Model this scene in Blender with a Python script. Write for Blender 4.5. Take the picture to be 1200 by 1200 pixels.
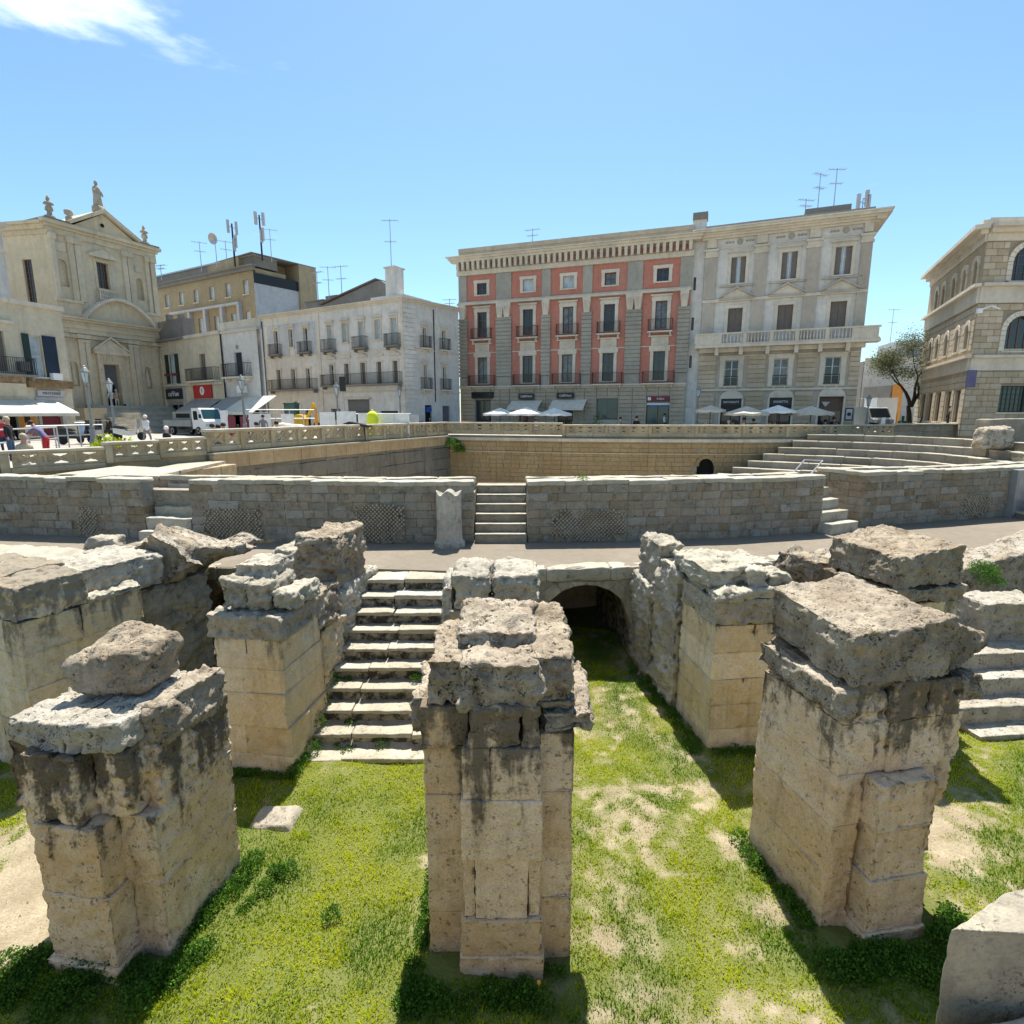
import bpy, math, random
import numpy as np
from mathutils import Vector, Matrix
random.seed(7); rng=np.random.default_rng(7)
PI=math.pi
sc=bpy.context.scene
for o in list(bpy.data.objects): bpy.data.objects.remove(o)
# ------------------------------------------------------------------ camera
FPX=650.0; PITCH=math.atan(117/FPX); CZ=6.0
cd=bpy.data.cameras.new('camera'); cam=bpy.data.objects.new('camera',cd); sc.collection.objects.link(cam)
cam.location=(0,0,CZ); cam.rotation_euler=(PI/2-PITCH,0,0)
cd.sensor_width=36; cd.lens=36*FPX/1200; cd.clip_start=.05; cd.clip_end=6000
sc.camera=cam
sc.render.resolution_x=1024; sc.render.resolution_y=1024
# ------------------------------------------------------------------ light
SUN_EL=math.radians(65); SUN_AZ=math.radians(4)
w=bpy.data.worlds.new('World'); sc.world=w; w.use_nodes=True
nt=w.node_tree; nt.nodes.clear()
def N(nt,t,**k):
    n=nt.nodes.new(t)
    for a,b in k.items(): setattr(n,a,b)
    return n
sky=N(nt,'ShaderNodeTexSky',sky_type='NISHITA',sun_disc=False,sun_elevation=SUN_EL,sun_rotation=SUN_AZ,air_density=1.0,dust_density=.7,ozone_density=.9,altitude=300)
bg=N(nt,'ShaderNodeBackground'); bg.inputs[1].default_value=.095
out=N(nt,'ShaderNodeOutputWorld'); tc=N(nt,'ShaderNodeTexCoord')
# thin bright clouds, high on the left
mp=N(nt,'ShaderNodeMapping'); mp.inputs['Scale'].default_value=(1.5,1.5,5.5)
nz=N(nt,'ShaderNodeTexNoise'); nz.inputs['Scale'].default_value=3.4; nz.inputs['Detail'].default_value=9; nz.inputs['Roughness'].default_value=.58
nt.links.new(tc.outputs['Generated'],mp.inputs[0]); nt.links.new(mp.outputs[0],nz.inputs[0])
sx=N(nt,'ShaderNodeSeparateXYZ'); nt.links.new(tc.outputs['Generated'],sx.inputs[0])
m1=N(nt,'ShaderNodeMapRange',interpolation_type='SMOOTHSTEP'); m1.inputs[1].default_value=.395; m1.inputs[2].default_value=.47; nt.links.new(sx.outputs[2],m1.inputs[0])
m2=N(nt,'ShaderNodeMapRange',interpolation_type='SMOOTHSTEP'); m2.inputs[1].default_value=-.25; m2.inputs[2].default_value=-.55; nt.links.new(sx.outputs[0],m2.inputs[0])
mm=N(nt,'ShaderNodeMath',operation='MULTIPLY'); nt.links.new(m1.outputs[0],mm.inputs[0]); nt.links.new(m2.outputs[0],mm.inputs[1])
mr=N(nt,'ShaderNodeMapRange'); mr.inputs[3].default_value=-.22; mr.inputs[4].default_value=.12; nt.links.new(mm.outputs[0],mr.inputs[0])
ad=N(nt,'ShaderNodeMath',operation='ADD'); nt.links.new(nz.outputs[0],ad.inputs[0]); nt.links.new(mr.outputs[0],ad.inputs[1])
cr=N(nt,'ShaderNodeMapRange',interpolation_type='SMOOTHSTEP'); cr.inputs[1].default_value=.46; cr.inputs[2].default_value=.74; cr.inputs[4].default_value=.72
nt.links.new(ad.outputs[0],cr.inputs[0])
# faint haze wisps all over
mx=N(nt,'ShaderNodeMix',data_type='RGBA'); mx.inputs[7].default_value=(8.5,9.2,9.8,1)
tn=N(nt,'ShaderNodeMix',data_type='RGBA',blend_type='MULTIPLY'); tn.inputs[0].default_value=1; tn.inputs[7].default_value=(.80,1.0,1.03,1); nt.links.new(sky.outputs[0],tn.inputs[6])
nt.links.new(cr.outputs[0],mx.inputs[0]); nt.links.new(tn.outputs[2],mx.inputs[6])
nt.links.new(mx.outputs[2],bg.inputs[0]); nt.links.new(bg.outputs[0],out.inputs[0])
sl=bpy.data.lights.new('sun','SUN'); sl.energy=4.8; sl.angle=math.radians(.53); sl.color=(1,.95,.86)
sun=bpy.data.objects.new('sun',sl); sc.collection.objects.link(sun)
sdir=Vector((math.sin(SUN_AZ)*math.cos(SUN_EL),math.cos(SUN_AZ)*math.cos(SUN_EL),math.sin(SUN_EL)))
sun.rotation_euler=sdir.to_track_quat('Z','Y').to_euler(); sun.location=(0,40,90)
sc.view_settings.view_transform='Standard'; sc.view_settings.look='None'; sc.view_settings.exposure=1.0; sc.view_settings.gamma=1
try: sc.cycles.max_bounces=6; sc.cycles.diffuse_bounces=3; sc.cycles.sample_clamp_indirect=8
except Exception: pass
# ------------------------------------------------------------------ helpers
cP,sP=math.cos(PITCH),math.sin(PITCH)
def _ray(px,py):
    dv=600-py; return (px-600, FPX*cP+dv*sP, -FPX*sP+dv*cP)
def atz(px,py,z):
    d=_ray(px,py); t=(z-CZ)/d[2]; return Vector((d[0]*t,d[1]*t,z))
def aty(px,py,Y):
    d=_ray(px,py); t=Y/d[1]; return Vector((d[0]*t,Y,CZ+d[2]*t))
COL=sc.collection
def link(o,parent=None):
    COL.objects.link(o)
    if parent: o.parent=parent
    return o
def tag(o,label=None,cat=None,group=None,kind=None):
    if label: o['label']=label
    if cat: o['category']=cat
    if group: o['group']=group
    if kind: o['kind']=kind
    return o
def empty(name,loc=(0,0,0),rz=0,label=None,cat=None,group=None,parent=None):
    o=bpy.data.objects.new(name,None); o.location=loc; o.rotation_euler=(0,0,rz); o.empty_display_size=.3
    link(o,parent); return tag(o,label,cat,group)
def mesh(name,v,f,mats,smooth=False,mi=None):
    me=bpy.data.meshes.new(name); me.from_pydata([tuple(map(float,p)) for p in v],[],[tuple(int(i) for i in q) for q in f])
    for m in (mats if isinstance(mats,(list,tuple)) else [mats]): me.materials.append(m)
    if mi is not None: me.polygons.foreach_set('material_index',np.array(mi,dtype=np.int32))
    if smooth: me.polygons.foreach_set('use_smooth',np.ones(len(me.polygons),bool))
    me.update(); return me
def obj(name,me,parent=None,loc=(0,0,0),rz=0):
    o=bpy.data.objects.new(name,me); o.location=loc; o.rotation_euler=(0,0,rz); return link(o,parent)
def npmesh(name,V,Fq,mat,smooth=True):
    """V (n,3), Fq (m,k) all faces with k corners"""
    me=bpy.data.meshes.new(name); V=np.ascontiguousarray(V,dtype=np.float32); Fq=np.ascontiguousarray(Fq,dtype=np.int32); k=Fq.shape[1]
    me.vertices.add(len(V)); me.vertices.foreach_set('co',V.ravel())
    me.loops.add(Fq.size); me.loops.foreach_set('vertex_index',Fq.ravel())
    me.polygons.add(len(Fq)); me.polygons.foreach_set('loop_start',np.arange(0,Fq.size,k,dtype=np.int32))
    try: me.polygons.foreach_set('loop_total',np.full(len(Fq),k,dtype=np.int32))
    except Exception: pass
    if smooth: me.polygons.foreach_set('use_smooth',np.ones(len(Fq),bool))
    me.materials.append(mat); me.update(calc_edges=True); me.validate(); return me
class MB:
    def __init__(s): s.v=[]; s.f=[]; s.mi=[]
    def add(s,v,f,m=0):
        b=len(s.v); s.v+=[tuple(p) for p in v]; s.f+=[tuple(b+i for i in q) for q in f]; s.mi+=[m]*len(f); return s
    def box(s,x0,x1,y0,y1,z0,z1,m=0):
        return s.add([(x0,y0,z0),(x1,y0,z0),(x1,y1,z0),(x0,y1,z0),(x0,y0,z1),(x1,y0,z1),(x1,y1,z1),(x0,y1,z1)],
          [(0,3,2,1),(4,5,6,7),(0,1,5,4),(1,2,6,5),(2,3,7,6),(3,0,4,7)],m)
    def hexa(s,c,m=0):
        return s.add(c,[(0,3,2,1),(4,5,6,7),(0,1,5,4),(1,2,6,5),(2,3,7,6),(3,0,4,7)],m)
    def prism(s,pts,y0,y1,m=0):      # polygon in x,z extruded along y
        n=len(pts); v=[(a,y0,b) for a,b in pts]+[(a,y1,b) for a,b in pts]
        f=[tuple(range(n)),tuple(reversed(range(n,2*n)))]+[(i,i+n,(i+1)%n+n,(i+1)%n) for i in range(n)]
        return s.add(v,f,m)
    def extr(s,pts,z0,z1,m=0):       # polygon in x,y extruded along z
        n=len(pts); v=[(a,b,z0) for a,b in pts]+[(a,b,z1) for a,b in pts]
        f=[tuple(reversed(range(n))),tuple(range(n,2*n))]+[(i,(i+1)%n,(i+1)%n+n,i+n) for i in range(n)]
        return s.add(v,f,m)
    def tube(s,a,b,r0,r1=None,n=8,m=0,cap=True):
        a=Vector(a);b=Vector(b); r1=r0 if r1 is None else r1; d=(b-a)
        if d.length<1e-6: return s
        d.normalize(); u=d.orthogonal().normalized(); w_=d.cross(u)
        v=[a+(u*math.cos(t)+w_*math.sin(t))*r0 for t in [2*PI*i/n for i in range(n)]]+[b+(u*math.cos(t)+w_*math.sin(t))*r1 for t in [2*PI*i/n for i in range(n)]]
        f=[(i,(i+1)%n,(i+1)%n+n,i+n) for i in range(n)]
        if cap: f+=[tuple(reversed(range(n))),tuple(range(n,2*n))]
        return s.add(v,f,m)
    def lathe(s,prof,cx=0,cy=0,n=12,m=0,a0=0):
        v=[];f=[]
        for r,z in prof: v+=[(cx+r*math.cos(a0+2*PI*i/n),cy+r*math.sin(a0+2*PI*i/n),z) for i in range(n)]
        for k in range(len(prof)-1): f+=[(k*n+i,k*n+(i+1)%n,(k+1)*n+(i+1)%n,(k+1)*n+i) for i in range(n)]
        f+=[tuple(reversed(range(n))),tuple(range((len(prof)-1)*n,len(prof)*n))]
        return s.add(v,f,m)
    def mesh(s,name,mats,smooth=False): return mesh(name,s.v,s.f,mats,smooth,s.mi)
    def build(s,name,mats,parent=None,loc=(0,0,0),rz=0,smooth=False): return obj(name,s.mesh(name,mats,smooth),parent,loc,rz)
CACHE={}
def cached(key,fn):
    if key not in CACHE: CACHE[key]=fn()
    return CACHE[key]
# noise
def _h(ix,iy,iz,s):
    n=(ix.astype(np.int64)*374761393+iy.astype(np.int64)*668265263+iz.astype(np.int64)*2147483647+s*1274126177)&0xffffffff
    n=((n^(n>>13))*1274126177)&0xffffffff; n=(n^(n>>16))&0xffffffff
    return n/4294967295.0
def vnoise(P,s=0):
    i=np.floor(P).astype(np.int64); f=P-i; f=f*f*(3-2*f); r=0
    for dx in (0,1):
        for dy in (0,1):
            for dz in (0,1):
                wgt=(f[:,0] if dx else 1-f[:,0])*(f[:,1] if dy else 1-f[:,1])*(f[:,2] if dz else 1-f[:,2])
                r=r+wgt*_h(i[:,0]+dx,i[:,1]+dy,i[:,2]+dz,s)
    return r*2-1
def fbm(P,o=4,s=0,g=.5):
    r=0;a=1;t=0
    for k in range(o): r=r+a*vnoise(P*(2.03**k)+k*17.3,s+k); t+=a; a*=g
    return r/t
def _ts(L,rad,res):
    rad=min(rad,L*.45)
    inner=max(1,int(round((L-2*rad)/res)))
    a=[0,rad*.25,rad*.6]+list(np.linspace(rad,L-rad,inner+1))+[L-rad*.6,L-rad*.25,L]
    return np.array(a)
def rockmesh(name,c8,mat,res=.08,amp=.012,rad=.03,freq=3.0,pit=0.,chip=0.,seed=0,top=0.,big=0.,flatz=0,strata=0.,off=(0,0,0),smooth=True):
    """a rounded, noise-worn block through eight corners (bottom FL FR BR BL, then top)"""
    C=np.array(c8,float); off=np.array(off)
    L=[np.mean([np.linalg.norm(C[b]-C[a]) for a,b in ps]) for ps in ([(0,1),(3,2),(4,5),(7,6)],[(0,3),(1,2),(4,7),(5,6)],[(0,4),(1,5),(2,6),(3,7)])]
    rad=min(rad,min(L)*.45)
    T=[_ts(l,rad,res) for l in L]; n=[len(t) for t in T]
    V=[];F=[];base=0
    def face(ax,side):
        nonlocal base
        a,b=[k for k in range(3) if k!=ax]
        A,B=np.meshgrid(np.arange(n[a]),np.arange(n[b]),indexing='ij')
        I=np.zeros((A.size,3),np.int64); I[:,a]=A.ravel(); I[:,b]=B.ravel(); I[:,ax]=(n[ax]-1 if side else 0)
        V.append(I)
        q=np.arange(A.size).reshape(A.shape)+base
        q4=np.stack([q[:-1,:-1],q[1:,:-1],q[1:,1:],q[:-1,1:]],-1).reshape(-1,4)
        flip=(side==1)!=(ax==1)
        if not flip: q4=q4[:,::-1]
        F.append(q4); base+=A.size
    for ax in range(3):
        for sd in (0,1): face(ax,sd)
    I=np.concatenate(V); Q=np.concatenate(F)
    key=I[:,0]*1000000+I[:,1]*1000+I[:,2]
    u,ix,inv=np.unique(key,return_index=True,return_inverse=True)
    I=I[ix]; Q=inv.reshape(-1)[Q]
    P=np.stack([T[0][I[:,0]],T[1][I[:,1]],T[2][I[:,2]]],-1)
    Lv=np.array(L); q=np.clip(P,rad,Lv-rad); d=P-q; nl=np.linalg.norm(d,axis=1,keepdims=True); nn=d/np.maximum(nl,1e-9)
    P=q+nn*rad; t=P/Lv
    x,y,z=t[:,0:1],t[:,1:2],t[:,2:3]
    W=((1-x)*(1-y)*(1-z)*C[0]+x*(1-y)*(1-z)*C[1]+x*y*(1-z)*C[2]+(1-x)*y*(1-z)*C[3]+(1-x)*(1-y)*z*C[4]+x*(1-y)*z*C[5]+x*y*z*C[6]+(1-x)*y*z*C[7])
    ex=(C[1]+C[2]+C[5]+C[6]-C[0]-C[3]-C[4]-C[7]);ey=(C[3]+C[2]+C[7]+C[6]-C[0]-C[1]-C[4]-C[5]);ez=(C[4:].sum(0)-C[:4].sum(0))
    ax=[e/np.linalg.norm(e) for e in (ex,ey,ez)]
    nw=nn[:,0:1]*ax[0]+nn[:,1:2]*ax[1]+nn[:,2:3]*ax[2]
    S=W+off
    D=amp*(fbm(S*freq,4,seed)*1.0+.35*fbm(S*freq*5,3,seed+9))
    if strata>0: D=D+strata*(fbm(S*np.array([2.2,2.2,13.0]),3,seed+71)+.6*np.abs(fbm(S*np.array([7,7,7.0]),3,seed+81))-.2)
    if big>0: D=D+big*(fbm(S*np.array([1.5,1.5,.8]),3,seed+51)+.5*fbm(S*np.array([6,6,1.6]),3,seed+61))
    if pit>0:
        pn=fbm(S*9.0,3,seed+31); D=D-pit*np.clip(pn-.08,0,1)*2.4+pit*.35*fbm(S*26.0,2,seed+35)
    if chip>0:
        cn=fbm(S*1.7,3,seed+77); D=D-chip*np.clip(cn-.05,0,.6)*2.0
    if top>0:
        upf=np.clip(nn[:,2],0,1); D=D+top*upf*fbm(S*np.array([2.6,2.6,1.0]),4,seed+5)
    if flatz: D=D*(1-.8*np.abs(nn[:,2])**2)
    W=W+nw*D[:,None]
    return npmesh(name,W,Q,mat,smooth)
def box8(x0,x1,y0,y1,z0,z1,ti=0):
    return [(x0,y0,z0),(x1,y0,z0),(x1,y1,z0),(x0,y1,z0),(x0+ti,y0+ti,z1),(x1-ti,y0+ti,z1),(x1-ti,y1-ti,z1),(x0+ti,y1-ti,z1)]
# ------------------------------------------------------------------ materials
def newmat(name):
    m=bpy.data.materials.new(name); m.use_nodes=True; nt=m.node_tree; nt.nodes.clear()
    o=N(nt,'ShaderNodeOutputMaterial'); b=N(nt,'ShaderNodeBsdfPrincipled'); nt.links.new(b.outputs[0],o.inputs[0]); return m,nt,b,o
def rgba(c): return (c[0],c[1],c[2],1)
def noise(nt,vec,scale,detail=4,rough=.55):
    n=N(nt,'ShaderNodeTexNoise'); n.inputs['Scale'].default_value=scale; n.inputs['Detail'].default_value=detail; n.inputs['Roughness'].default_value=rough
    nt.links.new(vec,n.inputs['Vector']); return n.outputs['Fac']
def mrange(nt,v,a,b,c=0,d=1,smooth=True):
    m=N(nt,'ShaderNodeMapRange'); 
    if smooth: m.interpolation_type='SMOOTHSTEP'
    for i,x in zip((1,2,3,4),(a,b,c,d)): m.inputs[i].default_value=x
    nt.links.new(v,m.inputs[0]); return m.outputs[0]
def mixc(nt,f,a,b,blend='MIX'):
    m=N(nt,'ShaderNodeMix',data_type='RGBA',blend_type=blend)
    for s,x in ((0,f),(6,a),(7,b)):
        if hasattr(x,'is_linked') or hasattr(x,'links'): nt.links.new(x,m.inputs[s])
        else: m.inputs[s].default_value=x if s==0 else rgba(x)
    return m.outputs[2]
def math_(nt,op,a,b=None):
    m=N(nt,'ShaderNodeMath',operation=op)
    for i,x in enumerate((a,b)):
        if x is None: continue
        if hasattr(x,'links'): nt.links.new(x,m.inputs[i])
        else: m.inputs[i].default_value=x
    return m.outputs[0]
def stone(name,base,alt,dark=(.07,.065,.055),dk=.5,crust=None,scale=1.0,bump=.6,bd=.02,rnd=.12,pits=0,streak=.5,rough=.92,grime=1.0,lich=0,thr=(.56,.74)):
    m,nt,b,o=newmat(name); g=N(nt,'ShaderNodeNewGeometry'); P=g.outputs['Position']
    n1=noise(nt,P,.9*scale,5,.6); col=mixc(nt,mrange(nt,n1,.38,.62),base,alt)
    n2=noise(nt,P,6*scale,8,.65); col=mixc(nt,mrange(nt,n2,.35,.8,.0,.5),col,tuple(c*.6 for c in base))
    oi=N(nt,'ShaderNodeObjectInfo'); hs=N(nt,'ShaderNodeHueSaturation'); nt.links.new(col,hs.inputs['Color'])
    nt.links.new(mrange(nt,oi.outputs['Random'],0,1,1-rnd,1+rnd,False),hs.inputs['Value']); nt.links.new(mrange(nt,oi.outputs['Random'],0,1,1+rnd,1-rnd,False),hs.inputs['Saturation'])
    col=hs.outputs[0]
    mpn=N(nt,'ShaderNodeMapping'); mpn.inputs['Scale'].default_value=(2.6,2.6,.42); nt.links.new(P,mpn.inputs[0])
    st=noise(nt,mpn.outputs[0],1.6*scale,6,.6)
    f=mrange(nt,st,.5,.72,0,streak); col=mixc(nt,f,col,tuple(c*.42 for c in base))
    if crust:   # weather crust that grows from the exposed top downwards in tongues
        sp=N(nt,'ShaderNodeSeparateXYZ'); nt.links.new(P,sp.inputs[0])
        zz=mrange(nt,sp.outputs[2],crust[0],crust[1],-.30,.30,False)
        mm=math_(nt,'ADD',st,zz); n3=noise(nt,P,7,6,.7); mm=math_(nt,'ADD',mm,math_(nt,'MULTIPLY',math_(nt,'SUBTRACT',n3,.5),.5))
        f=mrange(nt,mm,.5,.68,0,dk); col=mixc(nt,f,col,dark)
    else:
        n3=noise(nt,P,2.2*scale,7,.68); col=mixc(nt,mrange(nt,n3,thr[0],thr[1],0,dk),col,dark)
    fine=noise(nt,P,38,4,.7); col=mixc(nt,mrange(nt,fine,.30,.55,.4*grime,0),col,tuple(c*.4 for c in base))
    if lich:
        ln=noise(nt,P,3.1,5,.6); col=mixc(nt,mrange(nt,ln,.64,.72,0,lich),col,(.45,.25,.05))
    h=math_(nt,'ADD',math_(nt,'MULTIPLY',n2,.6),math_(nt,'MULTIPLY',fine,.45))
    if pits:
        p1=noise(nt,P,21,3,.55); p2=noise(nt,P,52,2,.5)
        pm=math_(nt,'MULTIPLY',math_(nt,'MAXIMUM',mrange(nt,p1,.60,.66,0,1),mrange(nt,p2,.61,.67,0,.7)),mrange(nt,n3,.44,.60,0,1))
        col=mixc(nt,math_(nt,'MULTIPLY',pm,pits),col,(.03,.026,.02)); h=math_(nt,'SUBTRACT',h,math_(nt,'MULTIPLY',pm,.9*pits))
    bp=N(nt,'ShaderNodeBump'); bp.inputs['Strength'].default_value=bump; bp.inputs['Distance'].default_value=bd
    nt.links.new(h,bp.inputs['Height']); nt.links.new(bp.outputs[0],b.inputs['Normal'])
    nt.links.new(col,b.inputs['Base Color']); b.inputs['Roughness'].default_value=rough; b.inputs['Specular IOR Level'].default_value=.2
    return m
def plain(name,c,rough=.6,metal=0,var=.12,scale=3,spec=.4):
    m,nt,b,o=newmat(name); g=N(nt,'ShaderNodeNewGeometry')
    n=noise(nt,g.outputs['Position'],scale,5,.6)
    nt.links.new(mixc(nt,mrange(nt,n,.35,.7),tuple(x*(1+var*.5) for x in c),tuple(x*(1-var) for x in c)),b.inputs['Base Color'])
    b.inputs['Roughness'].default_value=rough; b.inputs['Metallic'].default_value=metal; b.inputs['Specular IOR Level'].default_value=spec; return m
WARM=(.70,.495,.305); CREAM=(.60,.52,.37)
M={}
M['pier']=stone('limestone_pier',WARM,(.75,.585,.415),(.095,.08,.06),.88,(1.1,3.3),1,.9,.025,.10,pits=.55,streak=.5)
M['pier2']=stone('limestone_pier_yellow',(.69,.54,.34),(.67,.58,.43),(.17,.15,.12),.85,(1.4,3.3),1,.8,.02,.12,pits=.3,streak=.5)
M['crust']=stone('crusted_limestone',(.30,.24,.17),(.44,.37,.275),(.075,.065,.05),.92,None,1.9,1.0,.04,.12,pits=.9,streak=.4,lich=.4)
M['grey']=stone('grey_weathered_stone',(.36,.325,.26),(.47,.42,.33),(.11,.10,.08),.85,None,1.4,.9,.03,.14,pits=.5,streak=.4)
M['rubble']=stone('brown_rubble_concrete',(.30,.205,.12),(.38,.29,.19),(.07,.055,.04),.85,None,2.2,1.0,.05,.2,pits=.9,streak=.2)
M['tread']=stone('pale_step_stone',(.48,.44,.35),(.40,.36,.28),(.10,.095,.075),.8,None,2.0,.7,.02,.10,pits=.4,streak=.1)
M['podium']=stone('podium_masonry',(.29,.25,.19),(.36,.30,.22),(.13,.115,.09),.8,None,1.3,.9,.03,.13,pits=.6,streak=.3)
M['diam']=stone('net_pattern_stone',(.42,.36,.27),(.34,.28,.20),(.12,.10,.08),.6,None,3,.6,.01,0)
M['slab']=stone('pitted_slab_stone',(.44,.40,.33),(.36,.32,.25),(.09,.08,.065),.85,None,2.2,1.0,.03,.10,pits=.9,streak=.3,lich=.2)
M['riser']=stone('stain_and_shade_stone',(.38,.34,.26),(.28,.25,.19),(.035,.034,.026),.95,None,2.4,.9,.03,.12,pits=.7,streak=.4,thr=(.42,.58))  # black stain mottling, with shade put into the colour as well
M['vaultm']=stone('grey_brown_concrete_core',(.37,.30,.215),(.46,.41,.33),(.075,.065,.05),.9,None,2.2,1.0,.05,.1,pits=.9,streak=.3,thr=(.5,.68))
M['pierL']=stone('stained_limestone_pier',WARM,(.74,.60,.44),(.085,.07,.05),.92,(.3,2.7),1,.9,.025,.10,pits=.6,streak=.5)
M['podium2']=stone('podium_masonry_brown',(.30,.235,.165),(.35,.28,.19),(.12,.10,.08),.8,None,1.5,.9,.03,.18,pits=.7,streak=.3)
M['podium3']=stone('podium_masonry_pale',(.35,.315,.25),(.30,.27,.215),(.12,.11,.09),.8,None,1.5,.9,.03,.18,pits=.5,streak=.3)
M['mortar']=stone('mortar',(.36,.33,.27),(.28,.25,.2),(.15,.14,.12),.4,None,2,.6,.02,.05)
M['ochre']=stone('ochre_arena_masonry',(.42,.315,.19),(.48,.375,.235),(.22,.17,.11),.55,None,.7,.8,.03,.22,streak=.4)
M['greywall']=stone('grey_cement_wall',(.17,.16,.135),(.21,.195,.165),(.11,.105,.095),.6,None,.8,.7,.02,.12,streak=.6)
M['tier']=stone('tier_stone',(.30,.27,.215),(.23,.205,.165),(.13,.12,.10),.6,None,1.2,.7,.02,.15,streak=.3)
M['balus']=stone('balustrade_stone',(.50,.41,.26),(.38,.32,.23),(.15,.13,.10),.65,None,1.3,.6,.015,.12,streak=.5)
M['coping']=stone('coping_stone',(.56,.52,.43),(.44,.40,.33),(.2,.18,.15),.4,None,1.3,.5,.015,.08,streak=.1)
def wallmat(name,c,c2=None,**k):
    k.setdefault('dk',.25); k.setdefault('bump',.25); k.setdefault('bd',.02); k.setdefault('rnd',.05); k.setdefault('scale',.5); k.setdefault('streak',.25); k.setdefault('grime',.35)
    return stone(name,c,c2 or tuple(x*.86 for x in c),tuple(x*.45 for x in c),**k)
M['church']=wallmat('church_limestone',(.66,.56,.40),dk=.35,streak=.35)
M['church_side']=wallmat('church_side_plaster',(.66,.545,.37))
M['red']=wallmat('red_plaster',(.54,.225,.17),(.50,.24,.19),dk=.15)
M['trim']=wallmat('cream_trim_stone',(.68,.61,.50))
M['rust']=wallmat('rusticated_stone',(.48,.415,.32))
M['pilgrey']=wallmat('grey_pilaster_plaster',(.40,.375,.32))
M['white']=wallmat('white_plaster',(.70,.67,.62),streak=.35)
M['cream']=wallmat('cream_plaster',(.62,.55,.41),streak=.35)
M['blueish']=wallmat('pale_blue_plaster',(.55,.56,.57))
M['brown']=wallmat('tan_plaster',(.40,.32,.20),dk=.2)
M['beigep']=wallmat('beige_pilaster_plaster',(.50,.44,.37),dk=.15)
M['quoin']=wallmat('tan_ashlar',(.52,.43,.31),rnd=.14)
M['quoinj']=wallmat('ashlar_joint',(.32,.27,.2))
M['roofdark']=wallmat('dark_roof_stone',(.25,.235,.21),dk=.5)
M['tile']=wallmat('grey_brown_roof_tiles',(.22,.17,.14))
M['glass']=plain('window_glass',(.02,.028,.035),.08,0,.1,1,.6)
M['glass_sky']=plain('sky_tinted_glass',(.42,.5,.55),.1,0,.25,1.2,.6)  # sky reflection put into the pale glass colour
M['glass_cur']=plain('curtained_glass',(.13,.14,.145),.1,0,.5,2.5,.6)
M['lampg']=plain('grey_lamp_paint',(.20,.21,.21),.5)
M['frame_w']=plain('white_window_wood',(.55,.55,.52),.5)
M['frame_b']=plain('brown_window_wood',(.12,.075,.05),.6)
M['shut_g']=plain('dark_green_shutter',(.012,.035,.03),.55)
M['shut_b']=plain('navy_shutter',(.01,.022,.045),.55)
M['shut_t']=plain('taupe_shutter',(.16,.13,.115),.6)
M['iron']=plain('wrought_iron',(.035,.035,.035),.55,.3)
M['ironred']=plain('rusty_iron',(.09,.03,.022),.65,.2)
M['galv']=plain('galvanised_steel',(.42,.43,.44),.4,.6)
M['black']=plain('black_paint',(.012,.012,.014),.4)
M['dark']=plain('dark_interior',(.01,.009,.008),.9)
M['awn']=plain('cream_awning_canvas',(.62,.58,.49),.85)
M['awng']=plain('grey_awning_canvas',(.30,.30,.29),.85)
M['paraw']=plain('white_parasol_canvas',(.74,.73,.70),.85)
M['parab']=plain('beige_parasol_canvas',(.52,.48,.40),.85)
M['signred']=plain('red_sign',(.42,.03,.03),.5)
M['signblk']=plain('black_sign',(.01,.01,.015),.35)
M['signwht']=plain('white_lettering',(.75,.75,.75),.5,0,.02)
M['signgry']=plain('grey_sign_board',(.42,.42,.42),.5)
M['letgrey']=plain('grey_lettering',(.12,.12,.13),.5)
M['maroon']=plain('maroon_board',(.17,.02,.035),.5)
M['blue']=plain('blue_sign',(.02,.09,.35),.4)
M['teal']=plain('teal_shop_glass',(.02,.07,.07),.12,0,.2,1,.6)
M['vwhite']=plain('white_vehicle_paint',(.72,.73,.73),.3,0,.05)
M['vgrey']=plain('grey_truck_bed',(.26,.29,.30),.5,.2)
M['tyre']=plain('tyre_rubber',(.018,.018,.018),.85)
M['chrome']=plain('scooter_metal',(.5,.5,.5),.3,.8)
M['yellow']=plain('lime_yellow_plastic',(.72,.78,.02),.45,0,.06)
M['yel2']=plain('yellow_machine_paint',(.65,.38,.02),.45)
M['orange']=plain('faded_orange_plaster',(.62,.28,.07),.9)
M['greenp']=plain('green_cab_paint',(.012,.075,.05),.35)
M['board']=plain('white_hoarding',(.70,.70,.68),.6)
M['sand']=plain('pale_sand_heap',(.66,.56,.42),.95)
M['bark']=stone('tree_bark',(.07,.055,.04),(.05,.04,.03),(.02,.015,.01),.4,None,4,1,.03,.0)
M['skin']=plain('skin',(.45,.26,.18),.6,0,.05)
M['hair']=plain('dark_hair',(.02,.014,.01),.7)
M['hairgrey']=plain('pale_hair',(.4,.34,.26),.7)
for n_,c_ in dict(cl_black=(.015,.015,.02),cl_white=(.7,.7,.72),cl_red=(.45,.03,.03),cl_purple=(.13,.12,.22),cl_navy=(.02,.03,.08),cl_beige=(.5,.42,.3),cl_grey=(.2,.2,.2),cl_tan=(.35,.25,.15),cl_jean=(.05,.10,.18)).items(): M[n_]=plain('cloth_'+n_[3:],c_,.85)
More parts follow.
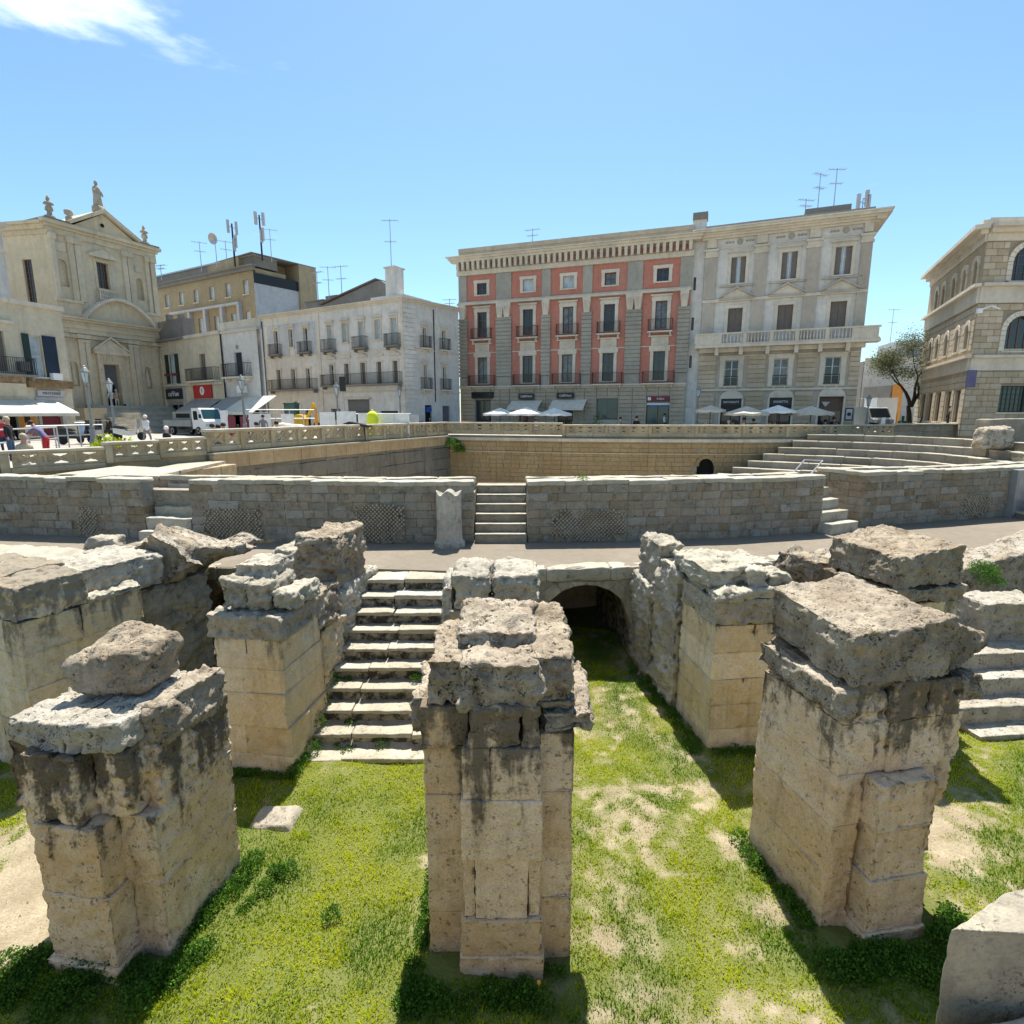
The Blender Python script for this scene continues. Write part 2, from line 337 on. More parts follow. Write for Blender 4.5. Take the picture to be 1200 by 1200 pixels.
def leafmat(name,a,b_,tr=.35):
    m,nt,b,o=newmat(name); at=N(nt,'ShaderNodeAttribute',attribute_name='tint')
    col=mixc(nt,at.outputs['Fac'],a,b_); nt.links.new(col,b.inputs['Base Color']); b.inputs['Roughness'].default_value=.75; b.inputs['Specular IOR Level'].default_value=.1
    t=N(nt,'ShaderNodeBsdfTranslucent'); nt.links.new(col,t.inputs[0]); ms=N(nt,'ShaderNodeMixShader'); ms.inputs[0].default_value=tr
    nt.links.new(b.outputs[0],ms.inputs[1]); nt.links.new(t.outputs[0],ms.inputs[2]); nt.links.new(ms.outputs[0],o.inputs[0]); return m
M['grass']=leafmat('turf_blade',(.085,.20,.002),(.50,.54,.004),.45)
M['weed']=leafmat('weed_leaf',(.035,.10,.014),(.12,.24,.03),.35)
M['leaf']=leafmat('tree_leaf',(.07,.09,.04),(.27,.28,.16),.3)
def groundmat():
    m,nt,b,o=newmat('arena_soil'); g=N(nt,'ShaderNodeNewGeometry'); P=g.outputs['Position']
    n=noise(nt,P,2.2,8,.65); soil=mixc(nt,mrange(nt,n,.35,.65),(.44,.37,.255),(.31,.25,.165))
    n2=noise(nt,P,30,5,.7); soil=mixc(nt,mrange(nt,n2,.35,.65,.5,0),soil,(.22,.18,.12))
    at=N(nt,'ShaderNodeAttribute',attribute_name='cover'); gr=mixc(nt,n2,(.06,.10,.010),(.16,.18,.03))
    f=mrange(nt,math_(nt,'ADD',at.outputs['Fac'],math_(nt,'MULTIPLY',math_(nt,'SUBTRACT',n2,.5),.5)),.2,.95,0,.85)
    nt.links.new(mixc(nt,f,soil,gr),b.inputs['Base Color']); b.inputs['Roughness'].default_value=1; b.inputs['Specular IOR Level'].default_value=.1
    bp=N(nt,'ShaderNodeBump'); bp.inputs['Strength'].default_value=.9; bp.inputs['Distance'].default_value=.03; nt.links.new(math_(nt,'ADD',n,n2),bp.inputs['Height']); nt.links.new(bp.outputs[0],b.inputs['Normal']); return m
M['soil']=groundmat()
M['walk']=stone('dusty_walkway',(.23,.195,.15),(.20,.17,.13),(.22,.19,.15),.35,None,.7,.35,.01,0,streak=.05,grime=.7)
M['arena']=stone('arena_sand',(.50,.42,.29),(.45,.37,.25),(.3,.25,.18),.3,None,.5,.4,.02,0,streak=0)
M['street']=stone('street_paving',(.40,.37,.32),(.34,.31,.27),(.2,.19,.17),.35,None,.5,.3,.01,0,streak=0)
M['asphalt']=plain('asphalt',(.06,.06,.06),.9)
# ================================================================== THE SETTING
ST=4.4; WK=2.35
def gh(x,y): return .05*np.sin(x*1.1+.4)*np.cos(y*.9)+.035*np.sin(x*2.7+y*1.9)
def cover(x,y):
    """how thickly the turf grows (0 bare .. 1 dense)"""
    P=np.stack([x,y,0*x],-1)
    c=.84+.3*fbm(P*.55,3,3)+.62*fbm(P*2.6,4,8)+.45*fbm(P*6,2,5)+.25*fbm(P*14,2,15)
    c=c-1.6*np.exp(-(((x+5.9)/.9)**2+((y-6.3)/1.2)**2))           # bare sandy patch at the far left
    c=c-.18*np.exp(-(((x-2.6)/1.0)**2+((y-7.6)/1.3)**2))-.9*np.exp(-(((x-4.0)/1.4)**2+((y-4.3)/.5)**2))
    c=c-.7*np.exp(-(((x-6.3)/.8)**2+((y-7.2)/.9)**2))-.55*np.exp(-(((x-1.3)/.8)**2+((y-4.5)/.45)**2))
    for X0 in (-4.6,-.7,4.3): c=c+.9*np.exp(-(((x-X0)/1.0)**2+((y-4.75)/.45)**2))
    c=c+.7*np.exp(-(((x+2.4)/1.3)**2+((y-6.6)/1.6)**2))
    return np.clip(c,0,1.2)
def grid_sheet(name,x0,x1,y0,y1,st,mat,zf):
    xs=np.arange(x0,x1+st,st); ys=np.arange(y0,y1+st,st); X,Y=np.meshgrid(xs,ys,indexing='ij')
    V=np.stack([X.ravel(),Y.ravel(),zf(X.ravel(),Y.ravel())],-1); q=np.arange(X.size).reshape(X.shape)
    F=np.stack([q[:-1,:-1],q[1:,:-1],q[1:,1:],q[:-1,1:]],-1).reshape(-1,4); return npmesh(name,V,F,mat,True),V
gm,gV=grid_sheet('grass_ground',-14,16,-3,18,.08,M['soil'],lambda x,y:gh(x,y)+.02*fbm(np.stack([x,y,0*x],-1)*3,3,2))
at=gm.attributes.new('cover','FLOAT','POINT'); at.data.foreach_set('value',cover(gV[:,0],gV[:,1]).astype(np.float32))
tag(obj('grass_ground',gm),kind='structure')
# inner outline of the street level (everything inside is dug out)
BAL_L=[(-26,15.4),(-19,16.9),(-16,17.3),(-14.3,19.5),(-12.45,22.6),(-9.95,29),(-7.1,35.2),(-4.7,40.4)]
BAL_R=[(-4.7,40.4),(-1,39.2),(3.4,37.9),(9,37.0),(15,36.6),(21,37.2),(26,38.2),(31,38.6)]
hole=[(-26,-4)]+BAL_L+BAL_R[1:]+[(34,34),(33,24),(31,14),(24,6),(18,-4)]
bm=MB(); n=len(hole); cx,cy=4,18
outer=[]
for a,b in hole:
    d=Vector((a-cx,b-cy)); d.normalize(); outer.append((cx+d.x*3500,cy+d.y*3500))
ZL={(-26,-4):4.0,(-26,15.4):4.05,(-19,16.9):4.08,(-16,17.3):4.12,(-14.3,19.5):4.28}
V=[(a,b,ZL.get((a,b),ST)) for a,b in hole]+[(a,b,ST) for a,b in outer]
bm.add(V,[(i,(i+1)%n,(i+1)%n+n,i+n) for i in range(n)])
tag(bm.build('street',M['street']),kind='structure')
a=MB(); K_=[(x_,y_,ZL.get((x_,y_),ST)) for x_,y_ in hole]; n=len(K_)
for i in range(n):
    p,q=K_[i],K_[(i+1)%n]; a.add([(p[0],p[1],-.5),(q[0],q[1],-.5),(q[0],q[1],q[2]),(p[0],p[1],p[2])],[(0,1,2,3)])
tag(a.build('earth_bank',M['ochre']),kind='structure')
a=MB(); a.extr([(-22,15.2),(30,15.2),(36,42),(-20,44)],-.6,-.1); tag(a.build('arena_floor',M['arena']),kind='structure')
# walkway (the ring corridor) : a slab with its front edge towards the grass
WF=[(-20,14.2),(-9.5,12.95),(-3.6,12.72),(-1.35,12.5),(3.35,12.9),(6.6,13.4),(13.7,14.5),(24,17.2)]
WB=[(24,23),(11.3,18.6),(9.8,17.6),(.4,16.2),(-1,16.2),(-3.7,15.9),(-9.4,16.6),(-13,17),(-20,18.2)]
a=MB(); a.extr(WF+WB,WK-.28,WK); tag(a.build('walkway',M['walk']),kind='structure')
# slab stones along the front edge of the walkway
def along(pts,L,j=.0):
    """cut a polyline into pieces about L long -> (x,y,angle,len)"""
    out=[]
    for (x0,y0),(x1,y1) in zip(pts[:-1],pts[1:]):
        d=math.hypot(x1-x0,y1-y0); k=max(1,round(d/L)); cuts=[0]+[ (i+random.uniform(-j,j))/k for i in range(1,k)]+[1]
        for c0,c1 in zip(cuts[:-1],cuts[1:]):
            out.append((x0+(x1-x0)*c0,y0+(y1-y0)*c0,math.atan2(y1-y0,x1-x0),d*(c1-c0)))
    return out
def unitstone(k,res=.2,amp=.02,rad=.03,mat='podium',L=1.,D=.4,H=.35,**kw):
    return cached(('us',k,mat,L,D,H,res,amp),lambda: rockmesh('stone',box8(0,L,0,D,0,H),M[mat],res,amp,rad,seed=k*7+1,off=(k*13.1,k*3.3,0),**kw))
def course_wall(parent,pts,z0,z1,ch,L,thick,mat,j=.25,amp=.018,ztop=None,name='stone',gap=.007,skip=None,res=.14,rad=.02):
    nz=max(1,round((z1-z0)/ch)); h=(z1-z0)/nz
    for r in range(nz):
        pp=along(pts,L*random.uniform(.7,1.35) if mat=='podium' else L,j)
        # stagger: split first/last pieces
        for i,(x,y,an,l) in enumerate(pp):
            if r%2 and i>0:
                sh=l*.45; x-=math.cos(an)*sh*.0; 
            if skip and skip(x,y,z0+r*h): continue
            mt=mat
            if mat=='podium': mt=('podium','podium2','podium3')[min(2,int(abs(math.sin(x*.7+r*.9)+math.sin(x*2.3-r*1.7))*1.3+random.random()*.5))]
            k=random.randrange(6); me=unitstone(k,res,amp,rad,mt,1.,.5,.4)
            pr=random.uniform(-.02,.02)
            o=obj(name,me,parent,(x-pr*math.sin(an)*-1,y-pr*math.cos(an),z0+r*h),an); o.scale=((l-gap)/1.,thick/.5,(h-gap)/.4)
def backing(parent,pts,z0,z1,inset,thick,mat,name='mortar_core'):
    a=MB()
    for (x0,y0),(x1,y1) in zip(pts[:-1],pts[1:]):
        an=math.atan2(y1-y0,x1-x0); nx,ny=-math.sin(an),math.cos(an)
        q=[(x0+nx*inset,y0+ny*inset),(x1+nx*inset,y1+ny*inset),(x1+nx*(inset+thick),y1+ny*(inset+thick)),(x0+nx*(inset+thick),y0+ny*(inset+thick))]
        a.extr(q,z0,z1)
    return a.build(name,M[mat],parent)
def reticulate(parent,x,y,an,w_,h,z,s=.115):
    """net-pattern patch of small diamond stones"""
    a=MB(); r=s*.455; nx=int(w_/s); nzz=int(h/s*2)
    for i in range(nx):
        for j in range(nzz):
            u=(i+.5*(j%2))*s+random.uniform(-.006,.006); v=z+j*s*.5
            e=math.hypot((u-w_/2)/(w_/2),(v-z-h/2)/(h/2))
            if e+random.uniform(-.25,.25)>1.02: continue
            p=.035+random.uniform(0,.03); c=[(u-r,v),(u,v-r),(u+r,v),(u,v+r)]; k=.72
            v8=[(a_,.05,b_) for a_,b_ in c]+[(u+(a_-u)*k,-p,v+(b_-v)*k) for a_,b_ in c]
            a.add(v8,[(7,6,5,4)]+[(q,(q+1)%4,(q+1)%4+4,q+4) for q in range(4)])
    return tag(a.build('diamond_stones',M['diam'],parent,(x,y,0),an),kind='stuff')
def wallpt(pts,X):
    for (x0,y0),(x1,y1) in zip(pts[:-1],pts[1:]):
        if x0<=X<=x1: return y0+(y1-y0)*(X-x0)/(x1-x0),math.atan2(y1-y0,x1-x0)
    return pts[-1][1],0
# ---- podium walls
PW=[('left end podium wall of grey masonry before the curved balustrade, left of the broken steps',[(-18.6,17.0),(-15.7,16.55),(-13.1,16.2),(-10.75,15.95)],[(-12.9,.75,.9,.05)]),
    ('long podium wall with net-pattern patches between the left steps and the middle steps',[(-9.25,15.75),(-6.4,15.4),(-3.7,15.25),(-1.08,15.4)],[(-8.9,1.9,.95,.05),(-4.45,1.5,1.15,.06)]),
    ('long podium wall to the right of the middle steps, a pale diamond patch low on it',[(.44,15.4),(3.3,15.55),(6.4,15.95),(9.5,16.75)],[(1.1,2.3,.95,.05)]),
    ('right end podium wall below the curved seating tiers, a rusty patch at its far end',[(10.5,19.0),(11.25,17.55),(14.4,18.45),(17.9,19.5),(22,21.2)],[(15.4,1.4,.8,.1)])]
for i,(lab,pts,ret) in enumerate(PW):
    t=empty('podium_wall',(0,0,0),0,lab,'wall','podium walls along the walkway')
    course_wall(t,pts,WK-.02,4.0,.25,.5,.5,'podium',amp=.036,gap=.002)
    backing(t,pts,WK-.1,4.0,.025,.42,'mortar')
    # rough capping
    for (x,y,an,l) in along(pts,.95,.2):
        k=random.randrange(6); me=unitstone(k+20,.12,.035,.04,'tread',1.,.6,.16,top=.03)
        o=obj('cap_stone',me,t,(x-math.sin(an)*-.03,y-.03,3.985+random.uniform(-.02,.02)),an+random.uniform(-.01,.01)); o.scale=(l+.015,.92,.85)
    for (X,w_,h,z) in ret:
        y,an=wallpt(pts,X); reticulate(t,X,y-.01,an,w_,h,WK+z)
# arena-side ledge behind the podium walls
LG=[(-14.4,17.35),(-9.2,16.85),(-3.7,16.35),(-1.08,16.45)]; LG2=[(.44,16.45),(3.3,16.6),(6.4,17.05),(9.3,17.75)]
for lab,pts in (('pale parapet ledge behind the podium wall, left of the middle steps',LG),('pale parapet ledge behind the podium wall, right of the middle steps',LG2),
                ('thin pale ledge stone at the foot of the curved seating tiers',[(10.9,19.4),(14.2,19.6),(17.6,20.6),(22,22.4)])):
    t=empty('parapet_ledge',(0,0,0),0,lab,'ledge','ledges behind the podium walls')
    for (x,y,an,l) in along(pts,1.5,.15):
        me=unitstone(random.randrange(6)+20,.12,.035,.04,'tread',1.,.6,.16,top=.03); o=obj('ledge_stone',me,t,(x,y,3.93),an); o.scale=(l-.01,.6,.9)
    backing(t,pts,-.1,3.93,.05,.28,'podium')
    a=MB()
    for (x0,y0),(x1,y1) in zip(pts[:-1],pts[1:]): a.extr([(x0,y0-.6),(x1,y1-.6),(x1,y1+.05),(x0,y0+.05)],WK,3.72)
    a.build('fill',M['podium'],t)
# ---- steps in the podium wall
def steps(name,lab,x0,y0,an,width,n_,z0,rise,tread,mat='tread',split=1,group=None,depth=.2,rough=.02,widths=None):
    t=empty(name,(x0,y0,0),an,lab,'steps',group)
    for k in range(n_):
        cuts=[0,1] if split==1 else [0,random.uniform(.25,.55),1]
        for c0,c1 in zip(cuts[:-1],cuts[1:]):
            a_,b_=c0*width+.004,c1*width-.004; zz=z0+k*rise+random.uniform(-.012,.012)
            me=rockmesh('step',box8(a_,b_,k*tread,k*tread+tread+depth,z0+(k-1)*rise-.02,zz+rise),M[mat],.09,rough,.03,seed=k+int(x0*10)%50,off=(x0,y0,0),top=.02)
            obj('step',me,t)
    return t
t=steps('stone_steps','narrow steps through the middle gap of the podium wall beside the column stump',-1.06,15.3,0,1.48,6,WK,.245,.25,'podium')
a=MB(); a.box(-.02,1.5,1.5,2.2,1.2,WK+6*.245-.03); a.build('landing',M['podium'],t)
for k in range(6):   # worn pale nosings on each tread
    me=rockmesh('nosing',box8(.01,1.47,k*.25-.015,k*.25+.25,WK+(k+1)*.245-.005,WK+(k+1)*.245+.022),M['tread'],.1,.008,.012,seed=k); obj('nosing',me,t)
steps('stone_steps','broken steps climbing left of the long net-patterned podium wall',-10.75,15.6,-.12,1.42,5,WK,.30,.34,'tread',rough=.05)
steps('stone_steps','steps climbing through the right gap of the podium wall towards the seating tiers',9.62,16.35,.45,1.3,5,WK,.31,.36,'tread')
for (X,Y,xx) in ((-1.2,15.4,.13),(.42,15.4,.13)):
    pass
# cheek stones either side of the middle steps
# column stump
t=empty('column_stump',(-1.72,14.93,WK),0,'grey quatrefoil column stump with a jagged top standing against the podium wall','column')
def clover(r,n_=40): return [(r*(1+.16*abs(math.cos(2*a_)))*math.cos(a_),r*(1+.16*abs(math.cos(2*a_)))*math.sin(a_)) for a_ in [2*PI*i/n_ for i in range(n_)]]
v=[];f=[];nn_=48
for k,(r,z) in enumerate([(.40,0),(.40,.13),(.36,.17),(.335,.22),(.325,.5),(.32,.8),(.32,1.1),(.32,1.35),(.325,1.5)]):
    for i,(x,y) in enumerate(clover(r,nn_)):
        zz=z+(.07*math.cos(4*2*PI*i/nn_) if k==8 else 0)+(.03*math.cos(4*2*PI*i/nn_) if k==7 else 0)
        v.append((x*.92,y*.75,zz))
for k in range(8): f+=[(k*nn_+i,k*nn_+(i+1)%nn_,(k+1)*nn_+(i+1)%nn_,(k+1)*nn_+i) for i in range(nn_)]
v.append((0,0,1.42)); f+=[(8*nn_+i,8*nn_+(i+1)%nn_,9*nn_) for i in range(nn_)]
obj('shaft',mesh('shaft',v,f,M['grey'],False),t)
# ---- walkway front walls with dark vault mouths
def arch_wall(parent,P0,P1,z0,z1,th,arch,mat,tun=4.5):
    """wall from P0 to P1 with one arched mouth (u0,u1,spring,crown) and a vaulted tunnel behind"""
    L=math.hypot(P1[0]-P0[0],P1[1]-P0[1]); an=math.atan2(P1[1]-P0[1],P1[0]-P0[0]); u0,u1,sp,crn=arch; K=16
    pts=[(u0+(u1-u0)*i/K, sp+(crn-sp)*math.sqrt(max(0,1-(2*i/K-1)**2))) for i in range(K+1)]
    a=MB()
    for y0,flip in ((0,0),(th,1)):
        b=len(a.v); V=[]; F=[]
        def quad(q):
            F.append(tuple(range(len(V)+b,len(V)+b+4))[::(-1 if flip else 1)]); V.extend([(x,y0,z) for x,z in q])
        quad([(0,z0),(u0,z0),(u0,z1),(0,z1)]); quad([(u1,z0),(L,z0),(L,z1),(u1,z1)])
        for i in range(K): quad([pts[i],pts[i+1],(pts[i+1][0],z1),(pts[i][0],z1)])
        a.v+=V; a.f+=F; a.mi+=[0]*len(F)
    a.add([(0,0,z1),(L,0,z1),(L,th,z1),(0,th,z1)],[(0,1,2,3)])
    w_=a.build('wall_face',M[mat],parent,(P0[0],P0[1],0),an)
    t_=MB(); prof=[(u0,z0)]+pts+[(u1,z0)]
    V=[(x,.0,z) for x,z in prof]+[(x,tun,z) for x,z in prof]; m_=len(prof)
    t_.add(V,[(i,i+1,i+1+m_,i+m_) for i in range(m_-1)]+[tuple(range(m_,2*m_))])
    t_.build('vault',M['riser'],parent,(P0[0],P0[1],0),an)  # inner darkness put into the lining colour, on top of the real depth
    # voussoirs
    for i in range(0,K,2):
        (xa,za),(xb,zb)=pts[i],pts[i+2] if i+2<=K else pts[K]
        cx_,cz_=(u0+u1)/2,sp; 
        def out_(x,z,r): 
            d=Vector((x-cx_,z-cz_)); d.normalize(); return (x+d.x*r,z+d.y*r)
        oa,ob=out_(xa,za,.3),out_(xb,zb,.3)
        c=[(xb,-.03,zb),(xa,-.03,za),(xa,.3,za),(xb,.3,zb),(ob[0],-.03,min(ob[1],z1-.04)),(oa[0],-.03,min(oa[1],z1-.04)),(oa[0],.3,min(oa[1],z1-.04)),(ob[0],.3,min(ob[1],z1-.04))]
        c=[c[1],c[0],c[3],c[2],c[5],c[4],c[7],c[6]]
        obj('voussoir',rockmesh('voussoir',c,M[mat],.12,.012,.02,seed=i,off=P0+(0,)),parent,(P0[0],P0[1],0),an)
t=empty('vault_front',(0,0,0),0,'low front wall of the walkway with the dark arched mouth right of the middle pillar','wall')
arch_wall(t,(-1.35,12.52),(3.4,12.92),-.1,WK-.30,.5,(1.95,4.32,.75,1.93),'grey',6.5)
for (x,y,an,l) in along([(-1.35,12.44),(3.4,12.84)],1.1,.2):
    o=obj('edge_stone',unitstone(random.randrange(6)+20,.12,.035,.04,'tread',1.,.6,.16,top=.03),t,(x,y,WK-.30),an); o.scale=(l-.008,.7,1.9)
t=empty('vault_front',(0,0,0),0,'back wall of the broken vault at the left with its dark opening under the walkway','wall')
arch_wall(t,(-9.3,12.95),(-3.7,12.74),-.1,WK-.3,.5,(1.7,4.1,.7,1.9),'rubble')
for (x,y,an,l) in along([(-9.3,12.9),(-3.7,12.68)],1.1,.2):
    o=obj('edge_stone',unitstone(random.randrange(6)+20,.12,.035,.04,'tread',1.,.6,.16,top=.03),t,(x,y,WK-.30),an); o.scale=(l-.008,.7,1.85)
t=empty('retaining_wall',(0,0,0),0,'low stone wall holding up the walkway at the right, behind the rubble','wall')
RW=[(3.4,12.95),(6.6,13.45),(13.7,14.55),(20,16.2)]
course_wall(t,RW,-.1,WK-.28,.36,.7,.5,'grey'); backing(t,RW,-.1,WK-.29,.03,.4,'mortar')
for (x,y,an,l) in along([(3.4,12.88),(6.6,13.38),(13.7,14.48),(20,16.1)],1.2,.2):
    o=obj('edge_stone',unitstone(random.randrange(6)+20,.12,.035,.04,'tread',1.,.6,.16,top=.03),t,(x,y,WK-.27),an); o.scale=(l-.008,.7,1.75)
# ---- the big flight of steps down to the grass
ys=[12.0,11.62,11.25,10.9,10.55,10.2,9.84,9.48,9.1,8.72]
t=empty('stone_staircase',(0,0,0),0,'wide flight of pale slab steps from grass to walkway, left of the middle pier','stairs')
for k,y in enumerate(ys):
    z=WK-.05-.25*k; yb=(ys[k-1] if k else 12.62)+.06
    cuts=[-3.72,-3.72+random.uniform(.7,1.5),-1.28]
    if k==8: cuts=[-3.72,-2.9,-1.8,-1.28]
    for c0,c1 in zip(cuts[:-1],cuts[1:]):
        zz=z+random.uniform(-.015,.015); dy=random.uniform(-.02,.02)
        obj('step',rockmesh('step',box8(c0+.005,c1-.005,y+dy,yb+.06,z-.085,zz),M['tread'],.05,.016 if k<7 else .028,.022,freq=4,seed=k*3,top=.02,chip=.012),t)
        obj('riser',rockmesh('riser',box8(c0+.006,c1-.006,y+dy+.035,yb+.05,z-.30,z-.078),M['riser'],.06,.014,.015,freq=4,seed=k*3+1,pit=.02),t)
# riser colour mixes dirt and shade; next, a mortar core under the slabs
a=MB(); a.add([(-3.7,8.95,-.1),(-1.3,8.95,-.1),(-1.3,12.6,-.1),(-3.7,12.6,-.1),(-3.7,8.95,.0),(-1.3,8.95,.0),(-1.3,12.6,WK-.3),(-3.7,12.6,WK-.3)],[(0,3,2,1),(4,5,6,7),(0,1,5,4),(1,2,6,5),(2,3,7,6),(3,0,4,7)]); a.build('stair_core',M['mortar'],t)
# ---- right flight
t=empty('stone_staircase',(8.75,9.35,0),.1,'short flight of deep worn steps at the right edge, beside the yellow broken pier','stairs')
for k in range(4):
    z=.10+.33*k; cs=[0,random.uniform(.6,1.0),2.6]
    for c0,c1 in zip(cs[:-1],cs[1:]):
        obj('step',rockmesh('step',box8(c0-.1+.005-.1*k,c1-.005,k*.42,k*.42+.62,z-.4,z+random.uniform(-.02,.02)),M['slab'],.06,.035,.03,seed=k+40,off=(8,9,0),top=.03,chip=.03),t)
obj('slab',rockmesh('slab',box8(-.5,1.15,1.62,4.0,.6,1.45),M['slab'],.1,.02,.03,seed=61,off=(8,9,0),top=.02),t)
def rock(name,lab,cat,c8,mat,res=.08,amp=.06,rad=.12,loc=(0,0,0),rz=0,group=None,**k):
    o=obj(name,rockmesh(name,c8,M[mat],res,amp,rad,off=loc,**k),None,loc,rz); return tag(o,lab,cat,group)
# ================================================================== PIERS
KIND={'c':dict(res=.04,amp=.012,rad=.010,freq=5,pit=.022,big=.022,chip=.004,flatz=1),'w':dict(res=.026,amp=.04,rad=.035,freq=4.5,pit=.045,chip=.04,big=.035,top=.03,strata=.03),'x':dict(res=.025,amp=.06,rad=.06,freq=4.2,pit=.06,chip=.07,top=.08,big=.03,strata=.055),
      'r':dict(res=.042,amp=.10,rad=.07,freq=3.0,pit=.08,chip=.12,top=.07,big=.06,strata=.06),'m':dict(res=.035,amp=.02,rad=.012,freq=4.5,pit=.028,chip=.012,big=.04,flatz=1)}
def pier(lab,org,rot,blocks,mat='pier',top='crust',group='ruined stone piers',name='stone_pier'):
    t=empty(name,(org[0],org[1],0),rot,lab,'pier',group)
    for i,b in enumerate(blocks):
        if len(b[0])==8 and not isinstance(b[0][0],(int,float)): c8,kind,mm=b[0],b[1],(b[2] if len(b)>2 else mat)
        else:
            c=b[0]; kind=b[1]; mm=b[2] if len(b)>2 else mat; g=.0015; c8=box8(c[0]+g,c[1]-g,c[2]+g,c[3]-g,c[4]+g,c[5]-g)
        if mm=='top': mm=top
        obj('stone_block',rockmesh('stone_block',c8,M[mm],seed=11,off=(org[0],org[1],0),**KIND[kind]),t)
    return t
# middle pier, front row
B=[((.36,1.27,-.06,.4,-.1,.25),'c'),((.38,1.25,-.03,.4,.25,.68),'c'),((.41,.53,.03,.4,.68,1.42),'c'),((.53,1.09,.0,.4,.68,1.42),'c'),((1.09,1.22,.03,.4,.68,1.42),'c'),
   ((.40,1.23,-.03,.4,1.42,2.11),'c'),((.42,.70,0,.4,2.11,2.68),'c'),((.70,1.21,-.015,.4,2.11,2.68),'c'),((.48,1.02,-.0,.4,2.68,3.13),'w'),((1.02,1.2,.02,.4,2.68,3.13),'m'),
   ((.39,1.22,.0,.80,3.06,3.58),'x','top'),
   ((0,.42,.22,1.75,-.1,.55),'c'),((-.0,.42,.22,1.75,.55,1.28),'c'),((0,.41,.21,1.75,1.28,2.0),'c'),((0,.41,.22,1.75,2.0,2.56),'c'),((-.03,.47,.18,1.75,2.56,3.03),'m'),
   ((1.21,1.58,.2,1.75,-.1,.74),'c'),((1.21,1.58,.21,1.75,.74,1.37),'c'),((1.21,1.57,.2,1.75,1.37,2.04),'c'),((1.21,1.58,.2,1.75,2.04,2.72),'c'),
   ((.42,1.21,.4,1.7,-.1,3.1),'c'),((1.2,1.78,.1,1.35,2.72,3.03),'x','top'),((1.2,1.6,.16,1.4,2.98,3.12),'w','top'),((-.16,.06,.35,1.3,2.62,3.06),'x','top'),
   ((.03,.50,.20,1.4,3.03,3.54),'x','top'),((1.08,1.55,.16,1.25,3.06,3.60),'x','top'),((.30,1.2,.60,1.75,3.1,3.68),'x','top'),((.9,1.58,1.1,1.8,3.1,3.58),'x','top')]
pier('middle front pier, tall and straight with a projecting pilaster and a jagged dark top',(-.92,5.05),.0,B)
# right front pier
B=[((.34,1.16,-.27,.2,-.1,.12),'m'),((.36,1.14,-.24,.2,.12,.78),'m'),((.40,1.10,-.21,.2,.78,1.40),'m'),((.37,1.14,-.22,.2,1.40,1.98),'m'),
   ((0,.36,0,1.4,-.1,.70),'m'),((0,.36,.0,1.4,.70,1.36),'m'),((0,.37,0,1.4,1.36,2.0),'m'),((0,.6,.0,1.4,2.0,2.62),'m'),((.6,1.3,-.03,1.4,2.0,2.62),'m'),((1.3,1.62,.02,1.4,2.0,2.62),'m'),
   ((1.14,1.62,.32,1.4,-.1,.62),'m'),((1.14,1.62,.14,1.4,.62,1.34),'w'),((1.14,1.62,.06,1.4,1.34,2.0),'w'),((.35,1.15,.2,1.35,-.1,2.0),'c'),
   ((.0,.55,-.02,1.4,2.62,3.1),'w'),((.55,1.05,-.05,1.4,2.62,3.1),'w'),((1.05,1.5,-.03,1.4,2.62,3.1),'w'),((-.13,.10,-.04,1.42,2.74,3.06),'w','top'),((1.46,1.80,-.06,.6,2.74,3.10),'x','top'),
   ([(.0,-.04,3.1),(1.28,-.06,3.1),(1.22,1.5,3.1),(.0,1.4,3.1),(.04,.02,3.64),(1.28,-.02,3.78),(1.15,1.4,3.88),(.0,1.35,3.78)],'w','top'),
   ([(1.26,-.04,3.1),(2.30,.35,3.20),(2.2,1.0,3.20),(1.22,1.45,3.1),(1.24,.0,3.76),(2.26,.42,3.34),(2.15,.9,3.36),(1.16,1.38,3.84)],'w','top')]
pier('right front pier with a heavy slanting capstone that overhangs to the right',(3.62,5.55),.19,B)
# left front pier
B=[((.32,1.22,-.30,.2,-.1,.12),'c'),((.36,1.18,-.25,.2,.12,.95),'m'),((.37,1.14,-.24,.2,.95,1.75),'m'),((.30,.95,-.22,.2,1.75,2.55),'w'),
   ([(.16,.05,-.1),(.4,.05,-.1),(.4,1.25,-.1),(.16,1.2,-.1),(.08,.0,.95),(.38,.0,.95),(.38,1.3,.95),(.08,1.3,.95)],'m'),
   ([(.08,0,.95),(.38,0,.95),(.38,1.3,.95),(.08,1.3,.95),(.0,-.04,1.75),(.32,-.04,1.75),(.32,1.3,1.75),(.0,1.3,1.75)],'m'),
   ((-.06,.34,-.06,1.3,1.75,2.55),'w'),((.95,1.40,-.02,1.3,1.75,2.55),'w'),((1.34,1.58,.18,1.35,1.7,2.5),'w'),
   ((1.16,1.56,.05,1.3,-.1,.9),'m'),((1.14,1.58,.03,1.3,.9,1.75),'m'),((.38,1.16,.2,1.3,-.1,2.5),'c'),
   ([(-.03,-.04,2.5),(.80,-.16,2.5),(.86,1.25,2.5),(.08,1.2,2.5),(-.01,-.02,2.80),(.80,-.14,2.86),(.86,1.2,2.9),(.15,1.15,2.86)],'w','slab'),([(.80,-.16,2.5),(1.40,-.06,2.58),(1.46,1.1,2.58),(.86,1.25,2.5),(.80,-.14,2.86),(1.38,-.04,2.88),(1.42,1.05,2.9),(.86,1.2,2.9)],'w','slab'),((1.34,1.64,.2,1.25,2.42,2.95),'x','top')]
pier('left front pier, broad and stained, carrying a loose boulder on its flat top',(-5.36,5.44),-.165,B,'pierL')
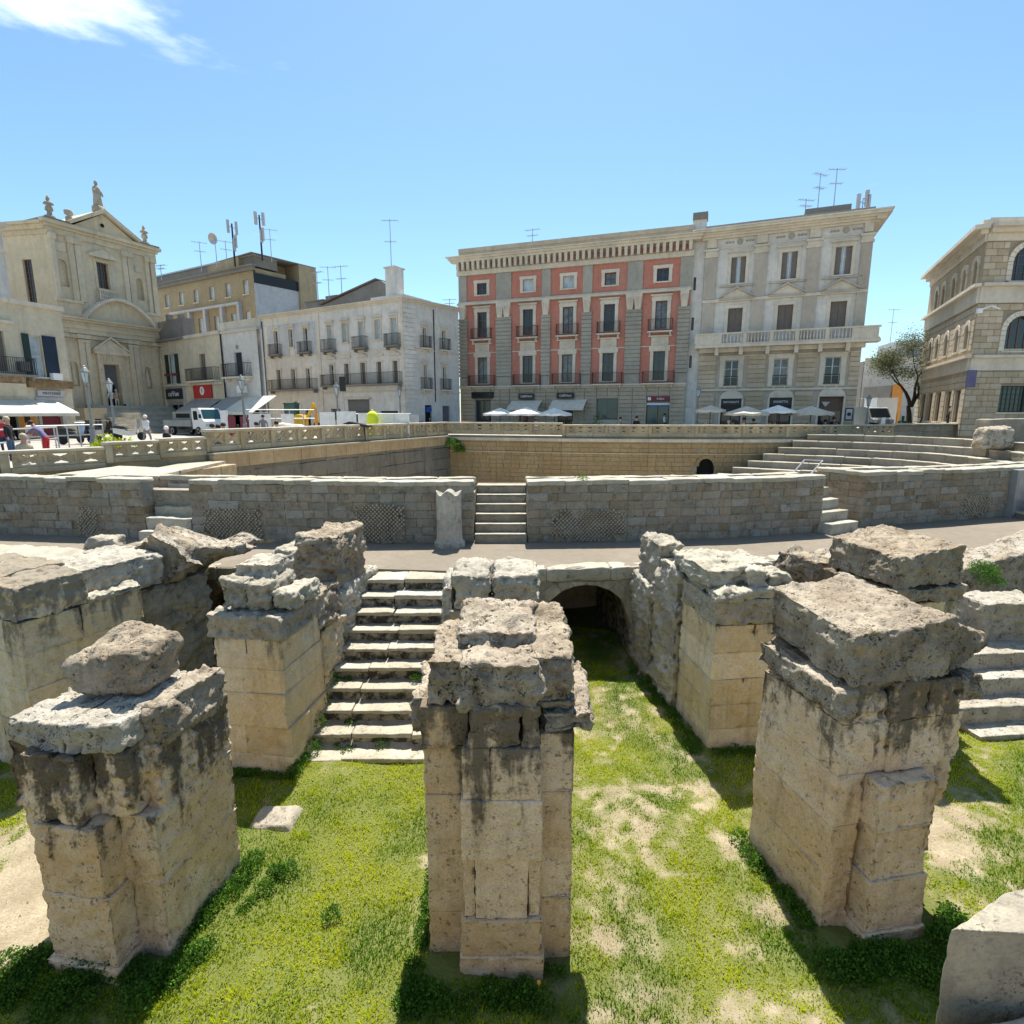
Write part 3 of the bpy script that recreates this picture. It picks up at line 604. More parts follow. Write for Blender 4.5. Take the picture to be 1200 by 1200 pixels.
tag(obj('boulder',rockmesh('boulder',[(-.40,-.38,0),(.40,-.34,0),(.46,.34,.02),(-.34,.38,0),(-.66,-.30,.36),(.40,-.34,.60),(.58,.28,.58),(-.14,.42,.74)],M['crust'],.024,.045,.13,3.0,.05,.06,5,.03,strata=.02,off=(-4.4,6,0)),None,(-4.46,6.0,2.88),-.05),'loose grey boulder lying on top of the left front pier','boulder')
# left back pier + stair wall
B=[((0,1.24,0,1.3,-.1,.30),'m'),((0,.42,0,1.3,.30,.82),'m'),((.42,1.25,0,1.3,.30,.82),'m'),((-.02,1.2,-.02,1.3,.82,1.42),'m'),((.02,.45,.0,1.3,1.42,1.85),'m'),((.45,1.2,.0,1.3,1.42,1.85),'m'),((.0,.56,0,1.3,1.85,2.38),'m'),((.56,1.18,0,1.3,1.85,2.38),'m'),
   ((-.10,1.22,-.05,1.3,2.36,2.78),'w','grey'),((.05,.52,.15,1.0,2.78,3.3),'x','grey'),((.52,.95,.12,1.0,2.78,3.28),'x','grey'),((.1,.8,.5,1.25,3.0,3.50),'x','grey'),((.95,1.3,.2,1.2,2.78,3.1),'x','tread'),
   ((.75,1.22,1.3,2.3,-.1,1.1),'r'),((.8,1.22,1.3,2.3,1.0,2.0),'r'),((.75,1.2,1.25,2.2,1.95,2.75),'r','crust'),((.7,1.2,2.2,4.3,-.1,1.3),'r'),((.62,1.16,2.2,4.3,1.2,2.5),'r','grey'),
   ((-.35,.5,2.35,3.6,2.4,3.25),'x','grey'),((.25,1.12,2.25,3.7,2.40,3.58),'r','crust'),((.0,.7,1.3,4.2,-.1,2.42),'m','rubble')]
pier('left back pier with a rough high wall behind it, beside the wide staircase',(-4.9,8.6),-.14,B,'pier2')
# middle back pier
B=[((0,1.4,0,1.3,-.1,.8),'m'),((0,1.4,0,1.3,.8,1.6),'m'),((0,1.4,0,1.3,1.6,2.3),'m'),((-.03,1.43,-.04,1.3,2.3,2.82),'w','top'),((.02,.66,.0,1.1,2.8,3.42),'x','grey'),((.66,1.42,.03,1.15,2.8,3.40),'x','grey'),((-.2,.05,.1,1.2,2.5,3.2),'x','grey'),
   ((-.1,.9,1.3,3.8,-.1,1.3),'r','grey'),((-.1,.95,1.3,3.85,1.25,2.3),'r','grey')]
pier('middle back pier, its pale split capstones just showing above the front pier',(-1.0,8.62),-.02,B,'pier2')
# right back pier
B=[((0,1.4,0,1.4,-.1,.42),'m'),((0,1.4,.0,1.4,.42,.88),'m'),((0,.6,.0,1.4,.88,1.36),'m'),((.6,1.4,.0,1.4,.88,1.36),'m'),((.01,1.4,.01,1.4,1.36,1.86),'m'),((.02,.75,.01,1.4,1.86,2.36),'m'),((.75,1.4,.01,1.4,1.86,2.36),'m'),((-.02,1.42,-.02,1.4,2.36,2.82),'w','grey'),
   ((-.03,1.42,-.03,1.0,2.80,2.98),'x','tread'),((.62,1.0,.12,.6,2.96,3.28),'x','tread'),((1.0,1.42,.15,.8,2.96,3.25),'x','tread'),((-.05,.75,.3,1.8,2.9,3.30),'x','tread'),((.6,1.4,.6,1.7,2.9,3.30),'x','tread'),
   ((-.12,.5,1.4,2.7,-.1,1.2),'r','grey'),((-.14,.5,1.4,2.6,1.1,2.2),'r','grey'),((-.12,.6,1.4,2.6,2.1,3.0),'r','grey'),((-.18,.6,2.6,3.9,-.1,1.4),'r','grey'),((-.22,.5,2.6,3.8,1.3,2.3),'r','grey'),((-.05,.55,2.5,3.7,2.2,3.22),'r','grey')]
pier('right back pier with a yellow front and rough pale top, left of the slanting capstone',(3.50,9.05),.12,B,'pier2')
# far right pier
B=[((0,1.9,0,1.6,-.1,.30),'m'),((0,1.85,0,1.6,.30,.92),'m'),((0,1.6,0,1.6,.92,1.5),'m'),((0,1.5,0,1.6,1.5,2.1),'m'),((0,1.45,0,1.6,2.1,2.72),'m'),((-.04,1.5,-.06,1.6,2.72,3.0),'w','crust'),
   ([(.02,.0,3.0),(1.45,.0,3.0),(1.45,1.6,3.0),(.05,1.6,3.0),(.1,.05,3.55),(1.46,.02,3.72),(1.4,1.6,3.78),(.1,1.6,3.62)],'w','crust'),
   ((-.1,.6,1.6,2.9,-.1,2.3),'r','vaultm'),((-.2,.5,1.6,2.8,2.2,3.1),'r','vaultm')]
pier('far right pier with a big rounded capstone and yellow stone below it',(6.55,9.08),.24,B,'pier2')
# left edge pier
B=[((-2.6,-1.0,0,1.9,-.1,.9),'m'),((-1.0,0,0,1.9,-.1,.9),'m'),((-2.6,-.6,0,1.0,.9,1.55),'m'),((-.6,0,0,.9,.9,1.55),'m'),((-.62,.0,.9,1.9,.9,1.55),'m'),((-2.6,-.4,0,1.1,1.55,2.15),'m'),((-.42,0,0,1.2,1.55,2.15),'m'),((-.42,0,1.2,1.9,1.55,2.15),'m'),((-2.6,-.45,0,1.9,2.15,2.7),'m'),((-.45,0.02,0,.9,2.15,2.7),'m'),((-.45,.0,.9,1.95,2.15,2.72),'m'),
   ((-2.6,-.9,0,1.2,2.7,3.34),'w'),((-.92,.02,-.02,1.05,2.7,3.32),'w'),((-.35,.08,1.0,2.0,2.68,2.86),'x','tread'),((-1.8,-.3,1.05,2.6,2.6,3.26),'w','grey'),((-2.6,-.6,1.9,3.8,-.1,2.5),'r','grey')]
pier('left edge pier of big yellowish ashlar blocks, cut by the picture edge',(-7.82,8.3),-.43,B,'pier2')
# broken vault at the left
def vault_shell():
    A,R=34,40; V=[];F=[]; cx,cz,r=-5.9,1.0,1.95
    for s_ in (0,1):
        for i in range(A+1):
            for j in range(R+1):
                v_=j/R; y=11.1+v_*1.75
                amax=math.radians(80+26*(1-v_)+7*math.sin(v_*9)); a0=math.radians(205); an=a0-(a0-amax)*i/A
                x=cx+r*math.cos(an); z=max(-.1,cz+r*math.sin(an))
                if s_==0: V.append((x,y,z))
                else:
                    f=i/A; xo=x-.45*(1-f)-.12*f; zt=3.62-.80*abs(x+7.05)-.35*v_*v_
                    zt=max(zt,z+.22 if f>.5 else 2.2); V.append((xo,y-.12*f,zt if f>.28 else zt*(f/.28)+.3*(1-f/.28)))
    n1=(A+1)*(R+1); q=lambda s_,i,j:s_*n1+i*(R+1)+j
    for i in range(A):
        for j in range(R):
            F.append((q(0,i,j),q(0,i+1,j),q(0,i+1,j+1),q(0,i,j+1))); F.append((q(1,i,j),q(1,i,j+1),q(1,i+1,j+1),q(1,i+1,j)))
    def strip(f0,f1,n_,k=6):
        nonlocal V
        rows=[[f0(t) for t in range(n_+1)]]
        for m in range(1,k):
            row=[]
            for t in range(n_+1):
                a_,b_=V[f0(t)],V[f1(t)]; V.append(tuple(a_[c]+(b_[c]-a_[c])*m/k for c in range(3))); row.append(len(V)-1)
            rows.append(row)
        rows.append([f1(t) for t in range(n_+1)])
        for ra,rb in zip(rows[:-1],rows[1:]):
            for t in range(n_): F.append((ra[t],rb[t],rb[t+1],ra[t+1]))
    strip(lambda j:q(0,A,j),lambda j:q(1,A,j),R,4); strip(lambda i:q(1,i,0),lambda i:q(0,i,0),A,8); strip(lambda i:q(0,i,R),lambda i:q(1,i,R),A,4)
    V=np.array(V); D=np.stack([fbm(V*2.2,4,k*5) for k in range(3)],-1)*.20+np.stack([fbm(V*8,3,k*5+40) for k in range(3)],-1)*.09
    return npmesh('broken_vault',V+D,np.array(F),M['vaultm'],True)
tag(obj('broken_vault',vault_shell()),'curved fragment of a broken brown vault between the two left piers','vault')
rock('rubble_mass','rough rubble lump sloping down behind the left edge pier towards the walkway','rubble',[(-9.5,11.0,.0),(-7.8,10.6,0),(-7.5,12.9,0),(-9.2,13.2,0),(-9.2,11.2,2.6),(-7.9,11.0,2.7),(-7.6,12.4,3.0),(-8.8,13.0,2.5)],'crust',.06,.08,.14,freq=2.2,pit=.04,chip=.10)
rock('rubble_mass','small heap of broken stone on the walkway at the left','rubble',[(-.5,-.3,0),(.5,-.3,0),(.45,.4,0),(-.5,.4,0),(-.3,-.2,.38),(.4,-.2,.34),(.35,.3,.42),(-.3,.3,.36)],'grey',.05,.08,.1,(-11.0,14.6,WK),pit=.04,chip=.1)
rock('rubble_mass','pale flat rubble spread on the walkway at the far left edge','rubble',[(-1.9,-.6,0),(1.1,-.5,0),(1.4,.6,0),(-2,.7,0),(-1.7,-.5,.2),(1.0,-.4,.1),(1.2,.5,.12),(-1.7,.6,.22)],'tread',.07,.06,.05,(-12.8,13.9,WK-.02),pit=.03,chip=.04)
rock('rubble_mass','low dark rubble core behind the right back pier','rubble',[(-.9,-.5,0),(1.2,-.6,0),(1.2,.8,0),(-.8,.8,0),(-.8,-.3,1.45),(1.1,-.4,1.55),(1.2,.7,1.75),(-.7,.7,1.6)],'vaultm',.06,.10,.16,(5.35,11.9,.9),freq=2.2,pit=.05,chip=.12)
rock('rubble_mass','broken brown masonry stub to the left of the far right pier','rubble',[(-.55,-.4,0),(.5,-.4,0),(.5,.7,0),(-.5,.7,0),(-.45,-.35,3.0),(.5,-.3,3.1),(.5,.6,3.1),(-.4,.6,2.95)],'vaultm',.06,.08,.12,(6.55,11.45,0),freq=2.2,pit=.05,chip=.1)
rock('rubble_mass','sloping rubble cheek wall above the right steps, grass growing on it','rubble',[(9.0,12.7,.9),(13.6,12.6,.4),(13.6,13.9,.4),(8.9,13.7,.9),(9.2,12.9,1.75),(13.4,12.8,3.1),(13.4,13.9,3.15),(9.1,13.7,1.9)],'vaultm',.07,.07,.12,freq=2.4,pit=.05,chip=.1)
rock('stone_block','pale upright block at the right edge beside the deep step slab','block',[(10.1,11.3,.3),(11.6,11.3,.3),(11.6,12.3,.3),(10.1,12.3,.3),(10.15,11.35,1.95),(11.6,11.35,2.0),(11.6,12.2,2.0),(10.15,12.2,1.95)],'slab',.04,.05,.05,pit=.04,chip=.05,strata=.04)
rock('half_buried_stone','flat grey stone half buried in the grass behind the left front pier','stone',[(-.38,-.3,-.1),(.36,-.25,-.1),(.4,.3,-.1),(-.35,.3,-.1),(-.28,-.2,.07),(.28,-.2,.08),(.26,.25,.09),(-.25,.22,.07)],'grey',.05,.03,.06,(-3.55,7.35,0),chip=.03)
# near blocks at the lower right corner
p=[atz(1112,1085,3.1),atz(1178,1040,3.1),atz(1330,1020,3.1),atz(1290,1110,3.1)]
c=[(p[0].x,p[0].y,1.2),(p[3].x+.6,p[0].y-.1,1.2),(p[2].x,p[2].y,1.2),(p[1].x,p[1].y,1.2),(p[0].x,p[0].y,3.08),(p[3].x+.6,p[0].y-.1,3.1),(p[2].x,p[2].y,3.1),(p[1].x,p[1].y,3.08)]
rock('stone_block','big pale grey ashlar block close by at the lower right corner','block',c,'grey',.022,.014,.025,pit=.012,chip=.008,strata=.004)
p0=atz(1098,1199,2.6)
rock('stone_block','sunlit rough stone edge at the very bottom right, in front of the big grey block','block',[(p0.x,p0.y-1,.8),(p0.x+1.6,p0.y-1,.8),(p0.x+1.6,p0.y+.12,.8),(p0.x,p0.y,.8),(p0.x,p0.y-1,2.6),(p0.x+1.6,p0.y-1,2.6),(p0.x+1.6,p0.y+.14,2.62),(p0.x,p0.y+.0,2.6)],'tread',.04,.02,.05,pit=.01,chip=.02)
# ================================================================== ARENA EDGE: retaining walls, tiers, balustrade
def off(pts,d):
    out=[]
    for i,p in enumerate(pts):
        a=pts[max(0,i-1)];b=pts[min(len(pts)-1,i+1)]; t=Vector((b[0]-a[0],b[1]-a[1])).normalized(); out.append((p[0]-t.y*d,p[1]+t.x*d))
    return out
# left retaining wall (inner face towards the arena = right of travel)
t=empty('retaining_wall',(0,0,0),0,'long grey cement-smeared retaining wall in shade below the left balustrade','wall')
LW=[p for p in BAL_L if p[1]>=22]; LWi=off(LW,-.34)
LWi[-1]=(-4.45,39.95)
course_wall(t,LWi,-.2,4.28,.75,2.4,.5,'greywall',j=.2,amp=.03,name='slab',gap=.006,res=.4,rad=.012)
a=MB()
for (x0,y0),(x1,y1) in zip(LWi[:-1],LWi[1:]):
    n_=Vector((y1-y0,-(x1-x0))).normalized()
    a.hexa([(x0+n_.x*.16,y0+n_.y*.16,4.28),(x1+n_.x*.16,y1+n_.y*.16,4.28),(x1-n_.x*.4,y1-n_.y*.4,4.28),(x0-n_.x*.4,y0-n_.y*.4,4.28)]+[(x0+n_.x*.16,y0+n_.y*.16,4.36),(x1+n_.x*.16,y1+n_.y*.16,4.36),(x1-n_.x*.4,y1-n_.y*.4,4.36),(x0-n_.x*.4,y0-n_.y*.4,4.36)])
a.build('coping',M['tread'],t)
# warm band of blocks right under the coping
o_=off(LWi,-.05); a=MB()
for (x,y,an,l) in along(o_,1.6,.15):
    k=random.uniform(0,.02); a.hexa([(x+math.sin(an)*k,y-math.cos(an)*k,3.72),(x+math.cos(an)*(l-.02),y+math.sin(an)*(l-.02),3.72),(x+math.cos(an)*(l-.02)-math.sin(an)*.2,y+math.sin(an)*(l-.02)+math.cos(an)*.2,3.72),(x-math.sin(an)*.2,y+math.cos(an)*.2,3.72)]+[(x+math.sin(an)*k,y-math.cos(an)*k,4.27),(x+math.cos(an)*(l-.02),y+math.sin(an)*(l-.02),4.27),(x+math.cos(an)*(l-.02)-math.sin(an)*.2,y+math.sin(an)*(l-.02)+math.cos(an)*.2,4.27),(x-math.sin(an)*.2,y+math.cos(an)*.2,4.27)])
tag(a.build('band_blocks',M['ochre'],t),kind='stuff')
# lower-left part
t=empty('retaining_wall',(0,0,0),0,'plain grey wall under the left end of the balustrade','wall'); course_wall(t,[(-26,15.35),(-19,16.85),(-16,17.25),(-14.3,19.4)],-.1,3.95,.6,1.4,.4,'greywall')
t=empty('retaining_wall',(0,0,0),0,'low ochre wall with pale coping at the left, stepping down before the long grey wall','wall')
LL=[(-11.7,15.4),(-12.3,19),(-12.15,22.3)]
course_wall(t,LL[::-1] if False else [(-11.6,18.9),(-11.15,22.4),(-12.3,22.5)],-.1,3.95,.45,1.1,.5,'ochre',name='stone')
a=MB(); a.hexa([(-12.6,18.8,3.95),(-11.25,18.8,3.95),(-11.6,22.5,3.95),(-12.9,22.5,3.95),(-12.6,18.8,4.05),(-11.25,18.8,4.05),(-11.6,22.5,4.05),(-12.9,22.5,4.05)]); a.build('coping',M['tread'],t)
t=tag(obj('stone_slab',rockmesh('stone_slab',[(-14.8,17.6,3.6),(-11.3,17.5,3.6),(-11.3,19.2,3.6),(-13.9,19.6,3.6),(-14.8,17.6,4.02),(-11.3,17.5,4.0),(-11.3,19.2,4.08),(-13.9,19.6,4.14)],M['tread'],.25,.02,.03)),'large flat sunlit slab inside the left balustrade, above the left podium wall','slab')
# sunny ochre end wall
t=empty('retaining_wall',(0,0,0),0,'long ochre brick-like arena wall at the far side, under the far balustrade, with a small doorway','wall')
RI=off(BAL_R,-.34); RI[0]=(-4.45,39.95)
RI=[p for p in RI if p[0]<22]
DX=12.72
def skipd(x,y,z): return False
nz=15; h=(4.25-(-.2))/nz; V=MB()
for r in range(nz):
    z0=-.2+r*h
    if z0>3.6 and False: continue
    for (x,y,an,l) in along(RI,.55,.3):
        if abs(x+l/2-DX)<.62 and z0<3.05: continue
        p=random.uniform(-.012,.03); c,s=math.cos(an),math.sin(an); g=.012
        q=lambda u,v,z:(x+c*u-s*v,y+s*u+c*v,z)
        V.hexa([q(g,-p,z0+g),q(l-g,-p,z0+g),q(l-g,.3,z0+g),q(g,.3,z0+g),q(g,-p,z0+h-g),q(l-g,-p,z0+h-g),q(l-g,.3,z0+h-g),q(g,.3,z0+h-g)])
tag(V.build('stone_courses',M['ochre'],t),kind='stuff')
bk=[p for p in RI if p[0]<=9.2]; 
a=MB()
def slabseg(a,pts,i0,i1,z0,z1):
    for (x0,y0),(x1,y1) in zip(pts[:-1],pts[1:]):
        an=math.atan2(y1-y0,x1-x0); nx,ny=-math.sin(an),math.cos(an)
        a.extr([(x0+nx*i0,y0+ny*i0),(x1+nx*i0,y1+ny*i0),(x1+nx*i1,y1+ny*i1),(x0+nx*i1,y0+ny*i1)],z0,z1)
def Yat(X): return wallpt(RI,X)[0]
pL=[p for p in RI if p[0]<DX-.6]+[(DX-.55,Yat(DX-.55))]; pR=[(DX+.55,Yat(DX+.55))]+[p for p in RI if p[0]>DX+.6]
slabseg(a,pL,.03,.29,-.3,4.24); slabseg(a,pR,.03,.29,-.3,4.24); slabseg(a,[(DX-.55,Yat(DX)),(DX+.55,Yat(DX))],.03,.29,3.02,4.24)
a.build('mortar_core',M['mortar'],t)
a=MB(); yD=Yat(DX); prof=[(DX-.5,-.2),(DX-.5,2.5)]+[(DX-.5*math.cos(PI*i/8),2.5+.5*math.sin(PI*i/8)) for i in range(9)][1:]+[(DX+.5,-.2)]
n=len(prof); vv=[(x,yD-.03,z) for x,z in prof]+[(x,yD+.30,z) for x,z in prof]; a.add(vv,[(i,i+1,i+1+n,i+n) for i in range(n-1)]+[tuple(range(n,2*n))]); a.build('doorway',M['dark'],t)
a=MB(); 
for i in range(0,8):
    A0,A1=PI*i/8,PI*(i+1)/8-.02
    a.hexa([(DX-.5*math.cos(A0),yD-.06,2.5+.5*math.sin(A0)),(DX-.5*math.cos(A1),yD-.06,2.5+.5*math.sin(A1)),(DX-.5*math.cos(A1),yD+.2,2.5+.5*math.sin(A1)),(DX-.5*math.cos(A0),yD+.2,2.5+.5*math.sin(A0)),
     (DX-.72*math.cos(A0),yD-.06,2.5+.72*math.sin(A0)),(DX-.72*math.cos(A1),yD-.06,2.5+.72*math.sin(A1)),(DX-.72*math.cos(A1),yD+.2,2.5+.72*math.sin(A1)),(DX-.72*math.cos(A0),yD+.2,2.5+.72*math.sin(A0))])
a.build('door_arch',M['ochre'],t)
a=MB(); slabseg(a,RI,-.12,.4,4.06,4.26); a.build('coping',M['coping'],t)
a=MB(); slabseg(a,RI,-.08,.0,3.25,3.33); a.build('string_course',M['ochre'],t)
# seating tiers ---------------------------------------------------------------
def tier_curve(k):
    """k=0 the top row; rows step inwards (towards the camera/arena) by .75 m"""
    d=k*.72
    P=[(19.2-k*1.05,36.3-.25*k),(21.6-d*.8,35.2-d*.9),(23.7-d,33.0-d*.8),(24.6-d,29.8-d*.45),(24.3-d*1.02,26.6-d*.2),(23.2-d*1.0,23.8),(21.6-d,20.8),(19.8-d*.6,18.4)]
    # Catmull-Rom resample
    out=[]
    for i in range(len(P)-1):
        p0=P[max(0,i-1)];p1=P[i];p2=P[i+1];p3=P[min(len(P)-1,i+2)]
        for j in range(6):
            t_=j/6; f=lambda a,b,c,d_:.5*((2*b)+(-a+c)*t_+(2*a-5*b+4*c-d_)*t_*t_+(-a+3*b-3*c+d_)*t_**3)
            out.append((f(p0[0],p1[0],p2[0],p3[0]),f(p0[1],p1[1],p2[1],p3[1])))
    out.append(P[-1]); return out
TT=empty('seating_tiers',(0,0,0),0,'curved grey stone seating rows rising at the right side of the arena','seating')
me6=[rockmesh('seat_stone',box8(0,1,0,.9,-.55,0),M['tier'],.25,.018,.025,seed=i,off=(i*5,0,0)) for i in range(6)]
mt6=[rockmesh('seat_top',box8(0,1,-.03,.5,0,.06),M['tread'],.25,.012,.02,seed=i,off=(i*5,0,0)) for i in range(6)]
for k in range(8):
    z=4.52-.40*k
    for (x,y,an,l) in along(tier_curve(k),1.25):
        # curve runs clockwise: inner side is to the right -> flip the stones so that their front faces the arena
        if l<.2: continue
    pts=tier_curve(k); L=0; acc=[pts[0]]
    res=[pts[0]]; need=1.25*random.uniform(.8,1.1); cur=pts[0]
    for p in pts[1:]:
        if math.dist(res[-1],p)>=need or p is pts[-1]: res.append(p); need=1.25*random.uniform(.8,1.1)
    for p,q in zip(res[:-1],res[1:]):
        an=math.atan2(q[1]-p[1],q[0]-p[0]); l=math.dist(p,q); zz=z+random.uniform(-.02,.02)
        if k>3 and random.random()<.06: zz-=.1
        o=obj('seat_stone',random.choice(me6),TT,(p[0],p[1],zz),an); o.scale=(l*1.01-.01,1,1)
        o2=obj('seat_top',random.choice(mt6),TT,(p[0],p[1],zz-.01),an); o2.scale=(l*1.01-.02,.85+random.uniform(-.1,.2),1)
a=MB()   # solid ground below the tiers, rows as terraces
for k in range(8):
    pts=tier_curve(k); z=4.52-.40*k-.06
    outer=off(pts,2.0 if k else 3.0)
    for i in range(len(pts)-1):
        a.add([(pts[i][0],pts[i][1],z-.02),(pts[i+1][0],pts[i+1][1],z-.02),(outer[i+1][0],outer[i+1][1],z-.02),(outer[i][0],outer[i][1],z-.02)],[(0,1,2,3)])
a.build('terrace_fill',M['tier'],TT)
# light metal handrail on the tiers
h_=empty('handrail',(0,0,0),0,'small pale metal stair rail frame at the foot of the seating tiers','handrail'); A0=[aty(928,556,30.0),aty(943,539,31.2),aty(964,540,31.2),aty(950,556,30.0)]
for i,(p,q) in enumerate(((0,1),(1,2),(2,3))): a=MB(); a.tube(A0[p],A0[q],.045,n=6); a.build('rail',M['galv'],h_)
# balustrade ---------------------------------------------------------------
def panel_mesh(W,H):
    """square stone panel pierced so that an X with a cusped outline is left"""
    a=MB(); d=.055; e=.06
    a.box(0,W,-d,d,0,e); a.box(0,W,-d,d,H-e,H); 
    a.box(0,.035,-d,d,e,H-e); a.box(W-.035,W,-d,d,e,H-e)
    cx,cz=W/2,H/2; 
    for sx,sz in ((-1,-1),(1,-1),(1,1),(-1,1)):
        ex,ez=(W/2-.035)*sx,(H/2-e)*sz
        t1,t2=.13,.13
        pts=[(cx,cz),(cx+ex*.5+.0*sx,cz+ez*.28),(cx+ex,cz+ez*.62),(cx+ex,cz+ez),(cx+ex*.62,cz+ez),(cx+ex*.28,cz+ez*.5)]
        if sx*sz<0: pts=pts[::-1]
        a.prism(pts,-d*.8,d*.8)
    # side quadrants are closed by a recessed web, the upper and lower ones only half
    a.prism([(.034,e),(cx-.02,cz),(.034,H-e)],-.02,.02); a.prism([(W-.034,H-e),(cx+.02,cz),(W-.034,e)],-.02,.02)
    for sg in (-1,1): 
        q=[(cx,cz),(cx-W*.24,cz+sg*H*.22),(cx-W*.12,cz+sg*H*.24),(cx,cz+sg*H*.14),(cx+W*.12,cz+sg*H*.24),(cx+W*.24,cz+sg*H*.22)]
        a.prism(q if sg>0 else q[::-1],-.022,.022)
    a.prism([(.034,cz-.14*H),(.034+W*.16,cz),(.034,cz+.14*H)],-.03,.03); a.prism([(W-.034,cz-.14*H),(W-.034,cz+.14*H),(W-.034-W*.16,cz)],-.03,.03)
    a.prism([(cx-.05*W,cz-.09*H),(cx+.05*W,cz-.09*H),(cx+.09*W,cz),(cx+.05*W,cz+.09*H),(cx-.05*W,cz+.09*H),(cx-.09*W,cz)],-d*.95,d*.95)
    return a.mesh('pierced_panel',M['balus'])
def balustrade(lab,pts,PW_=.66,H=.52,every=3,base=.14,cop=.12,solid=None,zoff=0.,dead=None):
    t=empty('stone_balustrade',(0,0,0),0,lab,'balustrade','pierced stone balustrades'); PM=cached(('pm',PW_,H),lambda: panel_mesh(PW_,H))
    seglist=[]
    for (x0,y0),(x1,y1) in zip(pts[:-1],pts[1:]):
        L=math.hypot(x1-x0,y1-y0); an=math.atan2(y1-y0,x1-x0); unit=every*PW_+.24; k=max(1,round(L/unit)); sx=L/(k*unit); za,zb=ZL.get((x0,y0),ST),ZL.get((x1,y1),ST)
        for i in range(k):
            ux=i*unit*sx; z=za+(zb-za)*i/k+zoff
            def at_(u): return (x0+math.cos(an)*u,y0+math.sin(an)*u)
            p=at_(ux); pm=cached(('post',H,base,zoff),lambda: rockmesh('post',box8(0,.23,-.13,.13,-.05,base+H+.005),M['balus'],.2,.006,.015))
            obj('post',pm,t,(p[0],p[1],z),an)
            for j in range(every):
                q=at_(ux+(.24+j*PW_)*sx); o=obj('pierced_panel',PM,t,(q[0],q[1],z+base),an); o.scale=(sx,1,1)
            bm_=cached(('base',unit,H,base),lambda: rockmesh('base_stone',box8(.0,unit,-.11,.11,-.05,base-.003),M['balus'],.3,.008,.02)); o=obj('base_stone',bm_,t,(p[0]+math.cos(an)*.235,p[1]+math.sin(an)*.235,z),an); o.scale=((unit*sx-.24)/unit,1,1)
            cm_=cached(('cop',unit,cop),lambda: rockmesh('coping_stone',box8(.003,unit-.003,-.19,.19,0,cop),M['coping'],.3,.01,.03)); o=obj('coping_stone',cm_,t,(p[0],p[1],z+base+H+.005),an); o.scale=(sx,1,1)
    return t
BLa=[p for p in BAL_L if p[0]>-20 and p[1]<=22.6]; BLb=[p for p in BAL_L if p[1]>=22.6]
balustrade('near left balustrade of pierced stone panels, curving in from the left picture edge',BLa,.62,.44,3,.15,.10)
balustrade('taller left balustrade running back from the truck to the arena corner',BLb,.66,.56,2,.18,.12,zoff=.05)
balustrade('far balustrade of small pierced X panels in front of the red palace',[p for p in BAL_R if p[0]<=3.5],.60,.46,4,.22,.10,zoff=.12)
balustrade('far balustrade continuing in front of the grey palace up to the seating tiers',[p for p in BAL_R if 3.3<=p[0]<=26.5],.60,.46,4,.20,.10,zoff=.02)
t=empty('parapet_wall',(0,0,0),0,'low grey parapet wall above the top seating tier, left of the rubble heap','wall')
course_wall(t,[(26,38.2),(31.5,38.5)],4.3,5.15,.42,1.2,.3,'tier')
for (x,y,an,l) in along([(26,38.1),(31.5,38.4)],1.3): o=obj('coping_stone',rockmesh('coping_stone',box8(0,l,-.1,.35,0,.1),M['coping'],.3,.01,.02),t,(x,y,5.15),an)
b_=aty(1163,515,27.0)
rock('rubble_mass','big rough stone lump on the top seating tier below the barred window','rubble',[(-.8,-.5,-.3),(.8,-.5,-.3),(.85,.5,-.3),(-.75,.5,-.3),(-.7,-.4,.66),(.7,-.4,.72),(.75,.4,.78),(-.6,.4,.7)],'vaultm',.12,.10,.18,(b_.x,b_.y,b_.z-.12),freq=2.4,pit=.05,chip=.1)
rock('stone_block','tall squared grey block standing behind the rubble lump at the right edge','block',[(0,-.4,-.6),(2.4,-.4,-.6),(2.4,.5,-.6),(0,.5,-.6),(0,-.4,1.25),(2.4,-.4,1.3),(2.4,.5,1.3),(0,.5,1.25)],'tier',.2,.03,.04,(b_.x+.45,b_.y+1.2,4.4))
g_=tag(obj('metal_box',MB().box(0,1.6,0,.5,0,1.62).box(-.04,1.64,-.04,.54,1.62,1.68).box(.06,1.5,-.02,0.001,.1,1.5).mesh('metal_box',M['galv'])),'plain grey panel box against the podium wall at the right edge','box'); g_.location=(17.55,19.15,WK); g_.rotation_euler=(0,0,.25)
a=MB(); a.extr([(12.4,15.0),(18,16.4),(18,16.7),(12.4,15.3)],WK,WK+.07); 
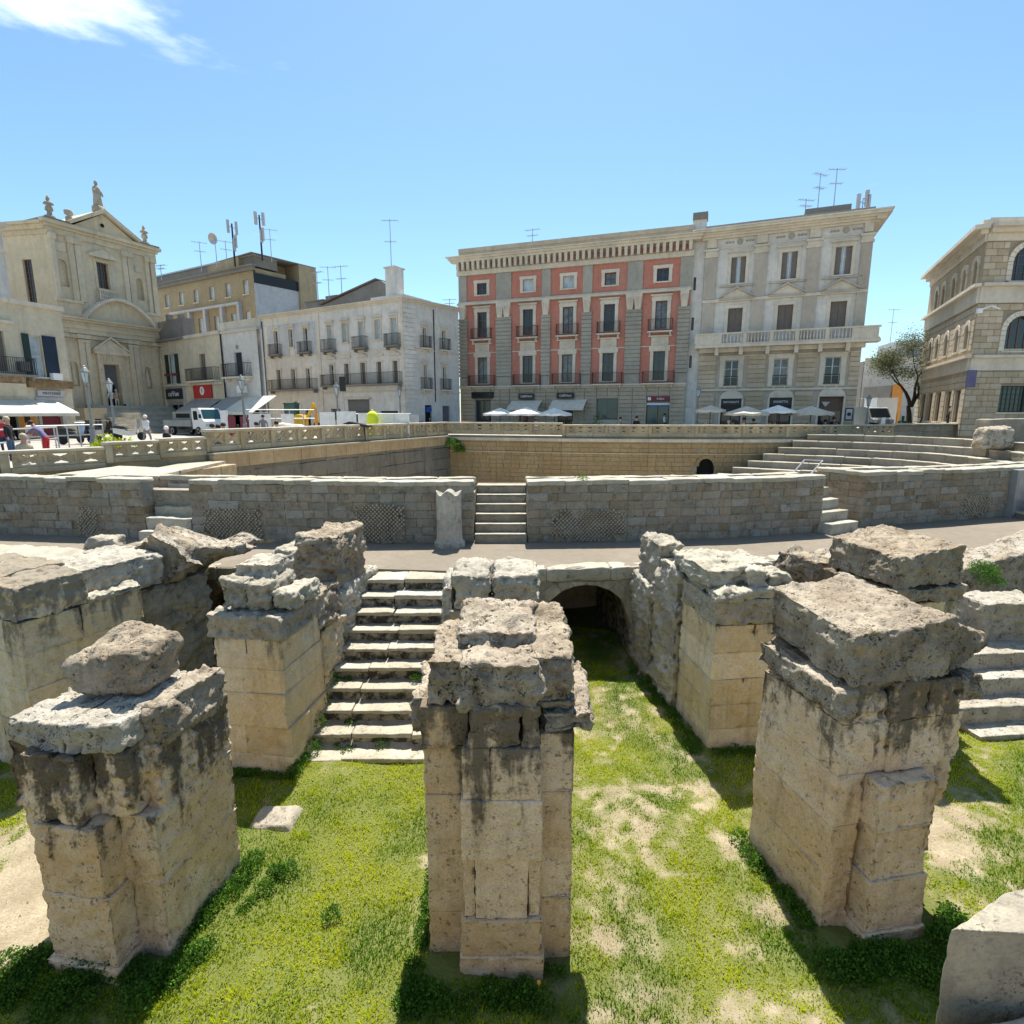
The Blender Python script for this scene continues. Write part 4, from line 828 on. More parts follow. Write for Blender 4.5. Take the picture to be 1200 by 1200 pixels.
# ================================================================== BUILDINGS
class Fac:
    def __init__(s,name,lab,P0,P1,cat='building',group=None):
        s.L=math.hypot(P1[0]-P0[0],P1[1]-P0[1]); s.an=math.atan2(P1[1]-P0[1],P1[0]-P0[0]); s.P0=P0
        s.root=empty(name,(P0[0],P0[1],ST),s.an,lab,cat,group)
    def sub(s,P0,P1):
        """another face of the same building: returns a Fac sharing the root, with its own frame"""
        f=object.__new__(Fac); f.L=math.hypot(P1[0]-P0[0],P1[1]-P0[1]); f.root=s.root; f.P0=P0; an=math.atan2(P1[1]-P0[1],P1[0]-P0[0])
        d=Vector((P0[0]-s.P0[0],P0[1]-s.P0[1])); c,q=math.cos(-s.an),math.sin(-s.an)
        f.loc=(d.x*c-d.y*q,d.x*q+d.y*c,0); f.an=an-s.an; f.an0=s.an; return f
    def put(s,o,u=0,v=0,d=0):
        """place an object at u along, v up, d proud of the wall"""
        if hasattr(s,'loc'):
            c,q=math.cos(s.an),math.sin(s.an); o.location=(s.loc[0]+c*u+q*d,s.loc[1]+q*u-c*d,v); o.rotation_euler=(0,0,s.an)
        else: o.location=(u,-d,v)
        return o
    def part(s,name,mb,mats,u=0,v=0,d=0,smooth=False): return s.put(mb.build(name,mats,s.root,smooth=smooth),u,v,d)
    def boxes(s,name,mat,L):
        """L: (u0,u1,v0,v1,d0,d1)"""
        if name in ('panel_frame','string_course','pilaster','upper_pilaster','niche_back','flower_box','storey_band','pane','air_conditioner','shop_frame','parapet_urn','stone_ledge','shop_glass','shop_dark','shopfront') and len(L)>1:
            return [s.boxes(name,mat,[q]) for q in L][0]
        a=MB()
        for u0,u1,v0,v1,d0,d1 in L: a.box(u0,u1,-d1,-d0,v0,v1)
        return s.part(name,a,M[mat])
    def wall(s,ops,u0,u1,v0,v1,mat,rev=.28,name='wall'):
        """wall face with real openings: ops = (u0,u1,v0,v1[,arch])"""
        us=sorted({u0,u1}|{o[0] for o in ops}|{o[1] for o in ops}); vs=sorted({v0,v1}|{o[2] for o in ops}|{o[3] for o in ops})
        us=[u for u in us if u0<=u<=u1]; vs=[v for v in vs if v0<=v<=v1]; a=MB()
        for i in range(len(us)-1):
            for j in range(len(vs)-1):
                cu,cv=(us[i]+us[i+1])/2,(vs[j]+vs[j+1])/2
                if any(o[0]<cu<o[1] and o[2]<cv<o[3] for o in ops): continue
                a.add([(us[i],0,vs[j]),(us[i+1],0,vs[j]),(us[i+1],0,vs[j+1]),(us[i],0,vs[j+1])],[(0,1,2,3)])
        for o in ops:
            p,q,r,t_=o[:4]; a.add([(p,0,r),(q,0,r),(q,rev,r),(p,rev,r)],[(0,1,2,3)]); a.add([(p,0,r),(p,rev,r),(p,rev,t_),(p,0,t_)],[(0,1,2,3)]); a.add([(q,0,r),(q,0,t_),(q,rev,t_),(q,rev,r)],[(0,1,2,3)]); 
            a.add([(p,0,t_),(p,rev,t_),(q,rev,t_),(q,0,t_)],[(0,1,2,3)])
            if len(o)>4 and o[4]:
                w_=q-p; R=w_/2; K=8; sp=t_-R; m=(p+q)/2
                for sgn in (-1,1):
                    pts=[(m+sgn*R,sp)]+[(m+sgn*R*math.cos(PI/2*i/K),sp+R*math.sin(PI/2*i/K)) for i in range(1,K+1)]+[(m+sgn*R,t_)]
                    a.prism(pts if sgn<0 else pts[::-1],0.0,rev*.9)
        return s.part(name,a,M[mat])
    def body(s,depth,h,mat='roofdark',u0=0,u1=None,ins=.3,name='body',v0=-.3):
        u1=s.L if u1 is None else u1; a=MB(); a.box(u0+.01,u1-.01,ins,depth,v0,h); return s.part(name,a,M[mat])
    def window(s,u0,u1,v0,v1,fm='frame_b',gm='glass',sill='trim',sur=None,rec=.16,mull=1,bars=2,shut=None,arch=False,opn=False,closed=False,surw=.16,head=0,base=0):
        w_,h=u1-u0,v1-v0; t=.06
        def fr():
            a=MB(); a.box(0,w_,0,.06,0,t); a.box(0,w_,0,.06,h-t,h); a.box(0,t,0,.06,t,h-t); a.box(w_-t,w_,0,.06,t,h-t)
            for i in range(mull): c=w_*(i+1)/(mull+1); a.box(c-t*.6,c+t*.6,-.005,.055,t,h-t)
            for i in range(bars): c=h*(i+1)/(bars+1); a.box(t,w_-t,.01,.05,c-.02,c+.02)
            return a.mesh('window',M[fm])
        key=('w',round(w_,2),round(h,2),fm,mull,bars)
        if closed:
            def cl():
                a=MB(); a.box(0,w_/2-.01,0,.05,0,h); a.box(w_/2+.01,w_,0,.05,0,h); n_=int(h/.12)
                for i in range(n_): 
                    z=.05+i*(h-.1)/n_; a.box(.06,w_/2-.06,-.015,0.001,z,z+.05); a.box(w_/2+.06,w_-.06,-.015,0.001,z,z+.05)
                return a.mesh('window',M[shut])
            W=obj('window',cached(('cl',round(w_,2),round(h,2),shut),cl),s.root); s.put(W,u0,v0,-rec)
        else:
            W=obj('window',cached(key,fr),s.root); s.put(W,u0,v0,-rec)
            if gm=='glass' and random.random()<.28: gm='glass_cur'
            obj('pane',cached(('p',round(w_,2),round(h,2),gm),lambda: MB().box(.03,w_-.03,.03,.045,.03,h-.03).mesh('pane',M[gm])),W)
        if sill: obj('sill',cached(('s',round(w_,2),sill),lambda: MB().box(-.14,w_+.14,-rec-.12,-rec+.16,-.11,-.005).mesh('sill',M[sill])),W)
        if sur:
            def sm():
                a=MB(); y0,y1=-rec-.07,-rec+.0; b=-.1 if base==0 else 0
                a.box(-surw,-.0,y0,y1,b,h); a.box(w_,w_+surw,y0,y1,b,h); a.box(-surw-.04,w_+surw+.04,y0-.02,y1,h,h+surw)
                if head: a.box(-surw-.12,w_+surw+.12,y0-.10,y1,h+surw+.12,h+surw+.24); a.box(-surw,w_+surw,y0+.02,y1,h+surw,h+surw+.12)
                return a.mesh('surround',M[sur])
            obj('surround',cached(('sr',round(w_,2),round(h,2),sur,surw,head),sm),W)
        if shut and opn:
            for sg in (0,1):
                def sh():
                    a=MB(); sw=w_/2; a.box(0,sw,-.04,0,0,h); n_=int(h/.13)
                    for i in range(n_): z=.06+i*(h-.12)/n_; a.box(.06,sw-.06,-.055,-.039,z,z+.06)
                    return a.mesh('shutter',M[shut])
                o=obj('shutter',cached(('sh',round(w_,2),round(h,2),shut),sh),W,(-w_/2-.02 if sg==0 else w_+.02,-rec-.02,0))
        return W
    def balcony(s,u0,u1,v,d=.55,mat='iron',slab='trim',h=.95,sp=.11,th=.12):
        w_=u1-u0
        def sb():
            a=MB(); a.box(0,w_,-d,0,-th,0); 
            for x in (.12,w_-.24): a.prism([(x,0),(x,0)],0,0) if False else a.box(x,x+.12,-d*.7,0,-th-.22,-th)
            return a.mesh('balcony',M[slab])
        B_=obj('balcony',cached(('b',round(w_,2),d,slab,th),sb),s.root); s.put(B_,u0,v,0)
        def rl():
            a=MB(); a.box(.02,w_-.02,-d+.02,-d+.05,h-.03,h); a.box(.02,w_-.02,-d+.02,-d+.05,.05,.08); a.box(.02,.05,-d+.05,0,h-.03,h); a.box(w_-.05,w_-.02,-d+.05,0,h-.03,h)
            n_=int(w_/sp)
            for i in range(n_+1): x=.03+i*(w_-.08)/n_; a.box(x,x+.02,-d+.025,-d+.045,.0,h-.03)
            for i in range(1,int(d/sp)): 
                for x in (.03,w_-.05): a.box(x,x+.02,-i*sp,-i*sp+.02,0,h-.03)
            return a.mesh('railing',M[mat])
        obj('railing',cached(('r',round(w_,2),d,mat,h,sp),rl),B_); return B_
    def cornice(s,v0,prof,mat='trim',u0=None,u1=None,name='cornice',ret=True):
        """prof: list of (dv,d) ; steps growing outwards"""
        a=MB(); u0=0 if u0 is None else u0; u1=s.L if u1 is None else u1
        for (va,d0),(vb,_) in zip(prof[:-1],prof[1:]):
            e=d0 if ret else 0; a.box(u0-e,u1+e,-d0,.02,v0+va,v0+vb)
        return s.part(name,a,M[mat])
def text_mesh(txt,size,mat,ext=.012,name='lettering',bold=False,sx=1.):
    c=bpy.data.curves.new(name,'FONT'); c.body=txt; c.size=size; c.align_x='CENTER'; c.align_y='CENTER'; c.extrude=ext; c.resolution_u=2
    if bold: c.offset=size*.012
    o=bpy.data.objects.new(name,c); COL.objects.link(o); dg=bpy.context.evaluated_depsgraph_get(); me=bpy.data.meshes.new_from_object(o.evaluated_get(dg)); bpy.data.objects.remove(o)
    me.materials.clear(); me.materials.append(M[mat]); me.name=name
    me.transform(Matrix.Diagonal((sx,1,1,1))@Matrix.Rotation(PI/2,4,'X')); return me
def sign(F,u,v,w_,h,txt,bm='signblk',tm='signwht',size=.3,d=.06,parent=True,name='sign',sx=1.):
    S=F.put(MB().box(-w_/2,w_/2,-.05,.0,-h/2,h/2).build(name,M[bm],F.root),u,v,d)
    if txt: obj('lettering',text_mesh(txt,size,tm,sx=sx),S,(0,-.062,0))
    return S
# ---------------- RED PALACE
R=Fac('red_palace','red plaster palace with five bays, grey banded pilasters and a bracketed cornice',(-4.88,54),(14.41,47.18))
cols=[2.27,6.69,10.35,13.95,18.22]; gr=[(1.5,3.1,0,2.75),(5.9,7.35,0,2.75),(9.55,10.95,0,2.75),(13.05,14.95,.95,2.8),(17.35,19.25,.0,2.8)]
ops=[(c-.48,c+.48,4.25,6.6) for c in cols]+[(c-.47,c+.47,8.42,10.6) for c in cols]+[(c-.48,c+.48,12.12,13.12) for c in cols]
R.wall(ops,0,20.46,3.95,13.85,'red'); R.wall(gr,-.0,20.46,-.2,3.95,'rust',name='ground_floor_wall')
R.body(13,15.6,'roofdark'); R.boxes('parapet','rust',[(0,20.46,15.85,16.2,-.6,.05),(-.0,20.46,15.4,15.85,-.6,-.01)]); R.boxes('side_wall','rust',[(-.02,.0,-.2,13.8,-13,0)])
for i,c in enumerate(cols):
    R.window(c-.48,c+.48,4.25,6.6,'frame_b','glass','trim','trim',surw=.26,bars=2)
    R.window(c-.47,c+.47,8.42,10.6,'frame_b','glass',None,'trim',surw=.28,bars=2,head=1)
    R.window(c-.48,c+.48,12.12,13.12,'frame_w' if i in(1,2) else 'frame_b','glass_sky' if i in (1,2) else 'glass','trim','trim',surw=.26,bars=1)
    R.balcony(c-1.3,c+1.3,4.0,.6,'iron'); R.balcony(c-1.0,c+1.0,8.2,.5,'ironred' if i<3 else 'iron')
    # shell lunette over the first-floor window
    a=MB(); K=10
    pts=[(.62*math.cos(PI*k/K),.62*math.sin(PI*k/K)) for k in range(K+1)]; a.prism(pts[::-1],-.12,0)
    for k in range(7): an=PI*(k+.5)/7; a.tube((0,-.13,.03),(.55*math.cos(an),-.13,.55*math.sin(an)),.02,.05,5)
    a.box(-.85,.85,-.1,0,-.42,-.0); a.box(-.95,.95,-.2,0,.70,.82); a.box(-.7,.7,-.09,0,0,.70)
    R.part('lunette',a,M['trim'],c,7.05,.01)
pil=[(-.02,.78),(3.69,5.13),(7.98,8.77),(11.62,12.44),(15.39,16.64),(19.58,20.47)]
for k,(p,q) in enumerate(pil):
    a=MB(); a.box(p,q,-.12,0,4.0,4.8); z=4.85
    while z<9.9:
        a.box(p-.03,q+.03,-.2,0,z,z+.26); a.box(p+.03,q-.03,-.13,0,z+.26,z+.33); z+=.33
    a.box(p,q,-.14,0,z,9.95) if z<9.95 else 0
    R.part('banded_pilaster',a,M['pilgrey'])
    a=MB(); m=(p+q)/2
    for sg in ((-1,1) if q-p>1.1 else (0,)):
        c=m+sg*.33; a.prism([(c-.34,11.25),(c-.34,11.0),(c-.22,10.0),(c+.22,10.0),(c+.34,11.0),(c+.34,11.25)],-.34,0)
        for dx in (-.2,0,.2): a.tube((c+dx,-.36,10.95),(c+dx*.7,-.3,10.15),.07,.04,6)
    R.part('bracket_capital',a,M['trim'])
    R.boxes('upper_pilaster','pilgrey',[(p+.0,q-.0,11.55,13.84,0,.09)])
R.boxes('storey_band','trim',[(-.1,20.5,11.25,11.42,0,.34),(-.05,20.48,11.42,11.55,0,.2),(-.05,20.48,3.86,4.0,0,.24),(-.02,20.46,3.7,3.86,0,.12)]); 
a=MB()
for p,q in zip([x[1] for x in pil[:-1]],[x[0] for x in pil[1:]]): a.box(p,q,-.06,0,6.98,7.06)
R.part('string_course',a,M['trim'])
a=MB(); a.box(-.15,20.6,-.2,0,13.85,14.25)
R.part('architrave',a,M['trim'])
a=MB(); 
for i in range(41):
    u=.1+i*20.2/40; a.prism([(u-.11,14.25),(u+.11,14.25),(u+.13,14.95),(u-.13,14.95)],-.55,0)
tag(R.part('cornice_brackets',a,M['trim']),kind='stuff')
a=MB()
for i in range(40): u=.35+i*20.2/40; a.box(u-.12,u+.12,-.08,0,14.42,14.8)
tag(R.part('cornice_vents',a,M['red']),kind='stuff')
R.boxes('frieze','trim',[(0,20.46,14.25,14.95,0,.05)])
R.cornice(14.95,[(0,.6),(.18,.75),(.36,.92),(.45,.92)],'trim',name='cornice'); R.boxes('attic','roofdark',[(0,20.46,15.4,15.42,0,.3)])
# rusticated courses of the ground floor, each course a strip between the shop openings
cuts=[0,1.5,3.1,5.9,7.35,9.55,10.95,13.05,14.95,17.35,19.25,20.46]
for r in range(11):
    z=-.1+r*.345; a=MB()
    for i in range(0,len(cuts)-1):
        p,q=cuts[i],cuts[i+1]
        if i%2==1 and z<2.78 : continue
        n_=max(1,round((q-p)/1.1)); 
        for j in range(n_):
            sh=.5*(r%2)/n_*(q-p) if n_>1 else 0
            x0,x1=p+(q-p)*j/n_,p+(q-p)*(j+1)/n_
            a.box(x0+.025,x1-.025,-.11,0,z+.03,min(z+.315,3.68))
    tag(R.part('rusticated_course',a,M['rust']),kind='stuff')
for i,(p,q,r_,t_) in enumerate(gr):
    W=R.boxes('shopfront','frame_b' if i!=3 else 'teal',[(p,q,r_+.0,t_,-.27,-.22)]); 
    a=MB(); a.box(p+.08,p+(q-p)/2-.04,.18,.2,.1+r_,t_-.1); a.box(p+(q-p)/2+.04,q-.08,.18,.2,.1+r_,t_-.1); o=R.part('pane',a,M['teal' if i>2 else 'glass']); 
sign(R,2.3,3.2,2.3,.55,'','signblk',size=.2); R.boxes('portal_panel','iron',[(1.3,3.3,2.85,2.95,0,.35)])
sign(R,6.65,3.02,1.5,.5,'CaffèVieni','signblk','signwht',.30,.25,sx=.9); sign(R,10.3,3.05,1.6,.5,'CaffèVieni','signblk','signwht',.30,.25,sx=.9)
def awning(F,u0,u1,v0,v1,d,mat,scal=.18,name='awning',lab=None):
    a=MB(); a.add([(u0,0,v1),(u1,0,v1),(u1,-d,v0),(u0,-d,v0),(u0,0,v1-.04),(u1,0,v1-.04),(u1,-d,v0-.04),(u0,-d,v0-.04)],[(0,3,2,1),(4,5,6,7),(0,1,5,4),(1,2,6,5),(3,7,6,2),(0,4,7,3)])
    a.box(u0,u1,-d-.02,-d-.001,v0-scal,v0-.0); a.box(u0-.02,u0+.02,-d*.98,-.02,v0-.06,v0-.02) ; a.box(u1-.02,u1+.02,-d*.98,-.02,v0-.06,v0-.02)
    return F.part(name,a,M[mat])
awning(R,5.2,8.1,1.95,2.7,1.5,'awn'); awning(R,9.1,12.2,1.95,2.75,1.5,'awn')
S=sign(R,18.3,2.72,1.9,.42,'','maroon'); obj('lettering',text_mesh('Infissi',.28,'signwht'),S,(.2,-.06,0)); obj('emblem',MB().box(-.13,.13,-.02,0,-.13,.13).mesh('emblem',M['signwht']),S,(-.72,-.055,0))
R.boxes('blue_strip','blue',[(17.36,19.24,2.1,2.2,-.2,-.1)]); R.boxes('white_strip','signwht',[(17.36,19.24,2.2,2.38,-.2,-.1)]); S=R.put(obj('lettering',text_mesh('UNIQA',.22,'signgry'),R.root),14.4,2.5,-.2)
# ---------------- narrow white recess between the palaces
P=Fac('narrow_white_house','narrow white plastered strip of house with slit windows, squeezed between both palaces',(14.42,47.45),(15.38,47.1))
P.wall([(.25,.45,11.3,12.3),(.25,.45,8.2,9.2),(.25,.45,5.2,6.2),(.1,.75,0,2.0)],0,P.L,-.2,16.6,'white'); P.body(10,16.2)
for v in (11.3,8.2,5.2): P.window(.25,.45,v,v+1,'frame_b','glass',None,mull=0,bars=0)
P.boxes('door','galv',[(.1,.75,0,2.0,-.2,-.14)]); P.boxes('cap','roofdark',[(-.05,1.07,16.6,17.1,-.8,.15)])
# ---------------- GREY PALACE
G=Fac('grey_palace','pale grey stuccoed palace with beige pilasters, pediments and a long stone balcony',(15.36,47),(25.9,42.6))
gc=[2.52,6.1,9.66]; gs=[(1.9,3.45,0,2.7),(5.5,7.1,0,2.75),(8.98,10.6,0,2.8)]
G.wall([(c-.53,c+.53,7.75,9.7) for c in gc]+[(c-.53,c+.53,11.56,13.5) for c in gc],0,11.42,6.9,14.9,'white')
G.wall([(c-.52,c+.52,3.68,5.7) for c in gc]+gs,0,11.42,-.2,6.9,'beigep',name='lower_wall')
G.body(11,16.0); G.boxes('side_wall','beigep',[(11.41,11.43,-.2,15.6,-11,0)])
for c in gc:
    wn=G.window(c-.53,c+.53,11.56,13.5,'frame_w','glass_sky','trim','trim',surw=.22,head=1,bars=2)
    for x_ in (0.0,.68): obj('shutter',cached('lf%.2f'%x_,lambda: MB().box(x_,x_+.38,-.05,-.01,.02,1.92).mesh('shutter',M['shut_t'])),wn)
    G.window(c-.53,c+.53,7.75,9.7,'frame_w','glass',None,'trim',shut='shut_t',closed=True,surw=.24)
    W=G.window(c-.52,c+.52,3.68,5.7,'frame_w','glass','trim','trim',surw=.36); G.balcony(c-.56,c+.56,3.7,.12,'iron','trim',.75,.1,.06)
    a=MB(); a.prism([(-1.2,0),(1.2,0),(1.2,.1),(0,.72),(-1.2,.1)],-.16,0); G.part('pediment',a,M['trim'],c,10.45,.0)
    a=MB(); a.prism([(-1.28,.0),(-1.28,.12),(0,.86),(1.28,.12),(1.28,.0),(0,.70)],-.34,-.16); a.box(-1.25,1.25,-.3,0,-.14,-.001); G.part('pediment_moulding',a,M['beigep'],c,10.45,.0)
    G.boxes('sill_band','beigep',[(c-1.3,c+1.3,11.3,11.42,0,.16)])
    a=MB(); a.lathe([(.22,0),(.2,.05),(.08,.07)],n=10); o=G.part('rosette',a,M['pilgrey'],c-.0,14.62,.02); o.rotation_euler=(PI/2,0,0)
    a=MB()
    for sg in (-1,1):
        for k in range(3): a.prism([(sg*(.4+k*.22),0),(sg*(.5+k*.22),.09),(sg*(.62+k*.22),0),(sg*(.5+k*.22),-.09)][::sg],-.05,0)
    G.part('frieze_ornament',a,M['pilgrey'],c,14.62,.01)
for (p,q) in [(.08,.92),(3.66,4.54),(7.24,8.12),(10.72,11.42)]:
    G.boxes('pilaster','beigep',[(p,q,7.0,10.2,0,.16),(p,q,10.45,13.6,0,.16)]); G.boxes('pilaster_capital','trim',[(p-.08,q+.08,13.6,13.75,0,.24),(p-.02,q+.02,13.75,14.05,0,.2),(p-.12,q+.12,14.05,14.2,0,.3),(p+.08,q-.08,14.3,14.95,0,.2)])
G.boxes('storey_band','trim',[(0,11.42,10.2,10.42,0,.2)])
G.boxes('upper_frieze_band','trim',[(0,11.42,14.2,14.28,0,.1)])
G.cornice(14.9,[(0,.25),(.15,.45),(.3,.62),(.42,.85),(.6,.95),(.7,.95)],'trim'); G.boxes('attic','roofdark',[(0,11.3,15.6,15.85,-1,.5),(6.9,9.9,15.85,16.5,-3,-.4)])
G.boxes('side_cornice','trim',[(11.42,12.3,15.3,15.6,-11,.9),(11.42,12.0,15.0,15.3,-11,.6)])
# balcony with balusters
G.boxes('stone_balcony','trim',[(-.3,12.4,6.62,6.82,0,1.1),(0,11.6,6.3,6.62,0,.45)]+[(u,u+.28,6.05,6.62,0,.85) for u in (1.2,3.0,4.9,6.9,8.5,10.3)])
posts=[-.2,1.55,3.35,5.25,7.0,9.0,10.7,12.1]
a=MB(); a.box(-.25,12.35,-1.08,-.86,7.62,7.74); a.box(-.25,12.35,-1.06,-.88,6.83,6.93)
for p in posts: a.box(p-.14,p+.14,-1.07,-.87,6.93,7.62)
G.part('balustrade_rail',a,M['trim'])
bl=cached('baluster',lambda: MB().lathe([(.05,0),(.05,.05),(.03,.1),(.065,.25),(.03,.5),(.05,.62),(.05,.69)],n=6).mesh('baluster',M['trim']))
for p,q in zip(posts[:-1],posts[1:]):
    if p in (-.2,10.7): G.boxes('solid_panel','trim',[(p+.14,q-.14,6.93,7.62,.9,1.04)]); continue
    n_=int((q-p-.4)/.2)
    for k in range(n_): G.put(obj('baluster',bl,G.root),p+.26+k*(q-p-.5)/(n_-1),6.93,.97)
# tan ashlar of the two lower storeys
for (p,q) in [(.0,1.35),(3.75,5.0),(7.25,8.5),(10.75,11.42)]:
    for r in range(17):
        z=0+r*.355
        if z>5.7 or 3.1<z<3.5: continue
        G.boxes('ashlar_course','quoin',[(p+.0,q,z+.02,z+.33,0,.09)])
G.boxes('string_course','trim',[(0,11.42,3.3,3.45,0,.16),(0,11.42,6.0,6.08,0,.1)])
for i,(p,q,r_,t_) in enumerate(gs):
    a=MB(); K=10; m=(p+q)/2; R_=(q-p)/2+.1; pts=[(m+R_*math.cos(PI*k/K),t_+.75*R_*math.sin(PI*k/K)) for k in range(K+1)]; a.prism(pts[::-1],-.12,0); a.box(p-.12,q+.12,-.16,0,t_-.02,t_+.06); a.box(p-.14,p-.0,-.1,0,0,t_); a.box(q,q+.14,-.1,0,0,t_); G.part('shop_arch',a,M['trim'])
    G.boxes('shopfront','black' if i<2 else 'frame_b',[(p,q,0,t_,-.27,-.2)]); a=MB(); a.box(p+.1,(p+q)/2-.04,.16,.19,.1,1.7); a.box((p+q)/2+.04,q-.1,.16,.19,.1,1.7); G.part('pane',a,M['glass'])
S=sign(G,2.67,2.4,1.5,.55,'RISTORANTE','signblk','signwht',.21,-.05,sx=.95); S=sign(G,6.3,2.4,1.55,.55,'GIOIETTA','signblk','signwht',.24,-.05)
a=MB(); a.prism([(-.3,.18),(.3,.18),(0,-.2)][::-1],-.03,0); G.part('wing_emblem',a,M['signgry'],9.45,2.2,-.15)
S=sign(G,11.05,1.45,.55,.95,'','signblk'); obj('poster',MB().box(-.2,.2,-.02,0,-.38,.38).mesh('poster',M['signgry']),S,(0,-.051,0)); obj('ring',MB().lathe([(.14,0),(.14,.02),(.08,.03)],n=12).mesh('ring',M['signblk']),S,(0,-.075,0)).rotation_euler=(PI/2,0,0)
# ---------------- WHITE HOUSE (long)
W_=Fac('white_apartment_house','long weathered white house with two rows of tall windows and iron balconies, rounding a corner',(-24.22,56),(-8.85,47.05))
u1=[2.04,4.14,6.19,9.33,11.18,13.14,15.02,16.81]; tall=[1,0,1,1,0,1,0,1]
ops=[(u-.32,u+.32,7.1 if t_ else 7.62,9.2) for u,t_ in zip(u1,tall)]+[(u-.28,u+.28,3.75 if u<7 else 4.0,5.6 if u<7 else 5.8) for u in u1]
gops=[(2.6,3.3,0,1.8),(3.55,4.6,0,2.6,1),(5.4,6.1,0,1.9),(8.9,10.1,.9,1.9),(11.1,13.7,0,2.7),(14.9,16.9,.2,1.7)]
W_.wall(ops+gops,0,17.79,-.2,10.45,'white'); W_.boxes('blue_wash','blueish',[(.8,1.7,6.85,9.7,0,.03),(2.42,3.78,6.85,9.7,0,.03),(4.5,5.83,6.85,9.7,0,.03),(6.56,7.4,6.85,9.7,0,.03)])
# body as one prism round the corner
X=W_.sub((-8.85,47.05),(-4.8,51.9))
a=MB(); a.extr([(-24.2,56.3),(-8.95,47.35),(-5.05,52.0),(-12,64),(-20,66)],ST-.3,ST+10.4); o=a.build('body',M['roofdark'],W_.root); o.matrix_parent_inverse=Matrix.Identity(4); 
o.location=(0,0,0); Mi=(Matrix.Translation((W_.P0[0],W_.P0[1],ST))@Matrix.Rotation(W_.an,4,'Z')).inverted(); o.data.transform(Mi)
X.wall([(2.0,2.4,7.0,8.6),(4.2,4.65,7.0,8.6),(2.0,2.4,3.6,5.55),(4.2,4.65,3.6,5.55),(2.1,2.9,.3,2.2),(4.15,5.1,0,2.15)],0,6.32,-.2,10.45,'white',name='side_wall')
for u,t_ in zip(u1,tall):
    v0=7.1 if t_ else 7.62
    W_.window(u-.32,u+.32,v0,9.2,'frame_w','glass_sky' if u>9 else 'glass','trim','trim',surw=.1,bars=1,head=1)
    if u>8: W_.window(u-.28,u+.28,4.0,5.8,'frame_w','glass','trim','trim',surw=.12,bars=2,shut='shut_t',closed=(u>10))
    else: W_.window(u-.28,u+.28,3.75,5.6,'frame_w','glass','trim','trim',surw=.12,bars=2,shut='shut_t',closed=(u<3))
    if t_: W_.balcony(u-.75,u+.75,7.0,.55,'iron','roofdark')
    if u>8:
        a=MB(); 
        if t_: a.prism([(-.6,0),(.6,0),(.6,.08),(0,.36),(-.6,.08)],-.14,0)
        else: a.box(-.55,.55,-.16,0,.02,.18)
        W_.part('window_head',a,M['trim'],u,6.25,0)
W_.balcony(1.0,7.4,3.7,.6,'iron','roofdark'); W_.balcony(8.3,17.6,3.95,.6,'iron','roofdark')
for u,v,w2,h2 in ((2.2,7.8,.4,1.6),(4.42,7.8,.45,1.6),(2.2,4.57,.4,1.95),(4.42,4.57,.45,1.95)):
    X.window(u-w2/2,u+w2/2,v-h2/2,v+h2/2,'frame_w','glass','trim','trim',surw=.1,bars=1,head=1); X.balcony(u-.55,u+.55,v-h2/2-.05,.45,'iron','trim')
W_.cornice(10.4,[(0,.08),(.12,.2),(.24,.34),(.32,.34)],'trim'); X.cornice(10.41,[(0,.08),(.12,.2),(.24,.34),(.32,.34)],'trim')
W_.boxes('string_course','trim',[(0,17.79,6.72,6.82,0,.09),(7.7,8.0,0,10.4,0,.07),(17.5,17.8,0,10.4,0,.08),(7.8,17.79,3.3,3.4,0,.08)])
X.boxes('string_course','trim',[(0,6.32,6.72,6.82,0,.09),(0,6.32,3.3,3.4,0,.08)]); 
a=MB(); a.tube((3.3,-.06,2.5),(3.3,-.06,10.2),.05,n=6); X.part('drainpipe',a,M['iron']); a=MB(); a.tube((.12,-.08,.0),(.12,-.08,10.2),.05,n=6); W_.part('drainpipe',a,M['iron'])
for r in range(28):
    z=.2+r*.36
    if z<10.1: 
        W_.boxes('corner_stone','white',[(16.95 if z>6 and False else 17.3,17.79,z+.02,z+.33,0,.06)]) if r%2 else None; X.boxes('corner_stone','white',[(0,1.35 if r%2 else 1.0,z+.02,z+.33,0,.05)])
for i,g in enumerate(gops):
    W_.boxes('shopfront','dark' if i in (0,2,5) else 'letgrey',[(g[0],g[1],g[2],g[3],-.27,-.2)])
W_.boxes('metal_shutter','letgrey',[(11.1,13.7,1.7,2.7,-.12,-.05)]); W_.boxes('shop_canopy','trim',[(10.9,13.9,2.72,2.84,0,.3)])
X.boxes('blue_board','blue',[(2.2,2.75,1.6,2.05,.0,.08)]); X.boxes('door','letgrey',[(4.15,5.1,0,2.15,-.24,-.18)]); X.boxes('dark_window','dark',[(2.1,2.9,.3,2.2,-.24,-.2)])
